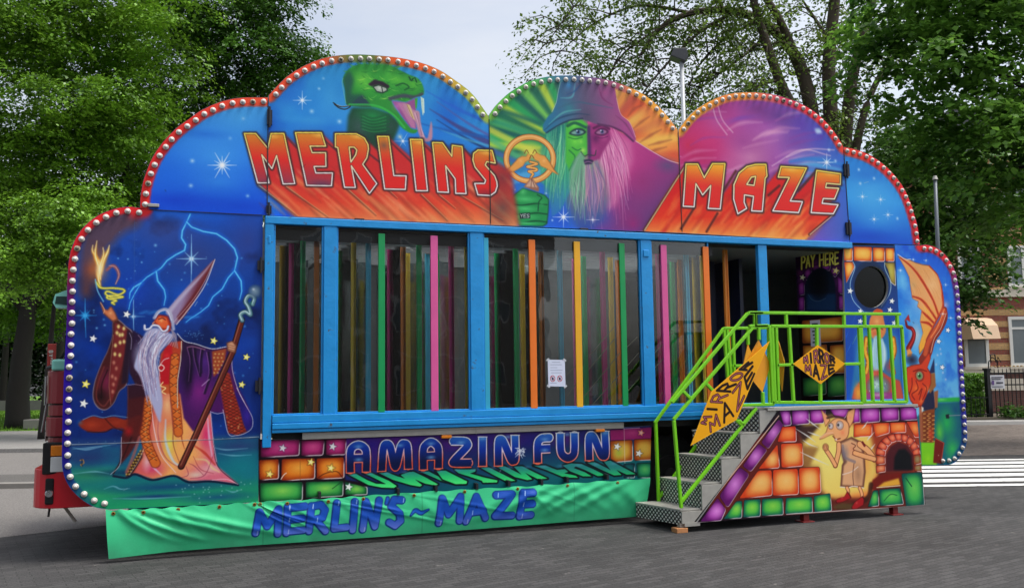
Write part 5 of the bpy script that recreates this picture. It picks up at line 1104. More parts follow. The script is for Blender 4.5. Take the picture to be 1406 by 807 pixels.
# ------------------------------------------------------------------ the attraction on its trailer
TR = thing('fairground_trailer', 'long mirror maze attraction on a trailer with airbrushed boards, blue window frame and coloured poles', 'trailer', (4.2, 9.6, 0))
LABEL = {'A': 'left wing board with a wizard holding up a flame', 'B': 'blue upper corner board left of the title', 'C': 'arched board with a green dragon above the word MERLINS', 'D': 'arched board with a bearded face half green half magenta', 'E': 'arched magenta board with the word MAZE', 'F': 'blue upper corner board right of the title', 'G': 'right wing board with a red dragon and a castle'}
bulb_mb = MB().lathe([(.027, 0), (.0285, -.010), (.025, -.018), (.017, -.021)], (0, 0, 0), 'y', 14, 0).lathe([(.0175, -.022), (.015, -.032), (.007, -.037), (.001, -.038)], (0, 0, 0), 'y', 12, 1)
bulb_proto = None
TH = {'A': 0.03, 'G': 0.03}
for key in 'ABCDEFG':
    px = PANEL[key]; e = {'A': EDGE_A, 'B': EDGE_B, 'C': EDGE_C, 'D': EDGE_D, 'E': EDGE_E, 'F': EDGE_F, 'G': EDGE_G}[key]
    edge = smooth(e, n=4); rest = px[len(e):]
    P = [XZ(*p) for p in list(map(tuple, edge))+rest]
    pan = MB().prism(P, lambda p: (p[0], YF, p[1]), lambda p: (p[0], YF+.035, p[1]), 0, 1).build('painted_board', [mFront, mBack], TR, uvf=uvF)
    pan['label'] = LABEL[key]
    # lamps along the edge
    E_ = np.array([XZ(*p) for p in edge]); cen = np.array(P).mean(0)
    t = np.gradient(E_, axis=0); nrm = np.stack([t[:, 1], -t[:, 0]], 1); nrm /= np.hypot(nrm[:, 0], nrm[:, 1])[:, None]
    sgn = np.sign(((cen-E_)*nrm).sum()); ins = E_+nrm*sgn*.047
    s = np.concatenate([[0], np.cumsum(np.hypot(*np.diff(ins, axis=0).T))]); tot = s[-1]; n = int(round(tot/.1))
    for i in range(n):
        q = (i+.5)/n*tot; x = np.interp(q, s, ins[:, 0]); z = np.interp(q, s, ins[:, 1])
        if bulb_proto is None:
            dull_me = None; bulb_proto = bulb_mb.build('bulb', [mBulb, mBulbC], pan, loc=(0, 0, 0), smooth_=True); bulb_proto.location = Vector((x, YF, z))-wloc(pan); brng = np.random.default_rng(19); dull_me = bulb_proto.data.copy(); dull_me.materials[0] = plain('yellowed lamp plastic', (176, 164, 140), .5, var=.2); dull_me.materials[1] = plain('dead lamp', (96, 90, 82), .3)
        else:
            c_ = dup(bulb_proto, pan, (x+brng.normal(0, .0025), YF, z+brng.normal(0, .0025)))
            if brng.random() < .09: c_.data = dull_me

ZT = XZ(760, 314.5)[1]; ZTB = XZ(760, 324.5)[1]           # top rail
ZS, ZSB = XZ(640, 563)[1], XZ(640, 585.5)[1]               # sill
XL, XR = XZ(362, 440)[0], XZ(1167, 333)[0]
XSR = XZ(1240, 560)[0]
# frame
MB().box(XL, XR, YF-.045, YF+.04, ZTB, ZT-.004).build('top_rail', mBlue, TR, bevel=.008)
sill = MB().box(XL+.09, XSR, YF-.05, YF+.03, ZS-.075, ZS).box(XL+.09, XSR, YF-.062, YF+.03, ZS-.135, ZS-.079).box(XL+.09, XSR, YF-.05, YF+.03, ZSB, ZS-.139)
sill.box(XL+.1, XSR-.01, YF-.04, YF+.02, ZSB+.01, ZS-.01); sill.build('sill', mBlue, TR, bevel=.006)
POSTS = [(362, 374, 440), (443.5, 461, 440), (645, 663, 440), (880.5, 894.5, 440), (1041, 1053, 400)]
PXS = []
for i, (a, b, y) in enumerate(POSTS):
    x0, x1 = XZ(a, y)[0], XZ(b, y)[0]; PXS.append((x0, x1))
    zb = ZS-.31 if i == 0 else ZS
    mb = MB().box(x0, x1, YF-.04+.002*i, YF+.03, zb, ZTB)
    if i in (0, 3): mb.box(x0+.03, x1-.03, YF-.046, YF-.03, ZTB-.2, ZTB-.12)
    mb.build('post', mBlue, TR, bevel=.006)
def inner_frame(x0, x1):   # slim blue bead round each pane
    return MB().box(x0, x0+.02, YF-.02, YF+.02, ZS, ZTB).box(x1-.02, x1, YF-.02, YF+.02, ZS, ZTB).box(x0+.02, x1-.02, YF-.02, YF+.02, ZS, ZS+.015)
bays = [(PXS[0][1], PXS[1][0]), (PXS[1][1], PXS[2][0]), (PXS[2][1], PXS[3][0]), (PXS[3][1], XZ(975, 440)[0])]
panes = []
for x0, x1 in bays:
    f = inner_frame(x0, x1).build('window_frame', mBlue, TR, bevel=.004)
    g = MB().box(x0+.02, x1-.02, YF+.004, YF+.010, ZS+.015, ZTB).build('pane', mGlass, f); panes.append(g)
tp = {2: [], 3: []}
for (xa, ya), (xb, yb) in (((370, 580), (405, 545)), ((375, 655), (410, 608)), ((455, 510), (550, 398)), ((452, 560), (555, 438)), ((440, 655), (570, 495)), ((470, 685), (640, 495)), ((590, 480), (635, 437)), ((550, 690), (640, 592)), ((695, 500), (768, 420)), ((700, 550), (745, 500))):
    tp[2 if xa < 690 else 3].append((XZ(640+xa*.3717, 300+ya*.3717), XZ(640+xb*.3717, 300+yb*.3717)))
for k_, ls in tp.items():
    m_ = MB(); [m_.bar((a[0], YF+.013, a[1]), (b[0], YF+.013, b[1]), .007, .002) for a, b in ls]; m_.build('reflection_lines', plain('pale reflection strips', (150, 150, 132), .5), panes[k_])  # slanting reflections in the panes, laid on as thin pale strips
# poles in the front row
for a, b, c in ((519, 528, 'g'), (591, 601, 'p'), (664.5, 671, 'c'), (726.5, 735.5, 'o'), (789, 797.5, 'y'), (851.5, 859, 'g'), (909, 917, 'p'), (967, 975, 'o')):
    x0, x1 = XZ(a, 440)[0], XZ(b, 440)[0]
    MB().box(x0, x1, YF-.022, YF+.001, ZS+.002, ZTB-.05).build('pole', POLE[c], TR, bevel=.004)
# poles of the maze behind the glass, each a slotted aluminium profile
FL, CE = 1.20, 3.17
POLE_BRIGHT = {'g': plain('inner green pole', (22, 196, 108), .3, var=.25, scale=3), 'p': plain('inner pink pole', (255, 130, 190), .3, var=.25, scale=3), 'o': plain('inner orange pole', (255, 146, 52), .3, var=.25, scale=3), 'y': plain('inner yellow pole', (255, 212, 58), .3, var=.25, scale=3), 'c': plain('inner cyan pole', (88, 212, 246), .3, var=.25, scale=3), 'm': plain('inner magenta pole', (222, 56, 146), .3, var=.25, scale=3)}  # front pole colours brightened in the paint to offset the dim interior
INNER = [(386, 'y', 10.5), (399, 'm', 10.0), (415, 'g', 9.8), (434, 'o', 9.5), (466, 'g', 10.9), (485, 'y', 9.9), (505.5, 'c', 9.6), (535, 'm', 10.6), (553.5, 'o', 10.1), (575.5, 'g', 9.7), (620, 'm', 9.9), (642, 'y', 9.5), (650, 'm', 10.5), (683, 'g', 10.7), (709, 'g', 9.9), (718, 'y', 10.6), (744, 'o', 10.1), (770, 'c', 9.6), (803, 'g', 10.6), (829, 'm', 9.8), (906, 'm', 9.7), (945, 'c', 9.7), (956, 'y', 10.6), (967, 'y', 10.1), (999, 'o', 9.75), (405, 'c', 11.1), (600, 'g', 11.0), (560, 'y', 11.1), (690, 'm', 11.1), (790, 'p', 11.1), (850, 'o', 10.9), (925, 'g', 11.0), (478, 'p', 11.2), (587, 'c', 10.9), (698, 'c', 11.2), (840, 'y', 10.4), (935, 'o', 11.2)]
ipos = []
for px_, c, Y in INNER:
    Y = 9.2+(Y-9.5)*.55; x = float(on_y(px_, 450, Y)[0]); ipos.append((x, Y)); w = .026
    MB().box(x-w, x-.011, Y-.02, Y+.02, FL, CE).box(x+.011, x+w, Y-.02, Y+.02, FL, CE).box(x-.0112, x+.0112, Y-.009, Y+.009, FL, CE).build('pole', POLE_BRIGHT[c], TR)
# glass walls between the maze poles
rg_ = np.random.default_rng(5)
pairs = [(0, 2), (1, 3), (4, 5), (5, 6), (7, 8), (8, 9), (10, 11), (13, 14), (14, 16), (16, 17), (20, 21), (22, 23)]
for i, j in pairs:
    (xa, ya), (xb, yb) = ipos[i], ipos[j]; d = Vector((xb-xa, yb-ya, 0)); n_ = Vector((-d.y, d.x, 0)).normalized()*.004
    a, b = Vector((xa, ya, 0)), Vector((xb, yb, 0)); vs = [tuple(p+s_*n_+Vector((0, 0, z))) for p in (a, b) for s_ in (-1, 1) for z in (FL+.03, CE-.02)]
    MB().add(vs, [(0, 1, 3, 2), (4, 6, 7, 5), (0, 4, 5, 1), (2, 3, 7, 6), (0, 2, 6, 4), (1, 5, 7, 3)]).build('maze_pane', mMaze, TR)
mMir = plain('mirror', (150, 160, 160), .03, 1.0, var=.05)
# body shell
YBK = 11.45
XB0, XB1 = XL+.02, XZ(1262, 336)[0]-.05
MB().box(XB0, XB1, YF+.06, YBK, FL-.09, FL).build('floor', plain('floor plate', (150, 140, 134), .5, var=.3), TR)
MB().box(XB0, XB1, YBK-.03, YBK, FL+.002, CE-.002, 0).box(XB0, XB1, YBK+.002, YBK+.05, FL-.09, ZT, 1).build('back_wall', [mInt, mWhite], TR)
XMZ = XZ(985, 400)[0]
rf = MB().box(XB0-.02, XB1+.02, YF+.045, YF+.17, CE, ZT+.03, 2).box(XB0, XMZ, YF+.076, YF+.086, CE-.12, CE-.002, 2).box(XB0-.02, XB1+.02, YBK-.25, YBK+.06, CE, ZT+.03, 0)
for i in range(9): x = XB0+.0+(XB1-XB0-.06)*i/8; rf.box(x, x+.06, YF+.172, YBK-.252, CE+.01, ZT+.02, 1)
rf.box(XB0+.62, XB0+.66, YF+.09, YBK-.3, CE-.16, CE-.002, 0).box(XMZ, XB1, YF+.172, YBK-.252, CE, ZT+.02, 0)
for i in range(9): y = YF+.21+i*.232; rf.box(XB0+.05, XMZ-.01, y, y+.012, CE-.09, CE+.005, 0)  # slats added to keep the bright roof sheet out of sight
rf = rf.build('roof', [mInt, mWhite, mDark], TR)
m_, n_, l_, p_ = new_mat('added skylight sheet'); t_ = n_.new('ShaderNodeBsdfTranslucent'); t_.inputs['Color'].default_value = (.95, .96, .97, 1); mx_ = n_.new('ShaderNodeMixShader'); mx_.inputs[0].default_value = .92; p_.inputs['Base Color'].default_value = (.8, .8, .8, 1)
l_.new(p_.outputs[0], mx_.inputs[1]); l_.new(t_.outputs[0], mx_.inputs[2]); l_.new(mx_.outputs[0], [x for x in n_ if x.type == 'OUTPUT_MATERIAL'][0].inputs[0])
MB().add([(XB0, YF+.15, ZT+.035), (XMZ+.02, YF+.15, ZT+.035), (XMZ+.02, YBK-.2, ZT+.035), (XB0, YBK-.2, ZT+.035)], [(0, 1, 2, 3)]).build('added_skylight', m_, rf)  # unseen translucent roof, added to let light into the maze
MB().box(XB0-.05, XB0-.004, YF+.06, YBK, FL-.09, CE, 1).box(XB0, XB0+.03, YF+.06, YBK-.04, FL, CE, 0).build('end_wall', [mInt, mWhite], TR)
MB().box(XB1+.004, XB1+.05, YF+.06, YBK, FL-.09, CE, 0).build('end_wall', [mWhite], TR)
for px_, Y, w_, a_ in ((474, 10.75, .16, .5), (493, 11.0, .12, -.4), (563, 10.9, .2, .6), (607, 10.6, .16, -.5), (676, 10.9, .14, .4), (732, 10.8, .18, -.6), (812, 10.9, .16, .5), (938, 10.5, .14, .5), (450, 11.1, .12, .3), (409, 10.8, .13, -.5)):
    x = float(on_y(px_, 450, Y)[0]); dx, dy = w_*math.cos(a_), w_*math.sin(a_)
    MB().bar((x, Y, FL+.02), (x, Y, CE-.05), w_*2, .012, up=(math.sin(a_), math.cos(a_), 0)).build('mirror', mMir, TR)
for i in (1, 4):    # mirrors on the far side of the maze
    x = .9+i*1.15; MB().box(x, x+.8, YBK-.055, YBK-.035, FL+.05, CE-.1).build('mirror', mMir, TR)
# skirt, its rail, marker lamps
SKIRT = [(355, 603), (400, 603.5), (500, 599), (640, 593.5), (855, 586.8), (895, 584), (893, 668), (640, 690), (356, 704)]
MB().prism([XZ(*p) for p in SKIRT], lambda p: (p[0], YF+.012, p[1]), lambda p: (p[0], YF+.05, p[1]), 0, 1).build('skirt_board', [mFront, mBack], TR, uvf=uvF)['label'] = 'long skirt board lettered AMAZIN FUN'
x0, z0 = XZ(415, 597); x1, z1 = XZ(856, 581.5)
MB().box(x0, x1, YF-.012, YF+.02, ZSB-.075, ZSB-.005).box(x0+1.8, x0+1.81, YF-.02, YF+.02, ZSB-.078, ZSB-.004).box(x0, x1, YF-.018, YF+.0, ZSB-.03, ZSB-.022).build('side_rail', mAlu, TR, bevel=.004)
for p in ((612.5, 599), (823, 590.5)):
    x, z = XZ(*p); MB().box(x-.055, x+.055, YF-.03, YF+.011, z-.016, z+.016).build('marker_lamp', mOrange, TR, bevel=.006)
# hinges and catches
HG = [(368, 152, 372, 172), (367, 283, 371, 293), (1159, 226, 1163, 242), (1162, 306, 1166, 322), (355, 358, 361, 371), (352, 522, 360, 537)]
hb = None
for a, b, c, d in HG:
    xa, za = XZ(a, d); xb, zb = XZ(c, b)
    MB().box(xa-.012, xb+.012, YF-.028, YF-.001, za, zb).bar(((xa+xb)/2, YF-.032, za-.03), ((xa+xb)/2, YF-.032, zb+.03), .022, round_=8).build('hinge', mRust, TR)
for (xa, ya), (xb, yb) in (((671.5, 160), (673.7, 309)), ((931, 179), (936.6, 320)), ((1158.3, 203), (1166.7, 332)), ((368.2, 134), (366.8, 296))):
    A_, B_ = XZ(xa, ya), XZ(xb, yb); MB().bar((A_[0], YF-.002, A_[1]-.03), (B_[0], YF-.002, B_[1]+.02), .008, .006).build('board_joint', mDark, TR)
A_, B_ = XZ(205, 288), XZ(360, 295.5); MB().bar((A_[0], YF-.002, A_[1]), (B_[0], YF-.002, B_[1]), .006, .008).build('board_joint', mDark, TR)
for p in ((493, 303), (211, 283), (801, 316)): x, z = XZ(*p); MB().box(x-.05, x+.05, YF-.03, YF-.002, z-.012, z+.02).build('catch', mRust if p[0] != 211 else mAlu, TR, bevel=.004)
# pay booth: front with a round window, angled wall with the cash hatch
BOOTH = [(1158, 337), (1193, 337), (1228.3, 337), (1240.5, 560), (1200, 562), (1162.5, 562)]
hc = (1080+628*.18492, 330+346*.18492); hr = (126*.18492, 155*.18492)
def half(s_):
    arc = [(hc[0]+s_*hr[0]*math.sin(t), hc[1]-hr[1]*math.cos(t)) for t in np.linspace(0, math.pi, 17)]
    side = [(1158, 337), (1162.5, 562)] if s_ < 0 else [(1228.3, 337), (1240.5, 560)]
    return [(hc[0], 337)]+arc+[(hc[0]+2, 561)]+side[::-1]
bf = MB()
for s_ in (-1, 1): bf.prism([XZ(*p) for p in half(s_)], lambda p: (p[0], YF-.004, p[1]), lambda p: (p[0], YF+.03, p[1]), 0, 1)
booth = bf.build('booth_front', [mFront, mBack], TR, uvf=uvF); booth['label'] = 'booth front painted with a wizard over a crystal ball'
cx, cz = XZ(*hc); MB().box(cx-.25, cx+.25, YF+.032, YF+.036, cz-.3, cz+.3).build('booth_window', glass('dark round glass', (.2, .24, .28), 1.3), booth); MB().box(cx-.32, cx+.32, YF+.4, YF+.43, cz-.5, cz+.45).build('booth_dark_board', mIntB, TR)  # dark board added behind the round window so it shows dark
x58, z58 = XZ(1158, 337)
dr = ray(1092, 347); tt = (z58-EYE)/dr[2]; pl = CAMP+dr*tt              # far top corner at the same height
PU = np.array([x58-pl[0], YF-pl[1], 0.0]); PL = np.hypot(*PU[:2]); PU /= PL; PN = np.array([-PU[1], PU[0], 0.0])
def pay_fn(x, y):
    p = on_plane(x, y, pl, PN); d = p-pl; return d @ PU, p[..., 2]
cvY = Canvas(pay_fn, -.05, PL+.05, 1.0, z58+.1, 420); paint_pay(cvY)
mPay = painted('airbrushed pay wall', cvY.image('pay_art', seed=9))
def payp(u, z, off=0.0): return (pl[0]+PU[0]*u+PN[0]*off, pl[1]+PU[1]*u+PN[1]*off, z)
off_s = -1 if PN[1] > 0 else 1
pay = MB().prism([(0, FL+.002), (PL-.004, FL+.002), (PL-.004, z58-.01), (0, z58-.01)], lambda p: payp(p[0], p[1]), lambda p: payp(p[0], p[1], -off_s*.04), 0, 1)
payo = pay.build('pay_wall', [mPay, mIntB], TR, uvf=lambda co: cvY.uv(float((np.array(co)-pl) @ PU), co.z)); payo['label'] = 'angled booth wall lettered PAY HERE'
# price plate on the pay wall
def pay_px(x, y): u, z = pay_fn(x, y); return float(u), float(z)
(u0, zt), (u1, zb) = pay_px(1112.5, 440), pay_px(1127.5, 475)
MB().prism([(u0, zb), (u1, zb), (u1, zt), (u0, zt)], lambda p: payp(p[0], p[1], off_s*.008), lambda p: payp(p[0], p[1], off_s*.001)).build('price_plate', plain('pale plate', (206, 206, 222), .4), payo)
mInk = plain('ink', (60, 62, 80), .6)
mbk = MB()
for r_, (c0_, c1_) in enumerate(((.2, .8), (.3, .7), (.2, .75), (.25, .8), (.3, .7), (.2, .6))):
    z = zt-(zt-zb)*(.14+.14*r_); mbk.prism([(u0+(u1-u0)*c0_, z-.012), (u0+(u1-u0)*c1_, z-.012), (u0+(u1-u0)*c1_, z+.008), (u0+(u1-u0)*c0_, z+.008)], lambda p: payp(p[0], p[1], off_s*.011), lambda p: payp(p[0], p[1], off_s*.0085))
mbk.build('price_lettering', mInk, payo)
# door leaf and stick leaning inside the entrance
MB().box(x58-1.75, x58-1.1, 10.25, 10.3, FL+.002, CE-.02).build('inner_door', mIntB, TR)
MB().box(x58-.95, x58-.9, 9.9, YBK-.04, FL+.002, CE-.02).build('inner_wall', mIntB, TR)
# chassis, wheels
MB().box(XB0+.2, XB1-.2, 9.6, 9.72, .78, FL-.1).box(XB0+.2, XB1-.2, 10.8, 10.92, .78, FL-.1).box(XB0+.1, XB1-.1, YF+.08, YBK, FL-.16, FL-.092).box(1.2, 3.6, 9.5, 10.9, .45, .76).box(3.9, 4.4, YF+.1, 11.2, .35, 1.0).build('chassis', mDark, TR)
def wheel(parent, x, y, r=.5, w=.28):
    t = MB().lathe([(r*.56, -w/2+.02), (r*.9, -w/2), (r, -w/2+.04), (r, w/2-.04), (r*.9, w/2), (r*.56, w/2-.02)], (x, y, r), 'y', 32)
    for i in range(28): a = 2*math.pi*i/28; t.bar((x+math.cos(a)*r*.985, y-w*.42, r+math.sin(a)*r*.985), (x+math.cos(a+.06)*r*.985, y+w*.42, r+math.sin(a+.06)*r*.985), .03, .03)
    to = t.build('wheel', mBlack, parent)
    MB().lathe([(r*.57, -w/2+.05), (r*.5, -w/2+.01), (r*.42, -w/2+.06), (r*.2, -w/2+.08), (r*.18, -w/2+.0), (.01, -w/2-.01)], (x, y, r), 'y', 24).build('rim', plain('dirty rim', (40, 38, 38), .7), to)
    return to
xw = float(on_y(915, 600, 9.35)[0])
for x in (xw, xw+1.15):
    for y in (9.4, 11.15): wheel(TR, x, y, .46)

# ------------------------------------------------------------------ lorry cab behind the left wing board
YC = 9.28
def cz_(y, x=75): return float(on_y(x, y, YC)[2])
xc0 = float(on_y(57, 600, YC)[0]); xc1 = XB0-.25
CAB = thing('lorry_cab', 'dark red lorry cab with mint pillars half hidden behind the left wing board', 'lorry', ((xc0+xc1)/2, 10.4, 0))
mRed = plain('dark red paint', (132, 26, 38), .3, var=.1); mRed2 = plain('bright red bumper paint', (205, 24, 40), .38, var=.22, scale=4, chips=((110, 104, 98), 11, .69)); mMint = plain('mint paint', (132, 206, 190), .35); mChr = plain('chrome trim', (200, 202, 205), .18, .9)
def shell(x0, x1, z0, z1, r=.22, grow=0.0, lean=0.0):
    pts = []
    x0 -= grow; ya, yb = YC-grow, YC+2.3+grow
    for cx_, cy_, a0 in ((x0+r, ya+r, math.pi), ):
        for t in np.linspace(0, math.pi/2, 7): pts.append((cx_-r*math.cos(t), cy_-r*math.sin(t)))
    pts += [(x1, ya), (x1, yb)]
    for t in np.linspace(0, math.pi/2, 7): pts.append((x0+r-r*math.sin(t), yb-r+r*math.cos(t)))
    return MB().prism(pts, lambda p: (p[0]+(lean if p[0] < x0+r+.01 else 0), p[1], z1), lambda p: (p[0], p[1], z0))
z508, z555, z572, z600, z640, z697 = [cz_(v) for v in (509, 556, 573, 601, 642, 697)]
for z0, z1, g in ((z555+.012, z508, 0.0), (z572+.012, z555, -.012), (z600+.01, z572, .0), (z640, z600, -.02)):
    shell(xc0, xc1, z0, z1, grow=g).build('cab_panel', mRed, CAB, bevel=.012)
shell(xc0, xc1, z640-.02, z508-.01, grow=-.03).build('cab_core', mDark, CAB)
bp = shell(xc0-.03, xc0+1.0, z697, z640-.01, r=.26, grow=.05).build('bumper', mRed2, CAB, bevel=.02)
def on_corner(px, py, back=.02):    # a point on the rounded near corner
    p = on_y(px, py, YC+.06); return Vector(p)
a, b = on_corner(65, 655), on_corner(76, 690)
MB().box(a.x, b.x-.0, YC-.055, YC+.06, b.z, a.z).build('fog_lamp', mBlack, bp, bevel=.015)
MB().lathe([(.001, -.012), (.03, -.01), (.036, 0)], ((a.x+b.x)/2, YC-.056, (a.z+b.z)/2-.02), 'y', 14).build('lens', mChr, bp)
a, b = on_corner(68, 609), on_corner(92, 647)
hl = MB().box(a.x-.04, b.x+.02, YC-.045, YC+.1, b.z-.01, a.z+.015).build('headlight', mBlack, CAB, bevel=.01)
zz = a.z-(a.z-b.z)*.42
MB().box(a.x+.03, b.x+.0, YC-.06, YC-.04, zz+.004, a.z-.01).build('indicator', mOrange, hl, bevel=.006)
MB().box(a.x+.03, b.x+.0, YC-.058, YC-.04, b.z+.01, zz-.004).build('lamp_lens', plain('headlight lens', (210, 212, 210), .12), hl, bevel=.006)
# windscreen side, pillars, roof
zr = 2.95
for (xa, xb, ya, yb) in ((xc0+.2, xc0+.66, YC+.03, YC+.1), (xc0+.2, xc0+.66, YC+2.2, YC+2.27)):
    MB().add([(xa, ya, z508), (xa+.1, ya, z508), (xb, ya, zr), (xb-.1, ya, zr), (xa, yb, z508), (xa+.1, yb, z508), (xb, yb, zr), (xb-.1, yb, zr)], [(0, 1, 2, 3), (7, 6, 5, 4), (0, 4, 5, 1), (1, 5, 6, 2), (2, 6, 7, 3), (3, 7, 4, 0)]).build('pillar', mMint, CAB, bevel=.01)
MB().box(xc0+.5, xc1, YC+.03, YC+2.27, zr, zr+.14).build('cab_roof', mMint, CAB, bevel=.04)
MB().box(xc1-.5, xc1, YC+.02, YC+2.28, z508, zr).build('cab_rear', mMint, CAB)
MB().add([(xc0+.12, YC+.11, z508), (xc0+.12, YC+2.19, z508), (xc0+.56, YC+2.19, zr), (xc0+.56, YC+.11, zr)], [(0, 1, 2, 3)]).build('windscreen', glass('dark glass', (.25, .3, .3), 1.5), CAB)
MB().box(xc0+.3, xc1-.5, YC+.05, YC+.056, z508, zr).build('side_window', MATS['dark glass'], CAB)
MB().box(xc0+.06, xc0+.26, YC+.01, YC+.16, z508+.002, z508+.11).build('scuttle', mMint, CAB, bevel=.02)
for y0 in (511, 575, 590): 
    z = cz_(y0); MB().box(xc0-.012, xc0+.0, YC+.25, YC+2.05, z-.12, z-.03).build('grille_bar', mChr, CAB, bevel=.006)
MB().bar((xc0-.03, YC+.18, z600+.05), (xc0+.02, YC+.16, z508-.22), .018, round_=8).build('grab_handle', mChr, CAB)
MB().bar((xc0+.0, YC+.12, z555-.0), (xc0+.0, YC+.12, z508-.05), .02, round_=8).build('grab_handle', mChr, CAB)
# mirror, wiper arm, name board
mx0, mz0 = (float(v) for v in on_y(75, 424, YC-.02)[[0, 2]]); mx1, mz1 = (float(v) for v in on_y(97, 400, YC-.02)[[0, 2]])
mir = MB().prism([(mx0, mz0+.05), (mx0+.03, mz0), (mx1+.1, mz0+.0), (mx1+.1, mz1+.05), (mx1-.02, mz1), (mx0+.02, mz1-.04)], lambda p: (p[0], YC-.14, p[1]), lambda p: (p[0], YC-.02, p[1])).build('mirror', mMint, CAB, bevel=.02)
MB().prism([(mx0+.02, mz0+.04), (mx1+.06, mz0+.02), (mx1+.06, mz0+.11), (mx0+.03, mz0+.11)], lambda p: (p[0], YC-.145, p[1]), lambda p: (p[0], YC-.139, p[1])).build('mirror_glass', plain('mirror glass', (70, 100, 98), .1, .6), mir)
MB().tube([(mx1+.05, YC-.08, mz0+.03), (mx1+.12, YC-.0, mz0-.2), (mx1+.18, YC+.05, mz0-.5)], .014).build('mirror_arm', mDark, CAB)
sx0, sz0 = (float(v) for v in on_y(64.5, 508, YC+.3)[[0, 2]]); sx1, sz1 = (float(v) for v in on_y(77.5, 472, YC+.3)[[0, 2]])
nb = MB().box(sx0, sx1, YC+.29, YC+.31, sz0, sz1).build('name_board', plain('red board', (150, 44, 36), .45), CAB, bevel=.004)
lt = MB()
def flat_letter(mb, ch, f, w, t):
    for st in GL[ch]:
        for p, q in zip(st[:-1], st[1:]):
            A0, B0 = np.array(f(*p)), np.array(f(*q)); mb.bar(tuple(A0), tuple(B0), w, t)
sw, sh = sx1-sx0, sz1-sz0
for i, ch in enumerate('BYPRO'):
    k = .24 if i < 2 else .12; z_ = sz1-sh*(.26+(.14*i if i < 2 else .16+.09*i-.06)); k2 = .085 if i < 2 else .055
    flat_letter(lt, ch, lambda u, v, z_=z_, k=k, k2=k2: (sx0+sw*(.62-.40*v*(k/.24)), YC+.287, z_-sh*k2*u), .009 if i < 2 else .006, .004)
lt.build('name_lettering', mWhite, nb)
MB().tube([(xc0+.0, YC+.2, z508+.03), (xc0+.08, YC+.1, z508+.05), (xc0+.2, YC+.05, z508+.22), (xc0+.3, YC+.03, z508+.6)], .02).build('wiper_arm', mDark, CAB)
for y in (YC+.2, YC+2.1): wheel(CAB, xc0+1.25, y, .5)
MB().tube([(float(on_y(66, 697, YC)[0]), YC+.1, z697+.02), (float(on_y(64, 706, YC)[0]), YC+.1, z697-.09)], .01).build('tow_pin', mDark, CAB)
a_ = on_y(84, 698, YC+.3); b_ = on_y(104, 716, YC+.3); MB().bar(tuple(a_+np.array((0, 0, .06))), tuple(b_), .02, .05).build('step_bracket', mAlu, CAB)

# ------------------------------------------------------------------ green banner hung along the bottom
BAN = thing('canvas_banner', "green canvas banner lettered MERLIN'S MAZE in blue, hung below the painted boards", 'banner', (2.0, YB, .3))
top = smooth([(145, 699), (200, 697), (270, 693), (345, 688.5), (357, 687.5), (430, 684), (500, 679.5), (600, 673), (700, 667.5), (800, 661), (893, 655.5)], n=8)
bot = [(150, 765.5), (230, 757), (350, 748), (500, 738), (640, 727), (780, 716), (884, 708)]
T_ = np.array([XZ(*p, YB) for p in top]); Bm = np.array([XZ(*p, YB) for p in bot])
NU, NV = 260, 22
us = np.linspace(0, 1, NU)
tx = np.interp(us, np.linspace(0, 1, len(T_)), T_[:, 0]); tz = np.interp(us, np.linspace(0, 1, len(T_)), T_[:, 1])
bx = Bm[0, 0]+(Bm[-1, 0]-Bm[0, 0])*us; bz = np.interp(bx, Bm[:, 0], Bm[:, 1])
vs, fs = [], []
rgb_ = np.random.default_rng(3)
folds = [(rgb_.uniform(-.2, 1.1), rgb_.uniform(-1.8, 1.8), rgb_.uniform(.004, .014), rgb_.uniform(.003, .012)) for _ in range(52)]
folds += [(.05, 1.5, .014, .034), (.09, 2.1, .02, .034), (.03, 1.2, .012, .024), (.13, 2.3, .02, .026), (.86, -2.1, .014, .03), (.9, -1.9, .014, .026), (.94, -2.0, .014, .024), (.97, -1.6, .012, .02), (.82, -2.0, .014, .02)]
for j in range(NV):
    v = j/(NV-1)
    for i in range(NU):
        u = us[i]; x = tx[i]*(1-v)+bx[i]*v; z = tz[i]*(1-v)+bz[i]*v
        w = 0.0
        for fu, fk, fw, fa in folds:
            d = (u-fu-fk*.09*v)/fw; w += fa*math.exp(-d*d)*math.sin(math.pi*min(1, .15+v))
        sag = .012*math.sin(u*math.pi*26)**2*(1-v)**3
        y = YB-w-.03*math.sin(v*math.pi)*.6-(.05*v*max(0, 1-u*9)); 
        vs.append((x, y, z-sag))
for j in range(NV-1):
    for i in range(NU-1): o_ = j*NU+i; fs.append((o_, o_+1, o_+NU+1, o_+NU))
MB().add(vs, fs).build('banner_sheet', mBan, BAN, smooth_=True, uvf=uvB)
hem = MB()
for i in range(0, NU-1, 2):
    pass
for k in range(14):
    u = (k+.3)/14; i = int(u*(NU-1)); x, y, z = vs[NU+i]
    MB().lathe([(.016, -.004), (.018, -.009), (.009, -.011), (.007, -.004)], (x, y, z-.005), 'y', 12).build('eyelet', plain('brass', (190, 150, 80), .3, .8), BAN)
for px_, py_ in ((439, 680), (547, 675), (599, 671), (655, 668), (699, 664), (744, 662), (779, 659), (834, 655)):
    x, z = XZ(px_, py_, YB); MB().box(x-.012, x+.012, YB-.012, YB+.08, z-.025, z+.035).build('hook', mRust, BAN)

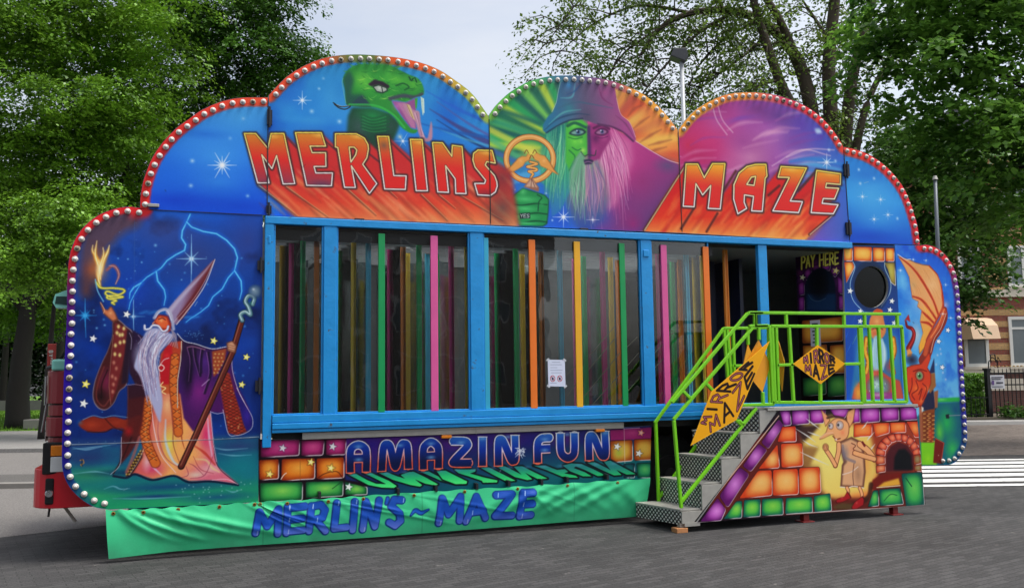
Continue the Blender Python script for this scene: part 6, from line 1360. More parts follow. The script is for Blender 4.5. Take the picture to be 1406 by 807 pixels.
# ------------------------------------------------------------------ entrance steps and platform
PLF = thing('entrance_platform', 'aluminium steps and platform with lime green railings and a painted goblin front panel', 'steps', (6.2, YP+.35, 0))
PX = lambda x, y, Y=YP: XZ(x, y, Y)
FR = [(957, 717), (1066, 566), (1072, 561), (1252, 557.5), (1258, 561), (1270.5, 692), (1140, 703)]
MB().prism([PX(*p) for p in FR], lambda p: (p[0], YP, p[1]), lambda p: (p[0], YP+.03, p[1]), 0, 1).build('front_panel', [mPlat, mBack], PLF, uvf=uvP)['label'] = 'front panel airbrushed with a goblin between bricks'
mSteel = plain('worn steel plate', (176, 173, 165), .5, .3, var=.3, scale=12, chips=((90, 84, 78), 9, .66))
def tread_plate():
    m, n, l, p = new_mat('diamond tread plate')
    tc = n.new('ShaderNodeTexCoord'); mp = n.new('ShaderNodeMapping'); mp.inputs['Rotation'].default_value = (0, 0, 0); l.new(tc.outputs['Object'], mp.inputs['Vector'])
    def wave(rx):
        s_ = n.new('ShaderNodeMapping'); s_.inputs['Rotation'].default_value = rx; l.new(mp.outputs[0], s_.inputs['Vector'])
        w = n.new('ShaderNodeTexWave'); w.inputs['Scale'].default_value = 8.5; w.wave_type = 'BANDS'; w.bands_direction = 'Y'; l.new(s_.outputs[0], w.inputs['Vector']); return w
    w1 = wave((R(45), 0, R(0))); w2 = wave((R(-45), 0, R(0)))
    mu = n.new('ShaderNodeMath'); mu.operation = 'MULTIPLY'; l.new(w1.outputs['Fac'], mu.inputs[0]); l.new(w2.outputs['Fac'], mu.inputs[1])
    rp = n.new('ShaderNodeValToRGB'); rp.color_ramp.elements[0].position = .16; rp.color_ramp.elements[0].color = srgb((58, 57, 56)); rp.color_ramp.elements[1].position = .42; rp.color_ramp.elements[1].color = srgb((226, 223, 216))
    l.new(mu.outputs[0], rp.inputs[0]); l.new(rp.outputs[0], p.inputs['Base Color'])
    b = n.new('ShaderNodeBump'); b.inputs['Strength'].default_value = .6; b.inputs['Distance'].default_value = .006; l.new(mu.outputs[0], b.inputs['Height']); l.new(b.outputs[0], p.inputs['Normal'])
    p.inputs['Metallic'].default_value = .35; p.inputs['Roughness'].default_value = .42
    return m
mTread = tread_plate()
YI, YO = YF-.1, YP+.035                      # back and front of the steps
NOSE = [((934, 699), (934, 727)), ((961, 662.5), (961, 699)), ((988, 627.5), (988, 662.5)), ((1014, 593.5), (1014, 627.5)), ((1040, 560), (1040, 593.5))]
xs_ = [PX(a[0], a[1], YO)[0] for a, b in NOSE]; zs_ = [PX(a[0], a[1], YO)[1] for a, b in NOSE]
xs_.append(xs_[-1]+.2)
zprev = .075
FARN = [(873.5, 703), (906, 672), (931, 640), (951, 606), (968, 575)]
for i in range(5):
    x0 = xs_[i]; x1 = xs_[i+1]; z = zs_[i]
    xf = float(on_y(*FARN[i], YI)[0]); xf1 = float(on_y(*FARN[i+1], YI)[0]) if i < 4 else x1-.05
    st = MB().prism([(x0, YO), (x0+.012, YO), (xf+.012, YI), (xf, YI)], lambda p: (p[0], p[1], z-.022), lambda p: (p[0], p[1], zprev), 0).prism([(x0-.006, YO), (x1+.02, YO), (xf1+.02, YI), (xf-.006, YI)], lambda p: (p[0], p[1], z), lambda p: (p[0], p[1], z-.02), 1)
    st.build('step', [mTread, mSteel], PLF, bevel=.003); zprev = z
x2, z2 = xs_[3]+.014, None
# stringer plate under the steps
sp = []
zp = .09
for i in range(5): sp += [(xs_[i]+.004, zp), (xs_[i]+.004, zs_[i]-.022)]; zp = zs_[i]-.022
xe, ze = PX(1066, 566); sp += [(xs_[5], zp), (xe+.03, ze-.02)]; a_ = PX(958, 716); sp += [(a_[0]-.01, a_[1]+.03), (a_[0]-.05, .09)]
MB().prism(sp, lambda p: (p[0], YP+.008, p[1]), lambda p: (p[0], YP+.03, p[1])).build('stringer', mSteel, PLF)
MB().prism(sp, lambda p: (p[0], YI, p[1]), lambda p: (p[0], YI+.02, p[1])).build('stringer', mSteel, PLF)
XPR = PX(1262, 600)[0]
MB().box(xs_[4]+.02, XPR, YP+.032, YF-.09, zs_[4]-.05, zs_[4]-.021).box(xs_[5]-.1, XPR, YP-.012, YP+.03, zs_[4]-.03, zs_[4]-.004).build('deck', mSteel, PLF)
MB().box(PX(1064, 600)[0], XPR-.05, YP+.05, YF-.1, zs_[4]-.11, zs_[4]-.055).box(PX(1064, 600)[0], PX(1064, 600)[0]+.05, YP+.05, YF-.1, .12, zs_[4]-.11).build('understructure', mDark, PLF)
for p, c in (((1000, 617), (120, 20, 24)), ((1017, 607), (12, 70, 46))):
    pass
for (ya, yb, col, nm) in ((.42, .58, (125, 22, 28), 'red sticker'), (.12, .27, (10, 78, 48), 'green sticker')):
    w_ = YI-YO; MB().box(xs_[3]-.002, xs_[3]-.0005, YO+w_*ya, YO+w_*yb, zs_[2]+.03, zs_[3]-.06).build('sticker', plain(nm, col, .4), PLF)
mLegR = plain('red jack leg', (150, 42, 40), .5)
for p in ((1106, 712), (1228, 700)):
    x, z = PX(*p, YP+.08)
    MB().box(x-.035, x+.035, YP+.06, YP+.13, .012, .3).box(x-.075, x+.075, YP+.02, YP+.17, .0, .012).build('leg', mLegR, PLF, bevel=.003)
    MB().box(x-.035, x+.035, YF-.22, YF-.15, .0, .3).build('leg', mLegR, PLF)
x, z = PX(934, 727, YO)
MB().box(x-.0, x+.05, YO+.002, YO+.06, .05, .1).box(x+.04, x+.22, YP+.004, YP+.03, .06, .1).build('foot', mSteel, PLF)
blk = MB().box(x-.06, x+.07, YO-.04, YO+.08, 0.0, .048).build('wooden_block', plain('raw timber', (190, 130, 82), .7, var=.3, scale=30), None, loc=(x, YO, 0), bevel=.004)
tag(blk, 'short raw timber block under the front corner of the steps', 'wooden block')
# railings
mLime = plain('lime green paint', (122, 208, 18), .38, var=.2, scale=8, chips=((96, 100, 84), 15, .635))
YR = YP+.01
def rp(x, y, Y=YR): q = XZ(x, y, Y); return (q[0], Y, q[1])
def rail(bars, name, w=.034):
    m = MB()
    for a, b in bars: m.bar(a, b, w, w)
    return m.build(name, mLime, PLF, bevel=.006)
q = lambda x, y: rp(1030+x*.19835, 410+y*.19835)
c3 = lambda x, y, Y=YR: rp(890+x*.22293, 410+y*.22293, Y)
c4 = lambda x, y, Y=YR: rp(860+x*.22293, 560+y*.22293, Y)
gate = rail([(q(-10, 97), q(1040, 107)), (q(-10, 190), q(120, 186)), (q(140, 190), q(1050, 193)), (q(150, 190), q(172, 716)), (q(178, 190), q(196, 716)), (q(150, 716), q(780, 722)), (q(752, 190), q(778, 718)), (q(766, 190), q(792, 716)), (q(1048, 192), q(1083, 714)), (q(780, 716), q(1085, 714)),
    (q(268, 192), q(300, 716)), (q(460, 192), q(462, 330)), (q(485, 585), q(487, 718)), (q(180, 460), q(305, 456)), (q(650, 452), q(765, 450)), (q(822, 195), q(850, 716)), (q(887, 195), q(914, 716)), (q(967, 195), q(1000, 716)), (q(33, 100), q(35, 186)), (q(247, 100), q(250, 188)), (q(648, 104), q(650, 190)), (q(790, 106), q(793, 192)), (q(1016, 107), q(1018, 192)), (q(1048, 192), q(1049, 210))], 'front_railing')
hand = rail([(c3(612, 90), c3(145, 640)), (c3(612, 90), c3(705, 88)), (c3(650, 170), c3(155, 745)), (c3(650, 170), c3(745, 168)), (c4(292, 75), c4(338, 615)), (c4(340, 575), c4(800, 0)), (c3(215, 570), c3(257, 612)), (c3(357, 523), c3(398, 566)), (c3(655, 92), c3(658, 168)), (c3(745, 168), c3(768, 655)), (c4(690, 75), c4(722, 105)), (c3(680, 170), c3(682, 255)), (c3(705, 575), c3(708, 650)), (c3(560, 655), c3(770, 650)), (c3(540, 745), c3(575, 778))], 'stair_railing')
YR2 = YF-.14
c3b = lambda x, y: c3(x, y, YR2); c4b = lambda x, y: c4(x, y, YR2)
rear = rail([(c3b(465, 182), c3b(40, 765)), (c4b(180, 85), c4b(200, 590)), (c3b(465, 182), c3b(740, 180)), (c3b(465, 182), c3b(490, 495)), (c3b(485, 182), c3b(510, 480)), (c4b(205, 545), c4b(440, 215)), (c3b(522, 182), c3b(530, 460)), (c3b(515, 413), c3b(590, 413)), (c3b(612, 182), c3b(615, 285)), (c3b(740, 180), c3b(748, 640))], 'rear_railing')
# diamond plates
mYel = plain('yellow plate', (246, 166, 24), .4, var=.06)
def plate(pxs, Y, name, label, parent, letters):
    P = [XZ(*p, Y) for p in pxs]
    o3 = np.array(P[0]); ctr = np.mean(P, 0)
    if letters:
        cu = Canvas(planeY(Y), min(p[0] for p in P)-.02, max(p[0] for p in P)+.02, min(p[1] for p in P)-.02, max(p[1] for p in P)+.02, 520)
        paint_diamond(cu, pxs)
        m = painted(label, cu.image('plate_art', seed=len(label)))
        uvf = lambda co: cu.uv(co.x, co.z)
    else: m, uvf = mYel, None
    o = MB().prism(P, lambda p: (p[0], Y, p[1]), lambda p: (p[0], Y+.008, p[1]), 0, 1).build(name, [m, mYel], parent, uvf=uvf); o['label'] = label
    return o
plate([(1089.5, 499.5), (1123, 473.5), (1160.5, 499), (1127, 527)], YR-.03, 'diamond_sign', 'yellow diamond sign lettered MIRROR MAZE', gate, True)
plate([(948.5, 611.5), (976.5, 538), (1057, 468), (1011.5, 576)], YR-.034, 'diamond_sign', 'long slanting yellow sign lettered MIRROR MAZE', hand, True)
plate([(1020, 505), (1041.6, 466), (1058, 500), (1047, 538.5)], YR+.02, 'diamond_plate', 'blank yellow diamond plate', hand, False)
plate([(1019, 508), (1027, 472), (1038, 500), (1028, 536)], YR2-.02, 'diamond_plate', 'blank yellow diamond plate', rear, False)
def side_plate(pxs, X):   # blank plate across the landing
    y_of = lambda x, y: (lambda d: CAMP+d*(X/d[0]))(ray(x, y))
    P = [y_of(*p) for p in pxs]
    vs = [tuple(p) for p in P]+[(p[0]+.008, p[1], p[2]) for p in P]
    MB().add(vs, [(0, 1, 2, 3), (7, 6, 5, 4), (0, 4, 5, 1), (1, 5, 6, 2), (2, 6, 7, 3), (3, 7, 4, 0)]).build('diamond_plate', mYel, rear)['label'] = 'blank yellow diamond plate seen edge on'
xg = rp(1066, 500)[0]
side_plate([(1066, 500), (1068.5, 468), (1077, 496), (1073.5, 537)], xg+.12)
# paper notice taped to the glass
PN_ = [(752, 493.5), (775.5, 494), (776.5, 530.5), (753, 530)]
cn = Canvas(planeY(YF-.004), XZ(746, 500)[0], XZ(782, 500)[0], XZ(764, 537)[1], XZ(764, 487)[1], 900)
cn.rgb[:] = np.array((214, 220, 238))/255.
for y, a, b in ((497, 758, 769), (500.5, 756, 771), (504.5, 756, 765), (508, 756, 772), (511.5, 757, 771), (525.5, 756, 764)): cn.line([(a, y), (b, y)], .7, (150, 158, 182), soft=.3, sm=False)
for x in (758.8, 768.5):
    cn.line([(x+3.1*math.cos(t), 519.5+3.9*math.sin(t)) for t in np.linspace(0, 2*math.pi, 17)[:-1]], .9, (170, 60, 70), soft=.3, closed=True)
    cn.line([(x-2.2, 516.5), (x+2.2, 522.5)], .8, (170, 60, 70), soft=.3, sm=False); cn.poly([(x-1.6, 518), (x+1, 517.5), (x+1.6, 521), (x-1, 522)], (60, 50, 70), soft=.4)
mPap = painted('paper', cn.image('notice_art', seed=2), rough=.6, bump=.02)
pn = MB().prism([XZ(*p, YF-.004) for p in PN_], lambda p: (p[0], YF-.004, p[1]), lambda p: (p[0], YF-.002, p[1])).build('paper_notice', mPap, None, loc=(XZ(764, 512)[0], YF-.003, XZ(764, 512)[1]), uvf=lambda co: cn.uv(co.x, co.z))
tag(pn, 'white paper notice with two red pictograms taped inside the window', 'notice')
for k_, (x, y) in enumerate(PN_):
    X_, Z_ = XZ(x, y, YF-.005); MB().bar((X_-.016, YF-.0052, Z_-.013*(1 if k_ in (0, 2) else -1)), (X_+.016, YF-.0052, Z_+.013*(1 if k_ in (0, 2) else -1)), .018, .0012).build('tape', plain('clear tape', (200, 204, 210), .3), pn)

# ------------------------------------------------------------------ surroundings, laid out along the street: right / forward of the viewer
FW = np.array([math.sin(YAW), math.cos(YAW), 0.0]); RT = np.array([math.cos(YAW), -math.sin(YAW), 0.0])
def cw(xr, zf, z=0.0): p = RT*xr+FW*zf; return (float(p[0]), float(p[1]), float(z))
def at(x, y, zf): d = ray(x, y); t = zf/(d @ FW); return CAMP+d*t
def atc(x, y, zf): p = at(x, y, zf); return float(p @ RT), float(p[2])        # right, height
def gp(x, y): p = on_z(x, y); return float(p @ RT), float(p @ FW)

def asphalt(name, col, col2, brick=False, spots=0.0):
    m, n, l, p = new_mat(name)
    tc = n.new('ShaderNodeTexCoord'); mp = n.new('ShaderNodeMapping'); mp.inputs['Rotation'].default_value = (0, 0, R(-14)); l.new(tc.outputs['Object'], mp.inputs['Vector'])
    big = n.new('ShaderNodeTexNoise'); big.inputs['Scale'].default_value = .35; big.inputs['Detail'].default_value = 8; big.inputs['Roughness'].default_value = .7; l.new(mp.outputs[0], big.inputs['Vector'])
    fine = n.new('ShaderNodeTexNoise'); fine.inputs['Scale'].default_value = 70; fine.inputs['Detail'].default_value = 4; fine.inputs['Roughness'].default_value = .8; l.new(mp.outputs[0], fine.inputs['Vector'])
    mx = n.new('ShaderNodeMix'); mx.data_type = 'RGBA'; mx.inputs['A'].default_value = srgb(col); mx.inputs['B'].default_value = srgb(col2); l.new(big.outputs['Fac'], mx.inputs['Factor'])
    ov = n.new('ShaderNodeMix'); ov.data_type = 'RGBA'; ov.blend_type = 'OVERLAY'; ov.inputs['Factor'].default_value = .8; l.new(mx.outputs['Result'], ov.inputs['A'])
    rp = n.new('ShaderNodeValToRGB'); rp.color_ramp.elements[0].position = .34; rp.color_ramp.elements[0].color = (.12, .12, .12, 1); rp.color_ramp.elements[1].position = .68; rp.color_ramp.elements[1].color = (.85, .85, .85, 1); l.new(fine.outputs['Fac'], rp.inputs[0]); l.new(rp.outputs[0], ov.inputs['B'])
    last = ov.outputs['Result']; hgt = fine.outputs['Fac']
    if brick:
        bt = n.new('ShaderNodeTexBrick'); bt.inputs['Scale'].default_value = 1.0; bt.inputs['Brick Width'].default_value = .205; bt.inputs['Row Height'].default_value = .07; bt.inputs['Mortar Size'].default_value = .006; bt.inputs['Mortar Smooth'].default_value = .4; bt.offset = .5
        bt.inputs['Color1'].default_value = (.26, .26, .26, 1); bt.inputs['Color2'].default_value = (.72, .71, .7, 1); bt.inputs['Mortar'].default_value = (.08, .08, .08, 1); bt.inputs['Bias'].default_value = 0
        wob = n.new('ShaderNodeTexNoise'); wob.inputs['Scale'].default_value = 3; l.new(mp.outputs[0], wob.inputs['Vector'])
        av = n.new('ShaderNodeVectorMath'); av.operation = 'MULTIPLY_ADD'; av.inputs[1].default_value = (.03, .03, 0); l.new(wob.outputs['Color'], av.inputs[0]); l.new(mp.outputs[0], av.inputs[2]); l.new(av.outputs[0], bt.inputs['Vector'])
        o2 = n.new('ShaderNodeMix'); o2.data_type = 'RGBA'; o2.blend_type = 'OVERLAY'; o2.inputs['Factor'].default_value = .5; l.new(last, o2.inputs['A']); l.new(bt.outputs['Color'], o2.inputs['B']); last = o2.outputs['Result']
        ad = n.new('ShaderNodeMath'); ad.operation = 'MULTIPLY_ADD'; ad.inputs[1].default_value = -1.2; l.new(bt.outputs['Fac'], ad.inputs[0]); l.new(fine.outputs['Fac'], ad.inputs[2]); hgt = ad.outputs[0]
    if brick:
        sn = n.new('ShaderNodeTexNoise'); sn.inputs['Scale'].default_value = .8; sn.inputs['Detail'].default_value = 6; sn.inputs['Distortion'].default_value = .6; l.new(tc.outputs['Object'], sn.inputs['Vector'])
        sr = n.new('ShaderNodeMapRange'); sr.inputs['From Min'].default_value = .5; sr.inputs['From Max'].default_value = .66; sr.inputs['To Min'].default_value = 1.0; sr.inputs['To Max'].default_value = .8; l.new(sn.outputs['Fac'], sr.inputs['Value'])
        sm_ = n.new('ShaderNodeMix'); sm_.data_type = 'RGBA'; sm_.blend_type = 'MULTIPLY'; sm_.inputs['Factor'].default_value = 1; l.new(last, sm_.inputs['A']); l.new(sr.outputs['Result'], sm_.inputs['B']); last = sm_.outputs['Result']
    if spots:
        v = n.new('ShaderNodeTexNoise'); v.inputs['Scale'].default_value = 5.5; v.inputs['Detail'].default_value = 5; v.inputs['Roughness'].default_value = .75; l.new(mp.outputs[0], v.inputs['Vector'])
        r2 = n.new('ShaderNodeValToRGB'); r2.color_ramp.elements[0].position = .665; r2.color_ramp.elements[0].color = (0, 0, 0, 1); r2.color_ramp.elements[1].position = .7; l.new(v.outputs['Fac'], r2.inputs[0])
        o3 = n.new('ShaderNodeMix'); o3.data_type = 'RGBA'; o3.inputs['B'].default_value = srgb((150, 145, 138)); l.new(last, o3.inputs['A'])
        mm = n.new('ShaderNodeMath'); mm.operation = 'MULTIPLY'; mm.inputs[1].default_value = spots; l.new(r2.outputs[0], mm.inputs[0]); l.new(mm.outputs[0], o3.inputs['Factor']); last = o3.outputs['Result']
    l.new(last, p.inputs['Base Color']); p.inputs['Roughness'].default_value = .85; p.inputs['Specular IOR Level'].default_value = .3
    b = n.new('ShaderNodeBump'); b.inputs['Strength'].default_value = .35; b.inputs['Distance'].default_value = .006; l.new(hgt, b.inputs['Height']); l.new(b.outputs[0], p.inputs['Normal'])
    return m
def sheet(name, pts, z, mat, th=None):
    m = MB()
    if th: m.prism(pts, lambda p: cw(p[0], p[1], z), lambda p: cw(p[0], p[1], z-th))
    else: m.add([cw(a, b, z) for a, b in pts], [tuple(range(len(pts)))])
    return tag(m.build(name, mat), kind='structure')
mPave = asphalt('clinker paving', (57, 57, 57), (77, 76, 76), brick=True, spots=.4)
mRoad = asphalt('light asphalt', (104, 101, 98), (124, 120, 116))
mRoadD = asphalt('brown road brick', (104, 96, 90), (122, 112, 105), brick=True)
mKerb = plain('kerb stone', (128, 124, 118), .8, var=.25, scale=8, bump=.3)
mWalk = asphalt('pavement slabs', (122, 120, 117), (142, 140, 136))
mPaint = plain('road paint', (226, 226, 222), .7, var=.25, scale=3, chips=((110, 106, 102), 5, .6))
sheet('ground', [(-400, -200), (400, -200), (400, 500), (-400, 500)], 0.0, mPave)
# lighter road to the left and beyond the lorry
a, b = gp(0, 738), gp(144, 721.5); sl = (b[1]-a[1])/(b[0]-a[0]); f1 = lambda x: a[1]+(x-a[0])*sl
sheet('road', [(-40, f1(-40)), (-2.5, f1(-2.5)), (2.5, f1(2.5)+.3), (5.0, 19), (5.0, 21.9), (-40, 21.2)], .004, mRoad)
k1 = gp(0, 669); k2 = gp(0, 654); k3 = gp(0, 620); k4 = gp(0, 596)
kl = lambda y0, x: gp(0, y0)[1]+(x-gp(0, y0)[0])*.03
sheet('kerb', [(-45, kl(671, -45)), (6, kl(671, 6)), (6, kl(671, 6)+.22), (-45, kl(671, -45)+.22)], .08, mKerb, .08)
sheet('gutter_strip', [(-45, kl(671, -45)+.22), (6, kl(671, 6)+.22), (6, kl(652, 6)), (-45, kl(652, -45))], .012, asphalt('dark gutter', (82, 80, 77), (98, 95, 92)))
sheet('carriageway', [(-80, kl(652, -80)), (7, kl(652, 7)), (7, kl(622, 7)), (-80, kl(622, -80))], .008, mRoad)
sheet('pavement', [(-80, kl(622, -80)), (8, kl(622, 8)), (8, kl(596, 8)), (-80, kl(596, -80))], .1, mWalk, .1)
# lawn behind
def grass_mat():
    m, n, l, p = new_mat('lawn'); tc = n.new('ShaderNodeTexCoord'); nz = n.new('ShaderNodeTexNoise'); nz.inputs['Scale'].default_value = .7; nz.inputs['Detail'].default_value = 10; nz.inputs['Roughness'].default_value = .75; l.new(tc.outputs['Object'], nz.inputs['Vector'])
    r = n.new('ShaderNodeValToRGB'); r.color_ramp.elements[0].position = .3; r.color_ramp.elements[0].color = srgb((52, 84, 22)); r.color_ramp.elements[1].position = .7; r.color_ramp.elements[1].color = srgb((110, 150, 46)); l.new(nz.outputs['Fac'], r.inputs[0]); l.new(r.outputs[0], p.inputs['Base Color']); p.inputs['Roughness'].default_value = .9; p.inputs['Specular IOR Level'].default_value = .2
    return m
mGrass = grass_mat()
sheet('lawn', [(-90, kl(596, -90)), (9, kl(596, 9)), (9, 95), (-90, 95)], .09, mGrass)
gb = np.random.default_rng(77); gv, gf = [], []
for i in range(9000):
    x = gb.uniform(-27, -13); zf = gb.uniform(kl(596, -20)+.1, 46); h = gb.uniform(.05, .14); t = gb.uniform(0, math.pi); w = .02
    a_ = cw(x-w*math.cos(t), zf-w*math.sin(t), .09); b_ = cw(x+w*math.cos(t), zf+w*math.sin(t), .09); c_ = cw(x+gb.uniform(-.06, .06), zf+gb.uniform(-.06, .06), .09+h)
    o_ = len(gv); gv += [a_, b_, c_]; gf.append((o_, o_+1, o_+2))
tag(MB().add(gv, gf).build('grass', mGrass), 'short green grass blades on the lawn at left', 'grass', kind='stuff')
# right: street with a zebra crossing, far pavement
sheet('side_street', [(7.2, gp(1300, 627)[1]+.2), (60, gp(1300, 627)[1]+.2), (60, gp(1330, 583)[1]), (5.5, gp(1330, 583)[1])], .004, mRoadD)
sheet('far_pavement', [(4.5, gp(1330, 583)[1]), (60, gp(1330, 583)[1]), (60, 27.2), (4.5, 27.2)], .1, mWalk, .1)
sheet('far_kerb', [(4.5, gp(1330, 583)[1]-.2), (60, gp(1330, 583)[1]-.2), (60, gp(1330, 583)[1]-.005), (4.5, gp(1330, 583)[1]-.005)], .11, plain('pale kerb', (200, 198, 194), .8), .11)
zb = [(631.0, 632.6), (634.5, 637.6), (639.5, 642.6), (644.5, 648.0), (650.5, 654.5), (657.5, 661.8), (665.0, 667.8)]
zm = MB()
for k_, (ya, yb) in enumerate(zb):
    za, zb_ = gp(1330, ya)[1], gp(1330, yb)[1]; x0 = 3.6
    zm.add([cw(x0+.1*(k_ % 3), zb_, .008), cw(26, zb_, .008), cw(26, za, .008), cw(x0+.1*(k_ % 3), za, .008)], [(0, 1, 2, 3)])
tag(zm.build('crossing_stripes', mPaint), kind='structure')

# ------------------------------------------------------------------ leaves and trees
def leaf_mat(name, dark, light, tr=.35, gloss=.4):
    m, n, l, p = new_mat(name)
    g = n.new('ShaderNodeNewGeometry'); tc = n.new('ShaderNodeTexCoord')
    nz = n.new('ShaderNodeTexNoise'); nz.inputs['Scale'].default_value = .45; nz.inputs['Detail'].default_value = 3; l.new(tc.outputs['Object'], nz.inputs['Vector'])
    ad = n.new('ShaderNodeMath'); ad.operation = 'MULTIPLY_ADD'; ad.inputs[1].default_value = .34; l.new(g.outputs['Random Per Island'], ad.inputs[0]); l.new(nz.outputs['Fac'], ad.inputs[2])
    r = n.new('ShaderNodeValToRGB'); r.color_ramp.elements[0].position = .35; r.color_ramp.elements[0].color = srgb(dark); r.color_ramp.elements[1].position = .86; r.color_ramp.elements[1].color = srgb(light); l.new(ad.outputs[0], r.inputs[0])
    l.new(r.outputs[0], p.inputs['Base Color']); p.inputs['Roughness'].default_value = gloss; p.inputs['Specular IOR Level'].default_value = .35
    t = n.new('ShaderNodeBsdfTranslucent'); hs_ = n.new('ShaderNodeHueSaturation'); hs_.inputs['Value'].default_value = 1.3; hs_.inputs['Hue'].default_value = .49; l.new(r.outputs[0], hs_.inputs['Color']); l.new(hs_.outputs[0], t.inputs['Color'])
    mx = n.new('ShaderNodeMixShader'); mx.inputs[0].default_value = tr; l.new(p.outputs[0], mx.inputs[1]); l.new(t.outputs[0], mx.inputs[2])
    out = [x for x in n if x.type == 'OUTPUT_MATERIAL'][0]; l.new(mx.outputs[0], out.inputs[0])
    return m
def bark(name, col): return plain(name, col, .9, var=.4, scale=5, bump=.8, bscale=14)
def leaves(name, mat, centers, normals, radius, nleaf, size, parent, g, droop=.25, flat=.13):
    """sprays of folded leaves: each spray is a drooping disc of nleaf leaves round its centre"""
    ns = len(centers); N = ns*nleaf
    c = np.repeat(centers, nleaf, 0); nm = np.repeat(normals, nleaf, 0); rr = np.repeat(radius, nleaf)
    a = np.where(np.abs(nm[:, 2:3]) < .9, np.array([[0, 0, 1.]]), np.array([[1., 0, 0]])); u = np.cross(nm, a); u /= np.linalg.norm(u, axis=1)[:, None]; v = np.cross(nm, u)
    rad = np.sqrt(g.random(N))*rr; th = g.random(N)*2*np.pi
    p = c+u*(rad*np.cos(th))[:, None]+v*(rad*np.sin(th))[:, None]+nm*(g.normal(0, flat, N)*rr)[:, None]
    p[:, 2] -= droop*(rad/np.maximum(rr, 1e-6))**2*rr
    # leaf frame: normal near the spray's, pointing outwards and down
    ln = nm+g.normal(0, .32, (N, 3)); ln /= np.linalg.norm(ln, axis=1)[:, None]
    dirv = p-c+g.normal(0, .35, (N, 3))*rr[:, None]; dirv[:, 2] -= .3*rr
    dirv -= ln*(dirv*ln).sum(1)[:, None]; dirv /= np.linalg.norm(dirv, axis=1)[:, None]+1e-9; sd = np.cross(ln, dirv)
    L = size*g.uniform(.65, 1.35, N); W = L*.36
    base = p-dirv*(L*.5)[:, None]; tip = p+dirv*(L*.5)[:, None]-ln*(L*.12)[:, None]
    lf = p+sd*W[:, None]+ln*(L*.06)[:, None]; rt = p-sd*W[:, None]+ln*(L*.06)[:, None]
    V = np.stack([base, rt, tip, lf], 1).reshape(-1, 3)
    o = wloc(parent); V -= np.array([o.x, o.y, o.z])
    me = bpy.data.meshes.new(name); me.vertices.add(4*N); me.vertices.foreach_set('co', V.ravel().astype(np.float32))
    me.loops.add(4*N); me.loops.foreach_set('vertex_index', np.arange(4*N, dtype=np.int32)); me.polygons.add(N)
    me.polygons.foreach_set('loop_start', np.arange(0, 4*N, 4, dtype=np.int32)); me.polygons.foreach_set('loop_total', np.full(N, 4, np.int32))
    me.materials.append(mat); me.update(); me.validate()
    ob = bpy.data.objects.new(name, me); C.objects.link(ob); ob.parent = parent; return ob
def crown_sprays(blobs, n, g, shell=.45, zmin=None, cut=None):
    """spray centres through blob volumes (cx, cy, cz, rx, ry, rz), denser towards the outside"""
    B = np.array(blobs, float); w = B[:, 3]*B[:, 4]+B[:, 3]*B[:, 5]+B[:, 4]*B[:, 5]; w /= w.sum()
    P, Nn = [], []
    while len(P) < n:
        b = B[g.choice(len(B), p=w)]; d = g.normal(0, 1, 3); d /= np.linalg.norm(d); r = 1-shell*g.random()**1.6
        lump = .88+.2*math.sin(d[0]*5+b[0])*math.sin(d[1]*6+b[1])+.12*math.sin(d[2]*9+b[2]*3)
        p = b[:3]+d*b[3:]*r*lump
        if zmin is not None and p[2] < zmin: continue
        if cut is not None and not cut(p): continue
        nn = d*np.array([.4, .4, .3])+np.array([0, 0, .9]); nn += g.normal(0, .16, 3); nn /= np.linalg.norm(nn)
        P.append(p); Nn.append(nn)
    return np.array(P), np.array(Nn)
def bough_sprays(blobs, nb, per, g, size=(1.0, .42), inner=.25, zmin=None):
    """boughs: flat drooping tiers standing out of the crown with shade between them"""
    bc, bd = crown_sprays(blobs, nb, g, .3, zmin)
    B = np.array(blobs, float); P, Nn, Rr = [], [], []
    for c, d in zip(bc, bd):
        s_ = g.uniform(.65, 1.3); n = max(3, int(per*s_*s_)); off = g.normal(0, 1, (n, 3))
        off /= np.maximum(1, np.linalg.norm(off, axis=1)/1.5)[:, None]
        hr = np.hypot(off[:, 0], off[:, 1])
        q = c+off*np.array([size[0], size[0], size[1]])*s_*.7; q[:, 2] -= .32*hr**2*size[0]*s_*.5
        nn = np.stack([off[:, 0]*.35, off[:, 1]*.35, np.full(n, 1.0)], 1)+g.normal(0, .18, (n, 3))
        P.append(q); Nn.append(nn)
    P = np.vstack(P); Nn = np.vstack(Nn)
    k = int(len(P)*inner); pi, ni = crown_sprays(blobs, k, g, .75, zmin); w = .62
    ctr = B[np.argmin(((pi[:, None]-B[None, :, :3])**2).sum(-1), 1), :3]; pi = ctr+(pi-ctr)*w
    P = np.vstack([P, pi]); Nn = np.vstack([Nn, ni]); Nn /= np.linalg.norm(Nn, axis=1)[:, None]
    return P, Nn
def trunk(paths, mat, parent, n=9):
    m = MB()
    for pts, r0, r1 in paths:
        p = smooth(pts, n=5); k = len(p); rs = np.linspace(0, 1, k)**.8*(r1-r0)+r0
        jit = np.random.default_rng(int(abs(p[0][0])*100)).normal(0, .03, p.shape)*rs[:, None]; m.tube([tuple(q) for q in p+jit], list(rs), n)
    return m.build('trunk', mat, parent, smooth_=True)
def tree(name, label, loc, blobs, nspray, nleaf, size, rad, mats, paths, seed, group=None, shell=.45, zmin=None, droop=.25, cut=None, cat='tree', boughs=None):
    g = np.random.default_rng(seed); t = thing(name, label, cat, loc, group)
    P, Nn = crown_sprays(blobs, nspray, g, shell, zmin, cut) if boughs is None else bough_sprays(blobs, boughs[0], boughs[1], g, boughs[2], zmin=zmin)
    leaves('crown', mats[0], P, Nn, g.uniform(rad*.6, rad*1.35, len(P)), nleaf, size, t, g, droop)
    if paths: trunk(paths, mats[1], t)
    return t
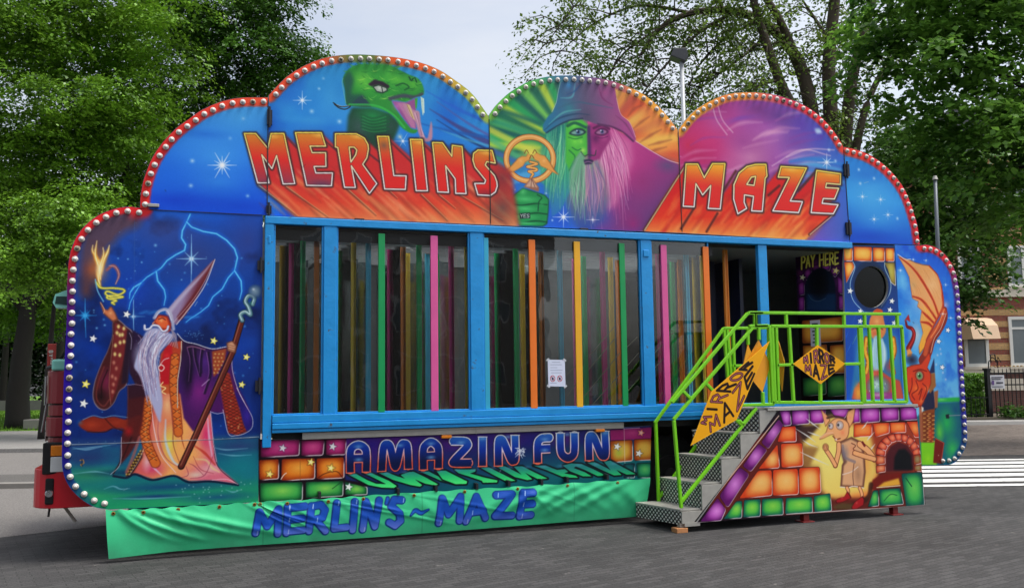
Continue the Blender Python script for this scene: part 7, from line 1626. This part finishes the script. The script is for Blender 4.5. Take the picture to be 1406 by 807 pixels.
mBarkD = bark('dark bark', (30, 26, 22)); mBarkB = bark('brown bark', (74, 64, 52))
mLeafL = leaf_mat('fresh lime leaves', (20, 54, 14), (128, 176, 54), .24); mLeafD = leaf_mat('dark leaves', (18, 46, 16), (80, 124, 44), .2); mLeafM = leaf_mat('maple leaves', (36, 78, 26), (104, 150, 58), .55); mLeafB = leaf_mat('spring leaves', (50, 78, 26), (112, 140, 58), .35); mLeafS = leaf_mat('shade leaves', (30, 62, 24), (84, 128, 50), .3); mLeafK = leaf_mat('leaves darkened for shade', (12, 26, 11), (34, 58, 24), .1)  # mLeafK: green darkened to stand for deep shade under the left trees
def blob(x, y, zf, rx, ry=None, rz=None, dz=0):
    """crown lobe seen at pixel x, y at forward distance zf, radii in metres (sideways, depth, height)"""
    p = at(x, y, zf); return (p[0], p[1], p[2]+dz, rx, ry or rx, rz or rx)
def gl_(x, zf): d = atc(x, 500, zf)[0]; return cw(d, zf, 0)
# left: two big limes and a lower one in front of them
zf = 30
b1 = [blob(60, 90, zf-1.5, 4.4, 4.2, 3.6), blob(-90, 60, zf-1, 5, 5, 5), blob(150, 40, zf-.5, 3.4, 3.4, 3.2), blob(70, 300, zf+2.5, 3.6, 3.0, 3.0), blob(-60, 300, zf+2, 4.5, 4, 3.4), blob(110, -80, zf, 5, 5, 4.5), blob(150, 215, zf+1.2, 2.6, 2.8, 2.4), blob(20, 400, zf+2.5, 3, 2.6, 1.6), blob(120, 390, zf+3, 2.8, 2.6, 1.7), blob(30, 190, zf-1.8, 2.6, 2.4, 1.2), blob(110, 160, zf-1.5, 2.4, 2.4, 1.2)]
g1 = np.array(gl_(26, zf))
tree('lime_tree', 'big bright green tree at far left with its trunk showing under the crown', tuple(g1), b1, 0, 46, .13, .55, (mLeafL, mBarkD), [([tuple(g1), tuple(g1+[0.05, 0, 2.2]), tuple(g1+[.25, .1, 4.6]), tuple(g1+[.5, .3, 8])], .42, .2), ([tuple(g1+[.25, .1, 4.2]), tuple(g1+[2.2, .5, 7]), tuple(g1+[3.4, .5, 10])], .2, .06), ([tuple(g1+[.2, .1, 4.0]), tuple(g1+[-2, .4, 7]), tuple(g1+[-3.4, 0, 10])], .2, .06)], 1, 'trees left of the attraction', boughs=(330, 10, (1.25, .4)))
zf = 36
g2 = np.array(gl_(250, zf))
b2 = [blob(290, 60, zf, 4.2, 4, 3.8), blob(230, 160, zf, 4, 4, 3.4), blob(340, 110, zf, 3, 3, 2.4), blob(230, -60, zf, 5, 5, 4.5), blob(370, 40, zf, 1.9, 2, 1.7), blob(375, -40, zf, 1.8, 2, 1.8), blob(180, 260, zf, 4.5, 4, 3.5), blob(320, 210, zf+1, 3.4, 3, 2.6), blob(250, 330, zf, 4.2, 4, 2.6), blob(395, 75, zf, 1.1, 1.2, .9)]
tree('lime_tree', 'big darker green tree rising behind the upper left corner board', tuple(g2), b2, 0, 42, .145, .6, (mLeafD, mBarkD), [([tuple(g2), tuple(g2+[.1, 0, 3]), tuple(g2+[.3, 0, 8])], .45, .2), ([tuple(g2+[.2, 0, 5]), tuple(g2+[1.5, 0, 8]), tuple(g2+[2.6, .3, 12.5])], .22, .06), ([tuple(g2+[.2, 0, 5]), tuple(g2+[-2, .5, 9]), tuple(g2+[-3, 0, 13])], .22, .06)], 2, 'trees left of the attraction', boughs=(290, 10, (1.3, .42)))
zf = 24
g3 = np.array(gl_(60, zf))
b3 = [blob(70, 300, zf, 1.9, 1.6, 1.0), blob(150, 330, zf, 1.5, 1.4, .9), blob(0, 340, zf, 1.9, 1.6, 1.0), blob(110, 275, zf, 1.0, 1, .7), blob(60, 380, zf, 1.6, 1.5, .8)]
tree('lime_tree', 'lower pale green tree just beyond the left wing board', tuple(g3), b3, 0, 38, .1, .4, (mLeafL, mBarkD), [([tuple(g3), tuple(g3+[.1, .1, 2]), tuple(g3+[.2, .1, 4])], .12, .05)], 3, 'trees left of the attraction', boughs=(62, 9, (.8, .25)))
# dark planting, made tall to block light, and trunks farther back on the left
for k_, (x, zf, w, h) in enumerate(((-60, 52, 5, 8.5), (20, 56, 5, 9), (90, 54, 5, 9), (170, 55, 5, 9), (-150, 54, 6, 9))):
    gg = np.array(gl_(x, zf)); bb = [(gg[0], gg[1], h*.45, w, 2.4, h*.5), (gg[0]+1.5, gg[1], h*.8, w*.7, 2, h*.4)]
    tree('shrub', ['dark bush at the far left edge', 'dark bush between the trunk and the lorry', 'dark bush right behind the lorry cab', 'dark bush hidden behind the left wing board', 'dark bush left of the picture'][k_], tuple(gg), bb, 700, 26, .22, .9, (mLeafK, mBarkD), None, 20+k_, 'bushes along the far side of the lawn', shell=.7, zmin=.1, cat='bush')
for k_, (x, zf, r_) in enumerate(((78, 47, .3), (4, 50, .22))):
    gg = np.array(gl_(x, zf)); t = thing('tree_trunk', ['thin dark tree trunk right of the big one on the lawn', 'thin dark tree trunk left of the big one on the lawn'][k_], 'tree', tuple(gg), 'trees left of the attraction')
    trunk([([tuple(gg), tuple(gg+[.1, 0, 3]), tuple(gg+[.2, 0, 9])], r_, r_*.6)], mBarkD, t)
    bb = [(gg[0], gg[1], 9.5, 3.5, 3, 3)]; P_, N_ = crown_sprays(bb, 260, np.random.default_rng(60+k_)); leaves('crown', mLeafK, P_, N_, np.full(260, .8), 20, .22, t, np.random.default_rng(61+k_))
# low wall at the back of the lawn
wl0, wl1 = gl_(-250, 49), gl_(140, 49)
tag(MB().prism([(-60, 49), (3, 49), (3, 49.3), (-60, 49.3)], lambda p: cw(p[0], p[1], .62), lambda p: cw(p[0], p[1], .09)).build('low_wall', mKerb, None, loc=cw(-25, 49)), 'low pale wall along the back of the lawn', 'wall')
sbx = gp(46, 594); tag(MB().prism([(sbx[0]-.5, sbx[1]+.25), (sbx[0]+.8, sbx[1]+.25), (sbx[0]+.8, sbx[1]+.75), (sbx[0]-.5, sbx[1]+.75)], lambda p: cw(p[0], p[1], .42), lambda p: cw(p[0], p[1], .1)).build('stone_block', mKerb, None, loc=cw(*sbx), bevel=.03), 'pale stone block at the edge of the lawn beside the lorry', 'stone')

# centre right: many-stemmed tree with thin spring leaves, its branches drawn as they show
def px3(lst, zf): return [tuple(at(x, y, zf+d)) for x, y, d in lst]
zf = 24; g4 = np.array(gl_(1135, zf)); T4 = thing('spring_tree', 'tall many-stemmed tree in thin spring leaf above the title boards', 'tree', tuple(g4), 'trees right of the attraction')
base = (g4[0], g4[1], 0)
def stem(l, r0, r1): return (px3(l, zf), r0, r1)
stems = [([base]+px3([(1132, 330, 0), (1118, 180, 0), (1098, 90, .2), (1060, 40, .4), (1010, 16, .5), (950, 18, .5), (905, 40, .4), (880, 75, .2)], zf), .26, .04),
         ([base]+px3([(1145, 330, 0), (1142, 190, 0), (1138, 90, 0), (1146, 0, 0), (1150, -90, 0)], zf), .27, .12),
         ([base]+px3([(1152, 330, 0), (1160, 200, .2), (1170, 110, .2), (1190, 30, .3), (1215, -60, .3)], zf), .24, .1),
         ([base]+px3([(1125, 330, 0), (1104, 190, -.2), (1070, 110, -.3), (1040, 20, -.3), (1020, -60, -.3)], zf), .22, .08),
         ([base]+px3([(1160, 330, 0), (1176, 200, .2), (1200, 120, .4), (1240, 60, .5)], zf), .18, .06),
         stem([(1100, 95, .2), (1060, 10, -.3), (1000, -50, -.6), (920, -80, -.8)], .13, .04), stem([(1120, 190, 0), (1080, 150, .6), (1030, 130, 1), (985, 145, 1.2)], .1, .02),
         stem([(1010, 16, .5), (960, 45, 0), (905, 100, -.3), (860, 160, -.4)], .06, .015), stem([(950, 18, .5), (880, 8, .5), (820, 30, .3), (770, 70, .2)], .055, .012), stem([(1000, -40, -.5), (900, -30, -.5), (810, -10, -.5), (750, 60, -.5)], .06, .012), stem([(905, 40, .4), (860, 70, .3), (830, 110, .3), (800, 140, .3)], .04, .01), stem([(1060, 40, .4), (1030, 70, .4), (990, 100, .5), (950, 130, .5)], .05, .012), stem([(1040, 30, 0), (1000, 50, 1), (960, 90, 1.2), (935, 150, 1.2)], .05, .012), stem([(1140, 60, 0), (1115, 20, 1), (1080, -30, 1)], .06, .02), stem([(920, -80, -.8), (830, -60, -.8), (770, -10, -.8)], .045, .012), stem([(1070, 110, -.3), (1040, 120, -.6), (1000, 160, -.8), (960, 175, -.8)], .05, .012)]
gtw = np.random.default_rng(9); ends = []
allp = []
for pts, r0, r1 in stems: allp.append(smooth(pts, n=6))
twigs = []
for sp_, (pts, r0, r1) in zip(allp, stems):
    start = int(len(sp_)*(.45 if r0 > .15 else .15))
    for i in range(start, len(sp_), 2):
        for _ in range(3):
            p = sp_[i]; d = gtw.normal(0, 1, 3)*np.array([1, .8, .6])+RT*-.35; d /= np.linalg.norm(d); L = gtw.uniform(.5, 1.7); q1 = p+d*L*.5+np.array([0, 0, .1]); q2 = p+d*L+np.array([0, 0, -.22*L]); twigs.append(([tuple(p), tuple(q1), tuple(q2)], .022, .006))
            ends += [q2, q1, (q1+q2)/2, p+d*L*1.15+np.array([0, 0, -.4*L])]
m_ = MB()
for pts, r0, r1 in stems+twigs:
    p = smooth(pts, n=6 if r0 > .03 else 2); k = len(p); m_.tube([tuple(q_) for q_ in p], list(np.linspace(r0, r1, k)), 8 if r0 > .03 else 4)
m_.build('trunk', mBarkB, T4, smooth_=True)
E_ = np.array(ends); xr = E_ @ RT; keep_ = np.ones(len(E_), bool); E_ = E_[keep_]
E_ = E_[gtw.permutation(len(E_))[:2300]]
Nn = np.tile(np.array([[0, 0, 1.]]), (len(E_), 1))+gtw.normal(0, .5, (len(E_), 3)); Nn /= np.linalg.norm(Nn, axis=1)[:, None]
leaves('crown', mLeafB, E_, Nn, gtw.uniform(.18, .5, len(E_)), 16, .10, T4, gtw, .5, .45)
# right: broad dark maple over the pavement, darker trees behind
zf = 19; g5 = np.array(gl_(1470, zf))
b5 = [blob(1330, 70, zf, 2.3, 2.2, 1.5), blob(1400, 170, zf, 2.0, 2, 1.3), blob(1290, 160, zf, 1.6, 1.6, .9), blob(1440, 30, zf, 2.6, 2.4, 2), blob(1240, 40, zf+.5, 1.1, 1.2, .7), blob(1310, -60, zf, 2.2, 2.2, 1.4), blob(1380, 265, zf-.5, 1.4, 1.6, .75), blob(1470, 240, zf, 1.8, 1.8, 1.4), blob(1260, 225, zf+.5, 1.1, 1.2, .6), blob(1210, 110, zf+.5, .8, .9, .6), blob(1420, -100, zf, 3, 3, 2)]
tree('maple_tree', 'broad dark green tree reaching in from the right edge over the pavement', tuple(g5), b5, 0, 24, .165, .42, (mLeafM, mBarkD), [([tuple(g5), tuple(g5+[0, .1, 2.5]), tuple(at(1450, 150, zf)), tuple(at(1420, -40, zf))], .26, .1), ([tuple(at(1448, 170, zf)), tuple(at(1390, 110, zf)), tuple(at(1310, 90, zf))], .1, .02), ([tuple(at(1445, 120, zf)), tuple(at(1400, 30, zf)), tuple(at(1330, -20, zf))], .1, .02), ([tuple(at(1450, 230, zf)), tuple(at(1400, 230, zf)), tuple(at(1340, 250, zf))], .07, .015)], 5, 'trees right of the attraction', droop=.4, boughs=(120, 9, (.95, .22)))
zf = 25; g6 = np.array(gl_(1300, zf))
b6 = [blob(1290, 330, zf, 1.9, 1.7, 1.9), blob(1350, 385, zf-.5, 1.1, 1.3, .75), blob(1240, 260, zf, 2, 1.8, 1.8), blob(1300, 240, zf, 1.7, 1.7, 1.5), blob(1360, 300, zf+.5, 1.1, 1.3, 1.2), blob(1330, 400, zf, 1.2, 1.2, .7), blob(1230, 190, zf, 1.7, 1.6, 1.2), blob(1220, 420, zf, 2, 1.8, 1.8)]
tree('street_tree', 'dense dark tree behind the right wing board in front of the brick house', tuple(g6), b6, 0, 26, .15, .45, (mLeafS, mBarkD), [([tuple(g6), tuple(g6+[0, 0, 3]), tuple(g6+[-.1, 0, 6])], .2, .08)], 6, 'trees right of the attraction', droop=.35, zmin=2.2, boughs=(95, 9, (.9, .28)))

# floodlight on a white mast, grey pole
zf = 17; xr_, _ = atc(940, 170, zf); z1 = atc(936, 82, zf)[1]
FM = thing('floodlight_mast', 'dark floodlight on a white mast behind the arched boards', 'lamp post', cw(xr_, zf))
MB().tube([cw(xr_+.0, zf, 0), cw(xr_-.02, zf, z1)], [.05, .042], 12).build('mast', plain('white mast paint', (176, 180, 184), .4), FM, smooth_=True)
h0, h1 = atc(919, 80, zf), atc(943, 69, zf)
MB().prism([(h0[0], h0[1]+.01), (h1[0]-.06, h0[1]-.12), (h1[0]+.0, h0[1]-.03), (h1[0]-.03, h1[1]-.0), (h0[0]+.08, h1[1]+.0)], lambda p: cw(p[0], zf-.14, p[1]), lambda p: cw(p[0], zf+.14, p[1])).build('lamp_head', plain('lamp housing', (52, 54, 58), .45), FM, bevel=.015)
MB().tube([cw(xr_-.02, zf, z1-.04), cw(xr_-.02, zf, z1+.04), cw(xr_-.04, zf, z1+.1)], .03, 8).build('bracket', mDark, FM)
zf = 16; xa, za = atc(1288, 345, zf); xb, zb2 = atc(1284, 246, zf)
SP = thing('steel_pole', 'thin grey steel pole rising behind the upper right corner board', 'pole', cw(xa+.06, zf))
MB().tube([cw(xa+.06, zf, 0), cw(xa, zf, za), cw(xb, zf, zb2)], [.045, .036, .032], 10).build('shaft', plain('galvanised steel', (100, 106, 112), .5, .5), SP, smooth_=True)
MB().tube([cw(xb, zf, zb2-.01), cw(xb, zf, zb2+.06)], [.05, .03], 10).build('cap', mAlu, SP)

# ------------------------------------------------------------------ brick house on the far pavement
def brickwork(name, c1, c2, mortar, s=1.0):
    m, n, l, p = new_mat(name); tc = n.new('ShaderNodeTexCoord'); mp = n.new('ShaderNodeMapping'); mp.inputs['Rotation'].default_value = (R(90), 0, YAW); l.new(tc.outputs['Object'], mp.inputs['Vector'])
    sx = n.new('ShaderNodeSeparateXYZ'); l.new(tc.outputs['Object'], sx.inputs[0])
    dt = n.new('ShaderNodeVectorMath'); dt.operation = 'DOT_PRODUCT'; dt.inputs[1].default_value = tuple(RT); l.new(tc.outputs['Object'], dt.inputs[0])
    cb = n.new('ShaderNodeCombineXYZ'); l.new(dt.outputs['Value'], cb.inputs[0]); l.new(sx.outputs[2], cb.inputs[1])
    bt = n.new('ShaderNodeTexBrick'); bt.inputs['Scale'].default_value = 1; bt.inputs['Brick Width'].default_value = .22*s; bt.inputs['Row Height'].default_value = .07*s; bt.inputs['Mortar Size'].default_value = .008; bt.inputs['Color1'].default_value = srgb(c1); bt.inputs['Color2'].default_value = srgb(c2); bt.inputs['Mortar'].default_value = srgb(mortar); l.new(cb.outputs[0], bt.inputs['Vector'])
    l.new(bt.outputs['Color'], p.inputs['Base Color']); p.inputs['Roughness'].default_value = .85
    return m
mBrR = brickwork('red brick', (150, 76, 60), (128, 62, 50), (120, 100, 88)); mBrY = brickwork('yellow brick', (206, 168, 112), (188, 148, 96), (150, 128, 100)); mStone = plain('cream stone', (214, 204, 186), .7); mPlinth = brickwork('plinth brick', (110, 66, 58), (92, 56, 50), (90, 80, 74))
mWhiteP = plain('white joinery', (224, 224, 218), .45); mPane = plain('curtained window glass', (112, 122, 126), .08, var=.35, scale=1.2, spec=.8)
ZH = 31.0
hx = lambda x, y=450: atc(x, y, ZH)[0]; hz = lambda y, x=1360: atc(x, y, ZH)[1]
H = thing('brick_house', 'red and yellow banded brick house with white windows behind the fence', 'house', cw(hx(1360), ZH+3))
def hb(x0, x1, z0, z1, d0, d1, m=None, mi=0): m = m or MB(); return m.prism([(x0, d0), (x1, d0), (x1, d1), (x0, d1)], lambda p: cw(p[0], ZH+p[1], z1), lambda p: cw(p[0], ZH+p[1], z0), mi)
x0, x1 = hx(1236), hx(1700)
ztop = 9.4
hb(x0, x1, .1, ztop, 0, 8).build('wall', mBrR, H)
bands = MB(); z = hz(505)
ys = [(441, 449), (456, 464), (471, 480), (487, 495), (425, 433)]
for ya, yb in ys: hb(x0, x1, hz(yb), hz(ya), -.012, 0, bands)
zz = hz(425)+.55
while zz < ztop-.4: hb(x0, x1, zz, zz+.24, -.012, 0, bands); zz += .52
bands.build('brick_band', mBrY, H)
hb(x0, x1, .1, hz(512), -.05, 0).build('plinth', mPlinth, H); st_ = MB(); hb(x0, x1, hz(512), hz(504), -.1, 0, st_); hb(x0, x1, hz(408), hz(398), -.12, 0, st_); hb(x0, x1, hz(536), hz(520), -.07, -.05, st_); hb(x0, x1, hz(300), hz(292), -.1, 0, st_); st_.build('string_course', mStone, H)
def window(xa, xb, ya, yb, name='window'):
    a, b, t, bt_ = hx(xa), hx(xb), hz(ya), hz(yb)
    f = MB(); w = .11; hb(a, b, t-w, t, -.06, .02, f); hb(a, b, bt_, bt_+w, -.06, .02, f); hb(a, a+w, bt_+w, t-w, -.06, .02, f); hb(b-w, b, bt_+w, t-w, -.06, .02, f); hb(a+w, b-w, bt_+(t-bt_)*.74, bt_+(t-bt_)*.74+.08, -.05, .02, f)
    fo = f.build(name, mWhiteP, H); hb(a+w, b-w, bt_+w, t-w, -.03, -.015).build('pane', mPane, fo); hb(a-.08, b+.08, bt_-.1, bt_, -.14, .02).build('window_sill', mStone, fo)
window(1322, 1355, 440, 503); window(1384, 1436, 435, 503); window(1250, 1290, 440, 503)
window(1388, 1412, 338, 394); window(1320, 1352, 330, 392); window(1428, 1470, 335, 394); window(1240, 1290, 335, 394); window(1500, 1560, 430, 503); window(1500, 1550, 330, 394)
window(1385, 1425, 225, 285); window(1300, 1345, 225, 285); window(1460, 1500, 225, 285)
gbl = MB(); hb(hx(1370), hx(1406), hz(246), hz(238), -.2, 0, gbl); hb(hx(1374), hx(1402), hz(238), hz(232), -.16, 0, gbl); gbl.build('cornice', plain('terracotta', (196, 96, 66), .7), H)
MB().prism([(x0-.3, ztop), (x1+.3, ztop), (x1-1, ztop+1.6), (x0+2.2, ztop+1.6)], lambda p: cw(p[0], ZH-.3, p[1]), lambda p: cw(p[0], ZH+8.3, p[1])).build('roof', plain('slate roof', (70, 72, 78), .7), H)
# rounded awning
aw = MB(); a, b = hx(1318), hx(1355); t_, b_ = hz(436), hz(466); prof = [(0.0, t_), (-.35, t_-.06), (-.7, t_-.3), (-.85, b_)]
for i in range(3): 
    (d0, z0), (d1, z1) = prof[i], prof[i+1]; aw.add([cw(a, ZH+d0, z0), cw(b, ZH+d0, z0), cw(b, ZH+d1, z1), cw(a, ZH+d1, z1)], [(0, 1, 2, 3)])
for x in (a, b): aw.add([cw(x, ZH+d, z) for d, z in prof]+[cw(x, ZH, b_)], [(0, 1, 2, 3, 4)])
aw.build('awning', plain('cream awning cloth', (222, 190, 158), .8), H)
# hedge, fence, notice board
mHedge = leaf_mat('hedge leaves', (54, 104, 26), (112, 160, 52))
ZF_ = 27.6
hxa, hz1 = atc(1300, 516, ZF_+.6); hxb, hz0 = atc(1350, 572, ZF_+.6)
HD = thing('hedge', 'clipped bright green hedge beside the iron gate', 'hedge', cw((hxa+hxb)/2, ZF_+.6, .1))
gh = np.random.default_rng(15); n_ = 900
xs3 = gh.uniform(hxa-1.6, hxb-.05, n_); zs3 = gh.uniform(.15, hz1, n_); face = gh.integers(0, 3, n_); ds = np.where(face == 0, ZF_+.25, gh.uniform(ZF_+.25, ZF_+1.1, n_)); zs3 = np.where(face == 1, hz1, zs3)
Pc = np.array([cw(a, b, c) for a, b, c in zip(xs3, ds, zs3)]); Nn = np.where((face == 1)[:, None], np.array([[0, 0, 1.]]), -FW[None, :]+np.array([[0, 0, .4]]))+gh.normal(0, .3, (n_, 3)); Nn /= np.linalg.norm(Nn, axis=1)[:, None]
leaves('hedge_leaves', mHedge, Pc, Nn, np.full(n_, .13), 16, .075, HD, gh, .1, .3)
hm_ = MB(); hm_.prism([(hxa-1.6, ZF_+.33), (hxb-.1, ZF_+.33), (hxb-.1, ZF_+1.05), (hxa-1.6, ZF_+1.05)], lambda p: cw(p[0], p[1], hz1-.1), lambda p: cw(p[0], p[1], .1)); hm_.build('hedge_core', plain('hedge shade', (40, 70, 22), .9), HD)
mIron = plain('black iron', (26, 26, 30), .45, .3)
fx = lambda x: atc(x, 520, ZF_)[0]; fz = lambda y: atc(1380, y, ZF_)[1]
FN = thing('iron_fence', 'black wrought iron fence with a tall gate post in front of the house', 'fence', cw(fx(1400), ZF_, .1))
fb = MB()
for yv in (512, 528, 566): fb.bar(cw(fx(1356), ZF_, fz(yv)), cw(fx(1660), ZF_, fz(yv)), .04, .04)
x = fx(1360)
while x < fx(1660): fb.tube([cw(x, ZF_, .1), cw(x, ZF_, fz(508)), cw(x, ZF_, fz(505.5))], [.014, .014, .004], 6); x += .13
fb.build('railing', mIron, FN)
lo = MB()
for yv in (545, 568): lo.bar(cw(fx(1280), ZF_-.1, fz(yv)), cw(fx(1352), ZF_-.1, fz(yv)), .03, .03)
x = fx(1280)
while x < fx(1352): lo.tube([cw(x, ZF_-.1, .1), cw(x, ZF_-.1, fz(542))], .011, 6); x += .14
lo.build('low_railing', mIron, FN)
gpst = MB(); gpst.bar(cw(fx(1355), ZF_-.02, .1), cw(fx(1355), ZF_-.02, fz(508)), .13, .13); gpst.bar(cw(fx(1355), ZF_-.02, fz(508)), cw(fx(1355), ZF_-.02, fz(505)), .18, .18); gpst.build('gate_post', mIron, FN, bevel=.01)
scr = MB()
for pts in ([(1358, 506), (1359, 496), (1364, 490), (1370, 494), (1371, 500), (1367, 503)], [(1362, 487), (1362, 498)], [(1361, 487), (1368, 486)], [(1368, 486), (1369, 497)], [(1371, 505), (1372, 490), (1376, 497)]):
    scr.tube([cw(fx(a), ZF_, fz(b)) for a, b in pts], .018, 6)
scr.build('scrollwork', mIron, FN)
lg = MB()
for k_ in range(15): lg.lathe([(.03, -.02), (.04, 0), (.03, .02)], cw(fx(1362+k_*5.2), ZF_, fz(503.5)+.02), 'z', 8)
lg.build('finial', plain('gilt', (170, 140, 90), .5, .4), FN)
SB = thing('notice_board', 'white notice board with a purple dot on the iron fence', 'sign', cw(fx(1367), ZF_-.06, fz(533)))
hb2 = lambda a, b, c, d, dd, m: m.prism([(fx(a), 0), (fx(b), 0)][0:0] or [(fx(a), ZF_-.06-dd), (fx(b), ZF_-.06-dd), (fx(b), ZF_-.045-dd), (fx(a), ZF_-.045-dd)], lambda p: cw(p[0], p[1], fz(c)), lambda p: cw(p[0], p[1], fz(d)))
m0 = MB(); hb2(1357.5, 1377.5, 514.5, 533, 0, m0); sbo = m0.build('board', plain('white board', (222, 222, 228), .5), SB)
m1 = MB(); [hb2(a, b, c, d, .018, m1) for a, b, c, d in ((1360, 1375, 517, 518.2), (1360, 1372, 519.6, 520.6), (1366, 1375, 524, 526.2), (1360, 1375, 530, 530.8))]; m1.build('lettering', mInk, sbo)
m2 = MB(); p_ = cw(fx(1362), ZF_-.066, fz(525)); m2.lathe([(.075, 0), (.075, -.004), (.01, -.0045)], p_, 'y', 16); m2.build('emblem', plain('purple dot', (86, 60, 120), .5), sbo)
# planting at the foot of the fence
PLT = thing('low_plants', 'low dark green plants along the foot of the iron fence', 'plants', cw(fx(1395), ZF_-.2, .1))
n_ = 260; xs3 = gh.uniform(fx(1366), fx(1470), n_); Pc = np.array([cw(a, ZF_-.25+gh.uniform(-.2, .1), .1+gh.uniform(0, .35)) for a in xs3]); Nn = np.tile(np.array([[0, 0, 1.]]), (n_, 1))+gh.normal(0, .5, (n_, 3)); Nn /= np.linalg.norm(Nn, axis=1)[:, None]
leaves('foliage', mLeafS, Pc, Nn, np.full(n_, .16), 10, .09, PLT, gh, .1, .4)
sheet('planting_bed', [(fx(1280), ZF_-.45), (fx(1660), ZF_-.45), (fx(1660), ZF_+3.3), (fx(1280), ZF_+3.3)], .16, plain('soil', (92, 84, 72), .9, var=.4), .06)

# ------------------------------------------------------------------ the street behind the viewer, seen mirrored in the glass
mRen = plain('grey render', (140, 134, 126), .8); mRen2 = plain('brown render', (104, 84, 68), .8)
wfp = None
for k_, (xa, xb, h_, d_) in enumerate(((-26, -6, 10.4, -25), (-5.8, 9, 9.6, -26), (9.2, 30, 10.8, -25))):
    hh = thing('town_house', ['tall grey town house across the street, left of the two others', 'lower brown town house across the street between two taller grey ones', 'tall grey town house across the street, right of the two others'][k_], 'house', cw((xa+xb)/2, d_-4), 'town houses across the street')
    MB().prism([(xa, d_), (xb, d_), (xb, d_-8), (xa, d_-8)], lambda p: cw(p[0], p[1], h_), lambda p: cw(p[0], p[1], 0)).build('wall', mRen if k_ != 1 else mRen2, hh)
    n_ = int((xb-xa)/2.9)
    for fl in range(int(h_/3.3)):
        for i in range(n_):
            x = xa+(i+.5)*(xb-xa)/n_; z = .9+fl*3.3; o_ = cw(x, d_, z)
            if wfp is None:
                wfp = MB().prism([(x-.65, d_+.06), (x+.65, d_+.06), (x+.65, d_+.003), (x-.65, d_+.003)], lambda p: cw(p[0], p[1], z+1.9), lambda p: cw(p[0], p[1], z)).build('window', mWhiteP, hh, loc=o_)
                wpp = MB().prism([(x-.53, d_+.075), (x+.53, d_+.075), (x+.53, d_+.062), (x-.53, d_+.062)], lambda p: cw(p[0], p[1], z+1.78), lambda p: cw(p[0], p[1], z+.12)).build('pane', mPane, wfp, loc=o_)
            else: dup(wpp, dup(wfp, hh, o_), o_)
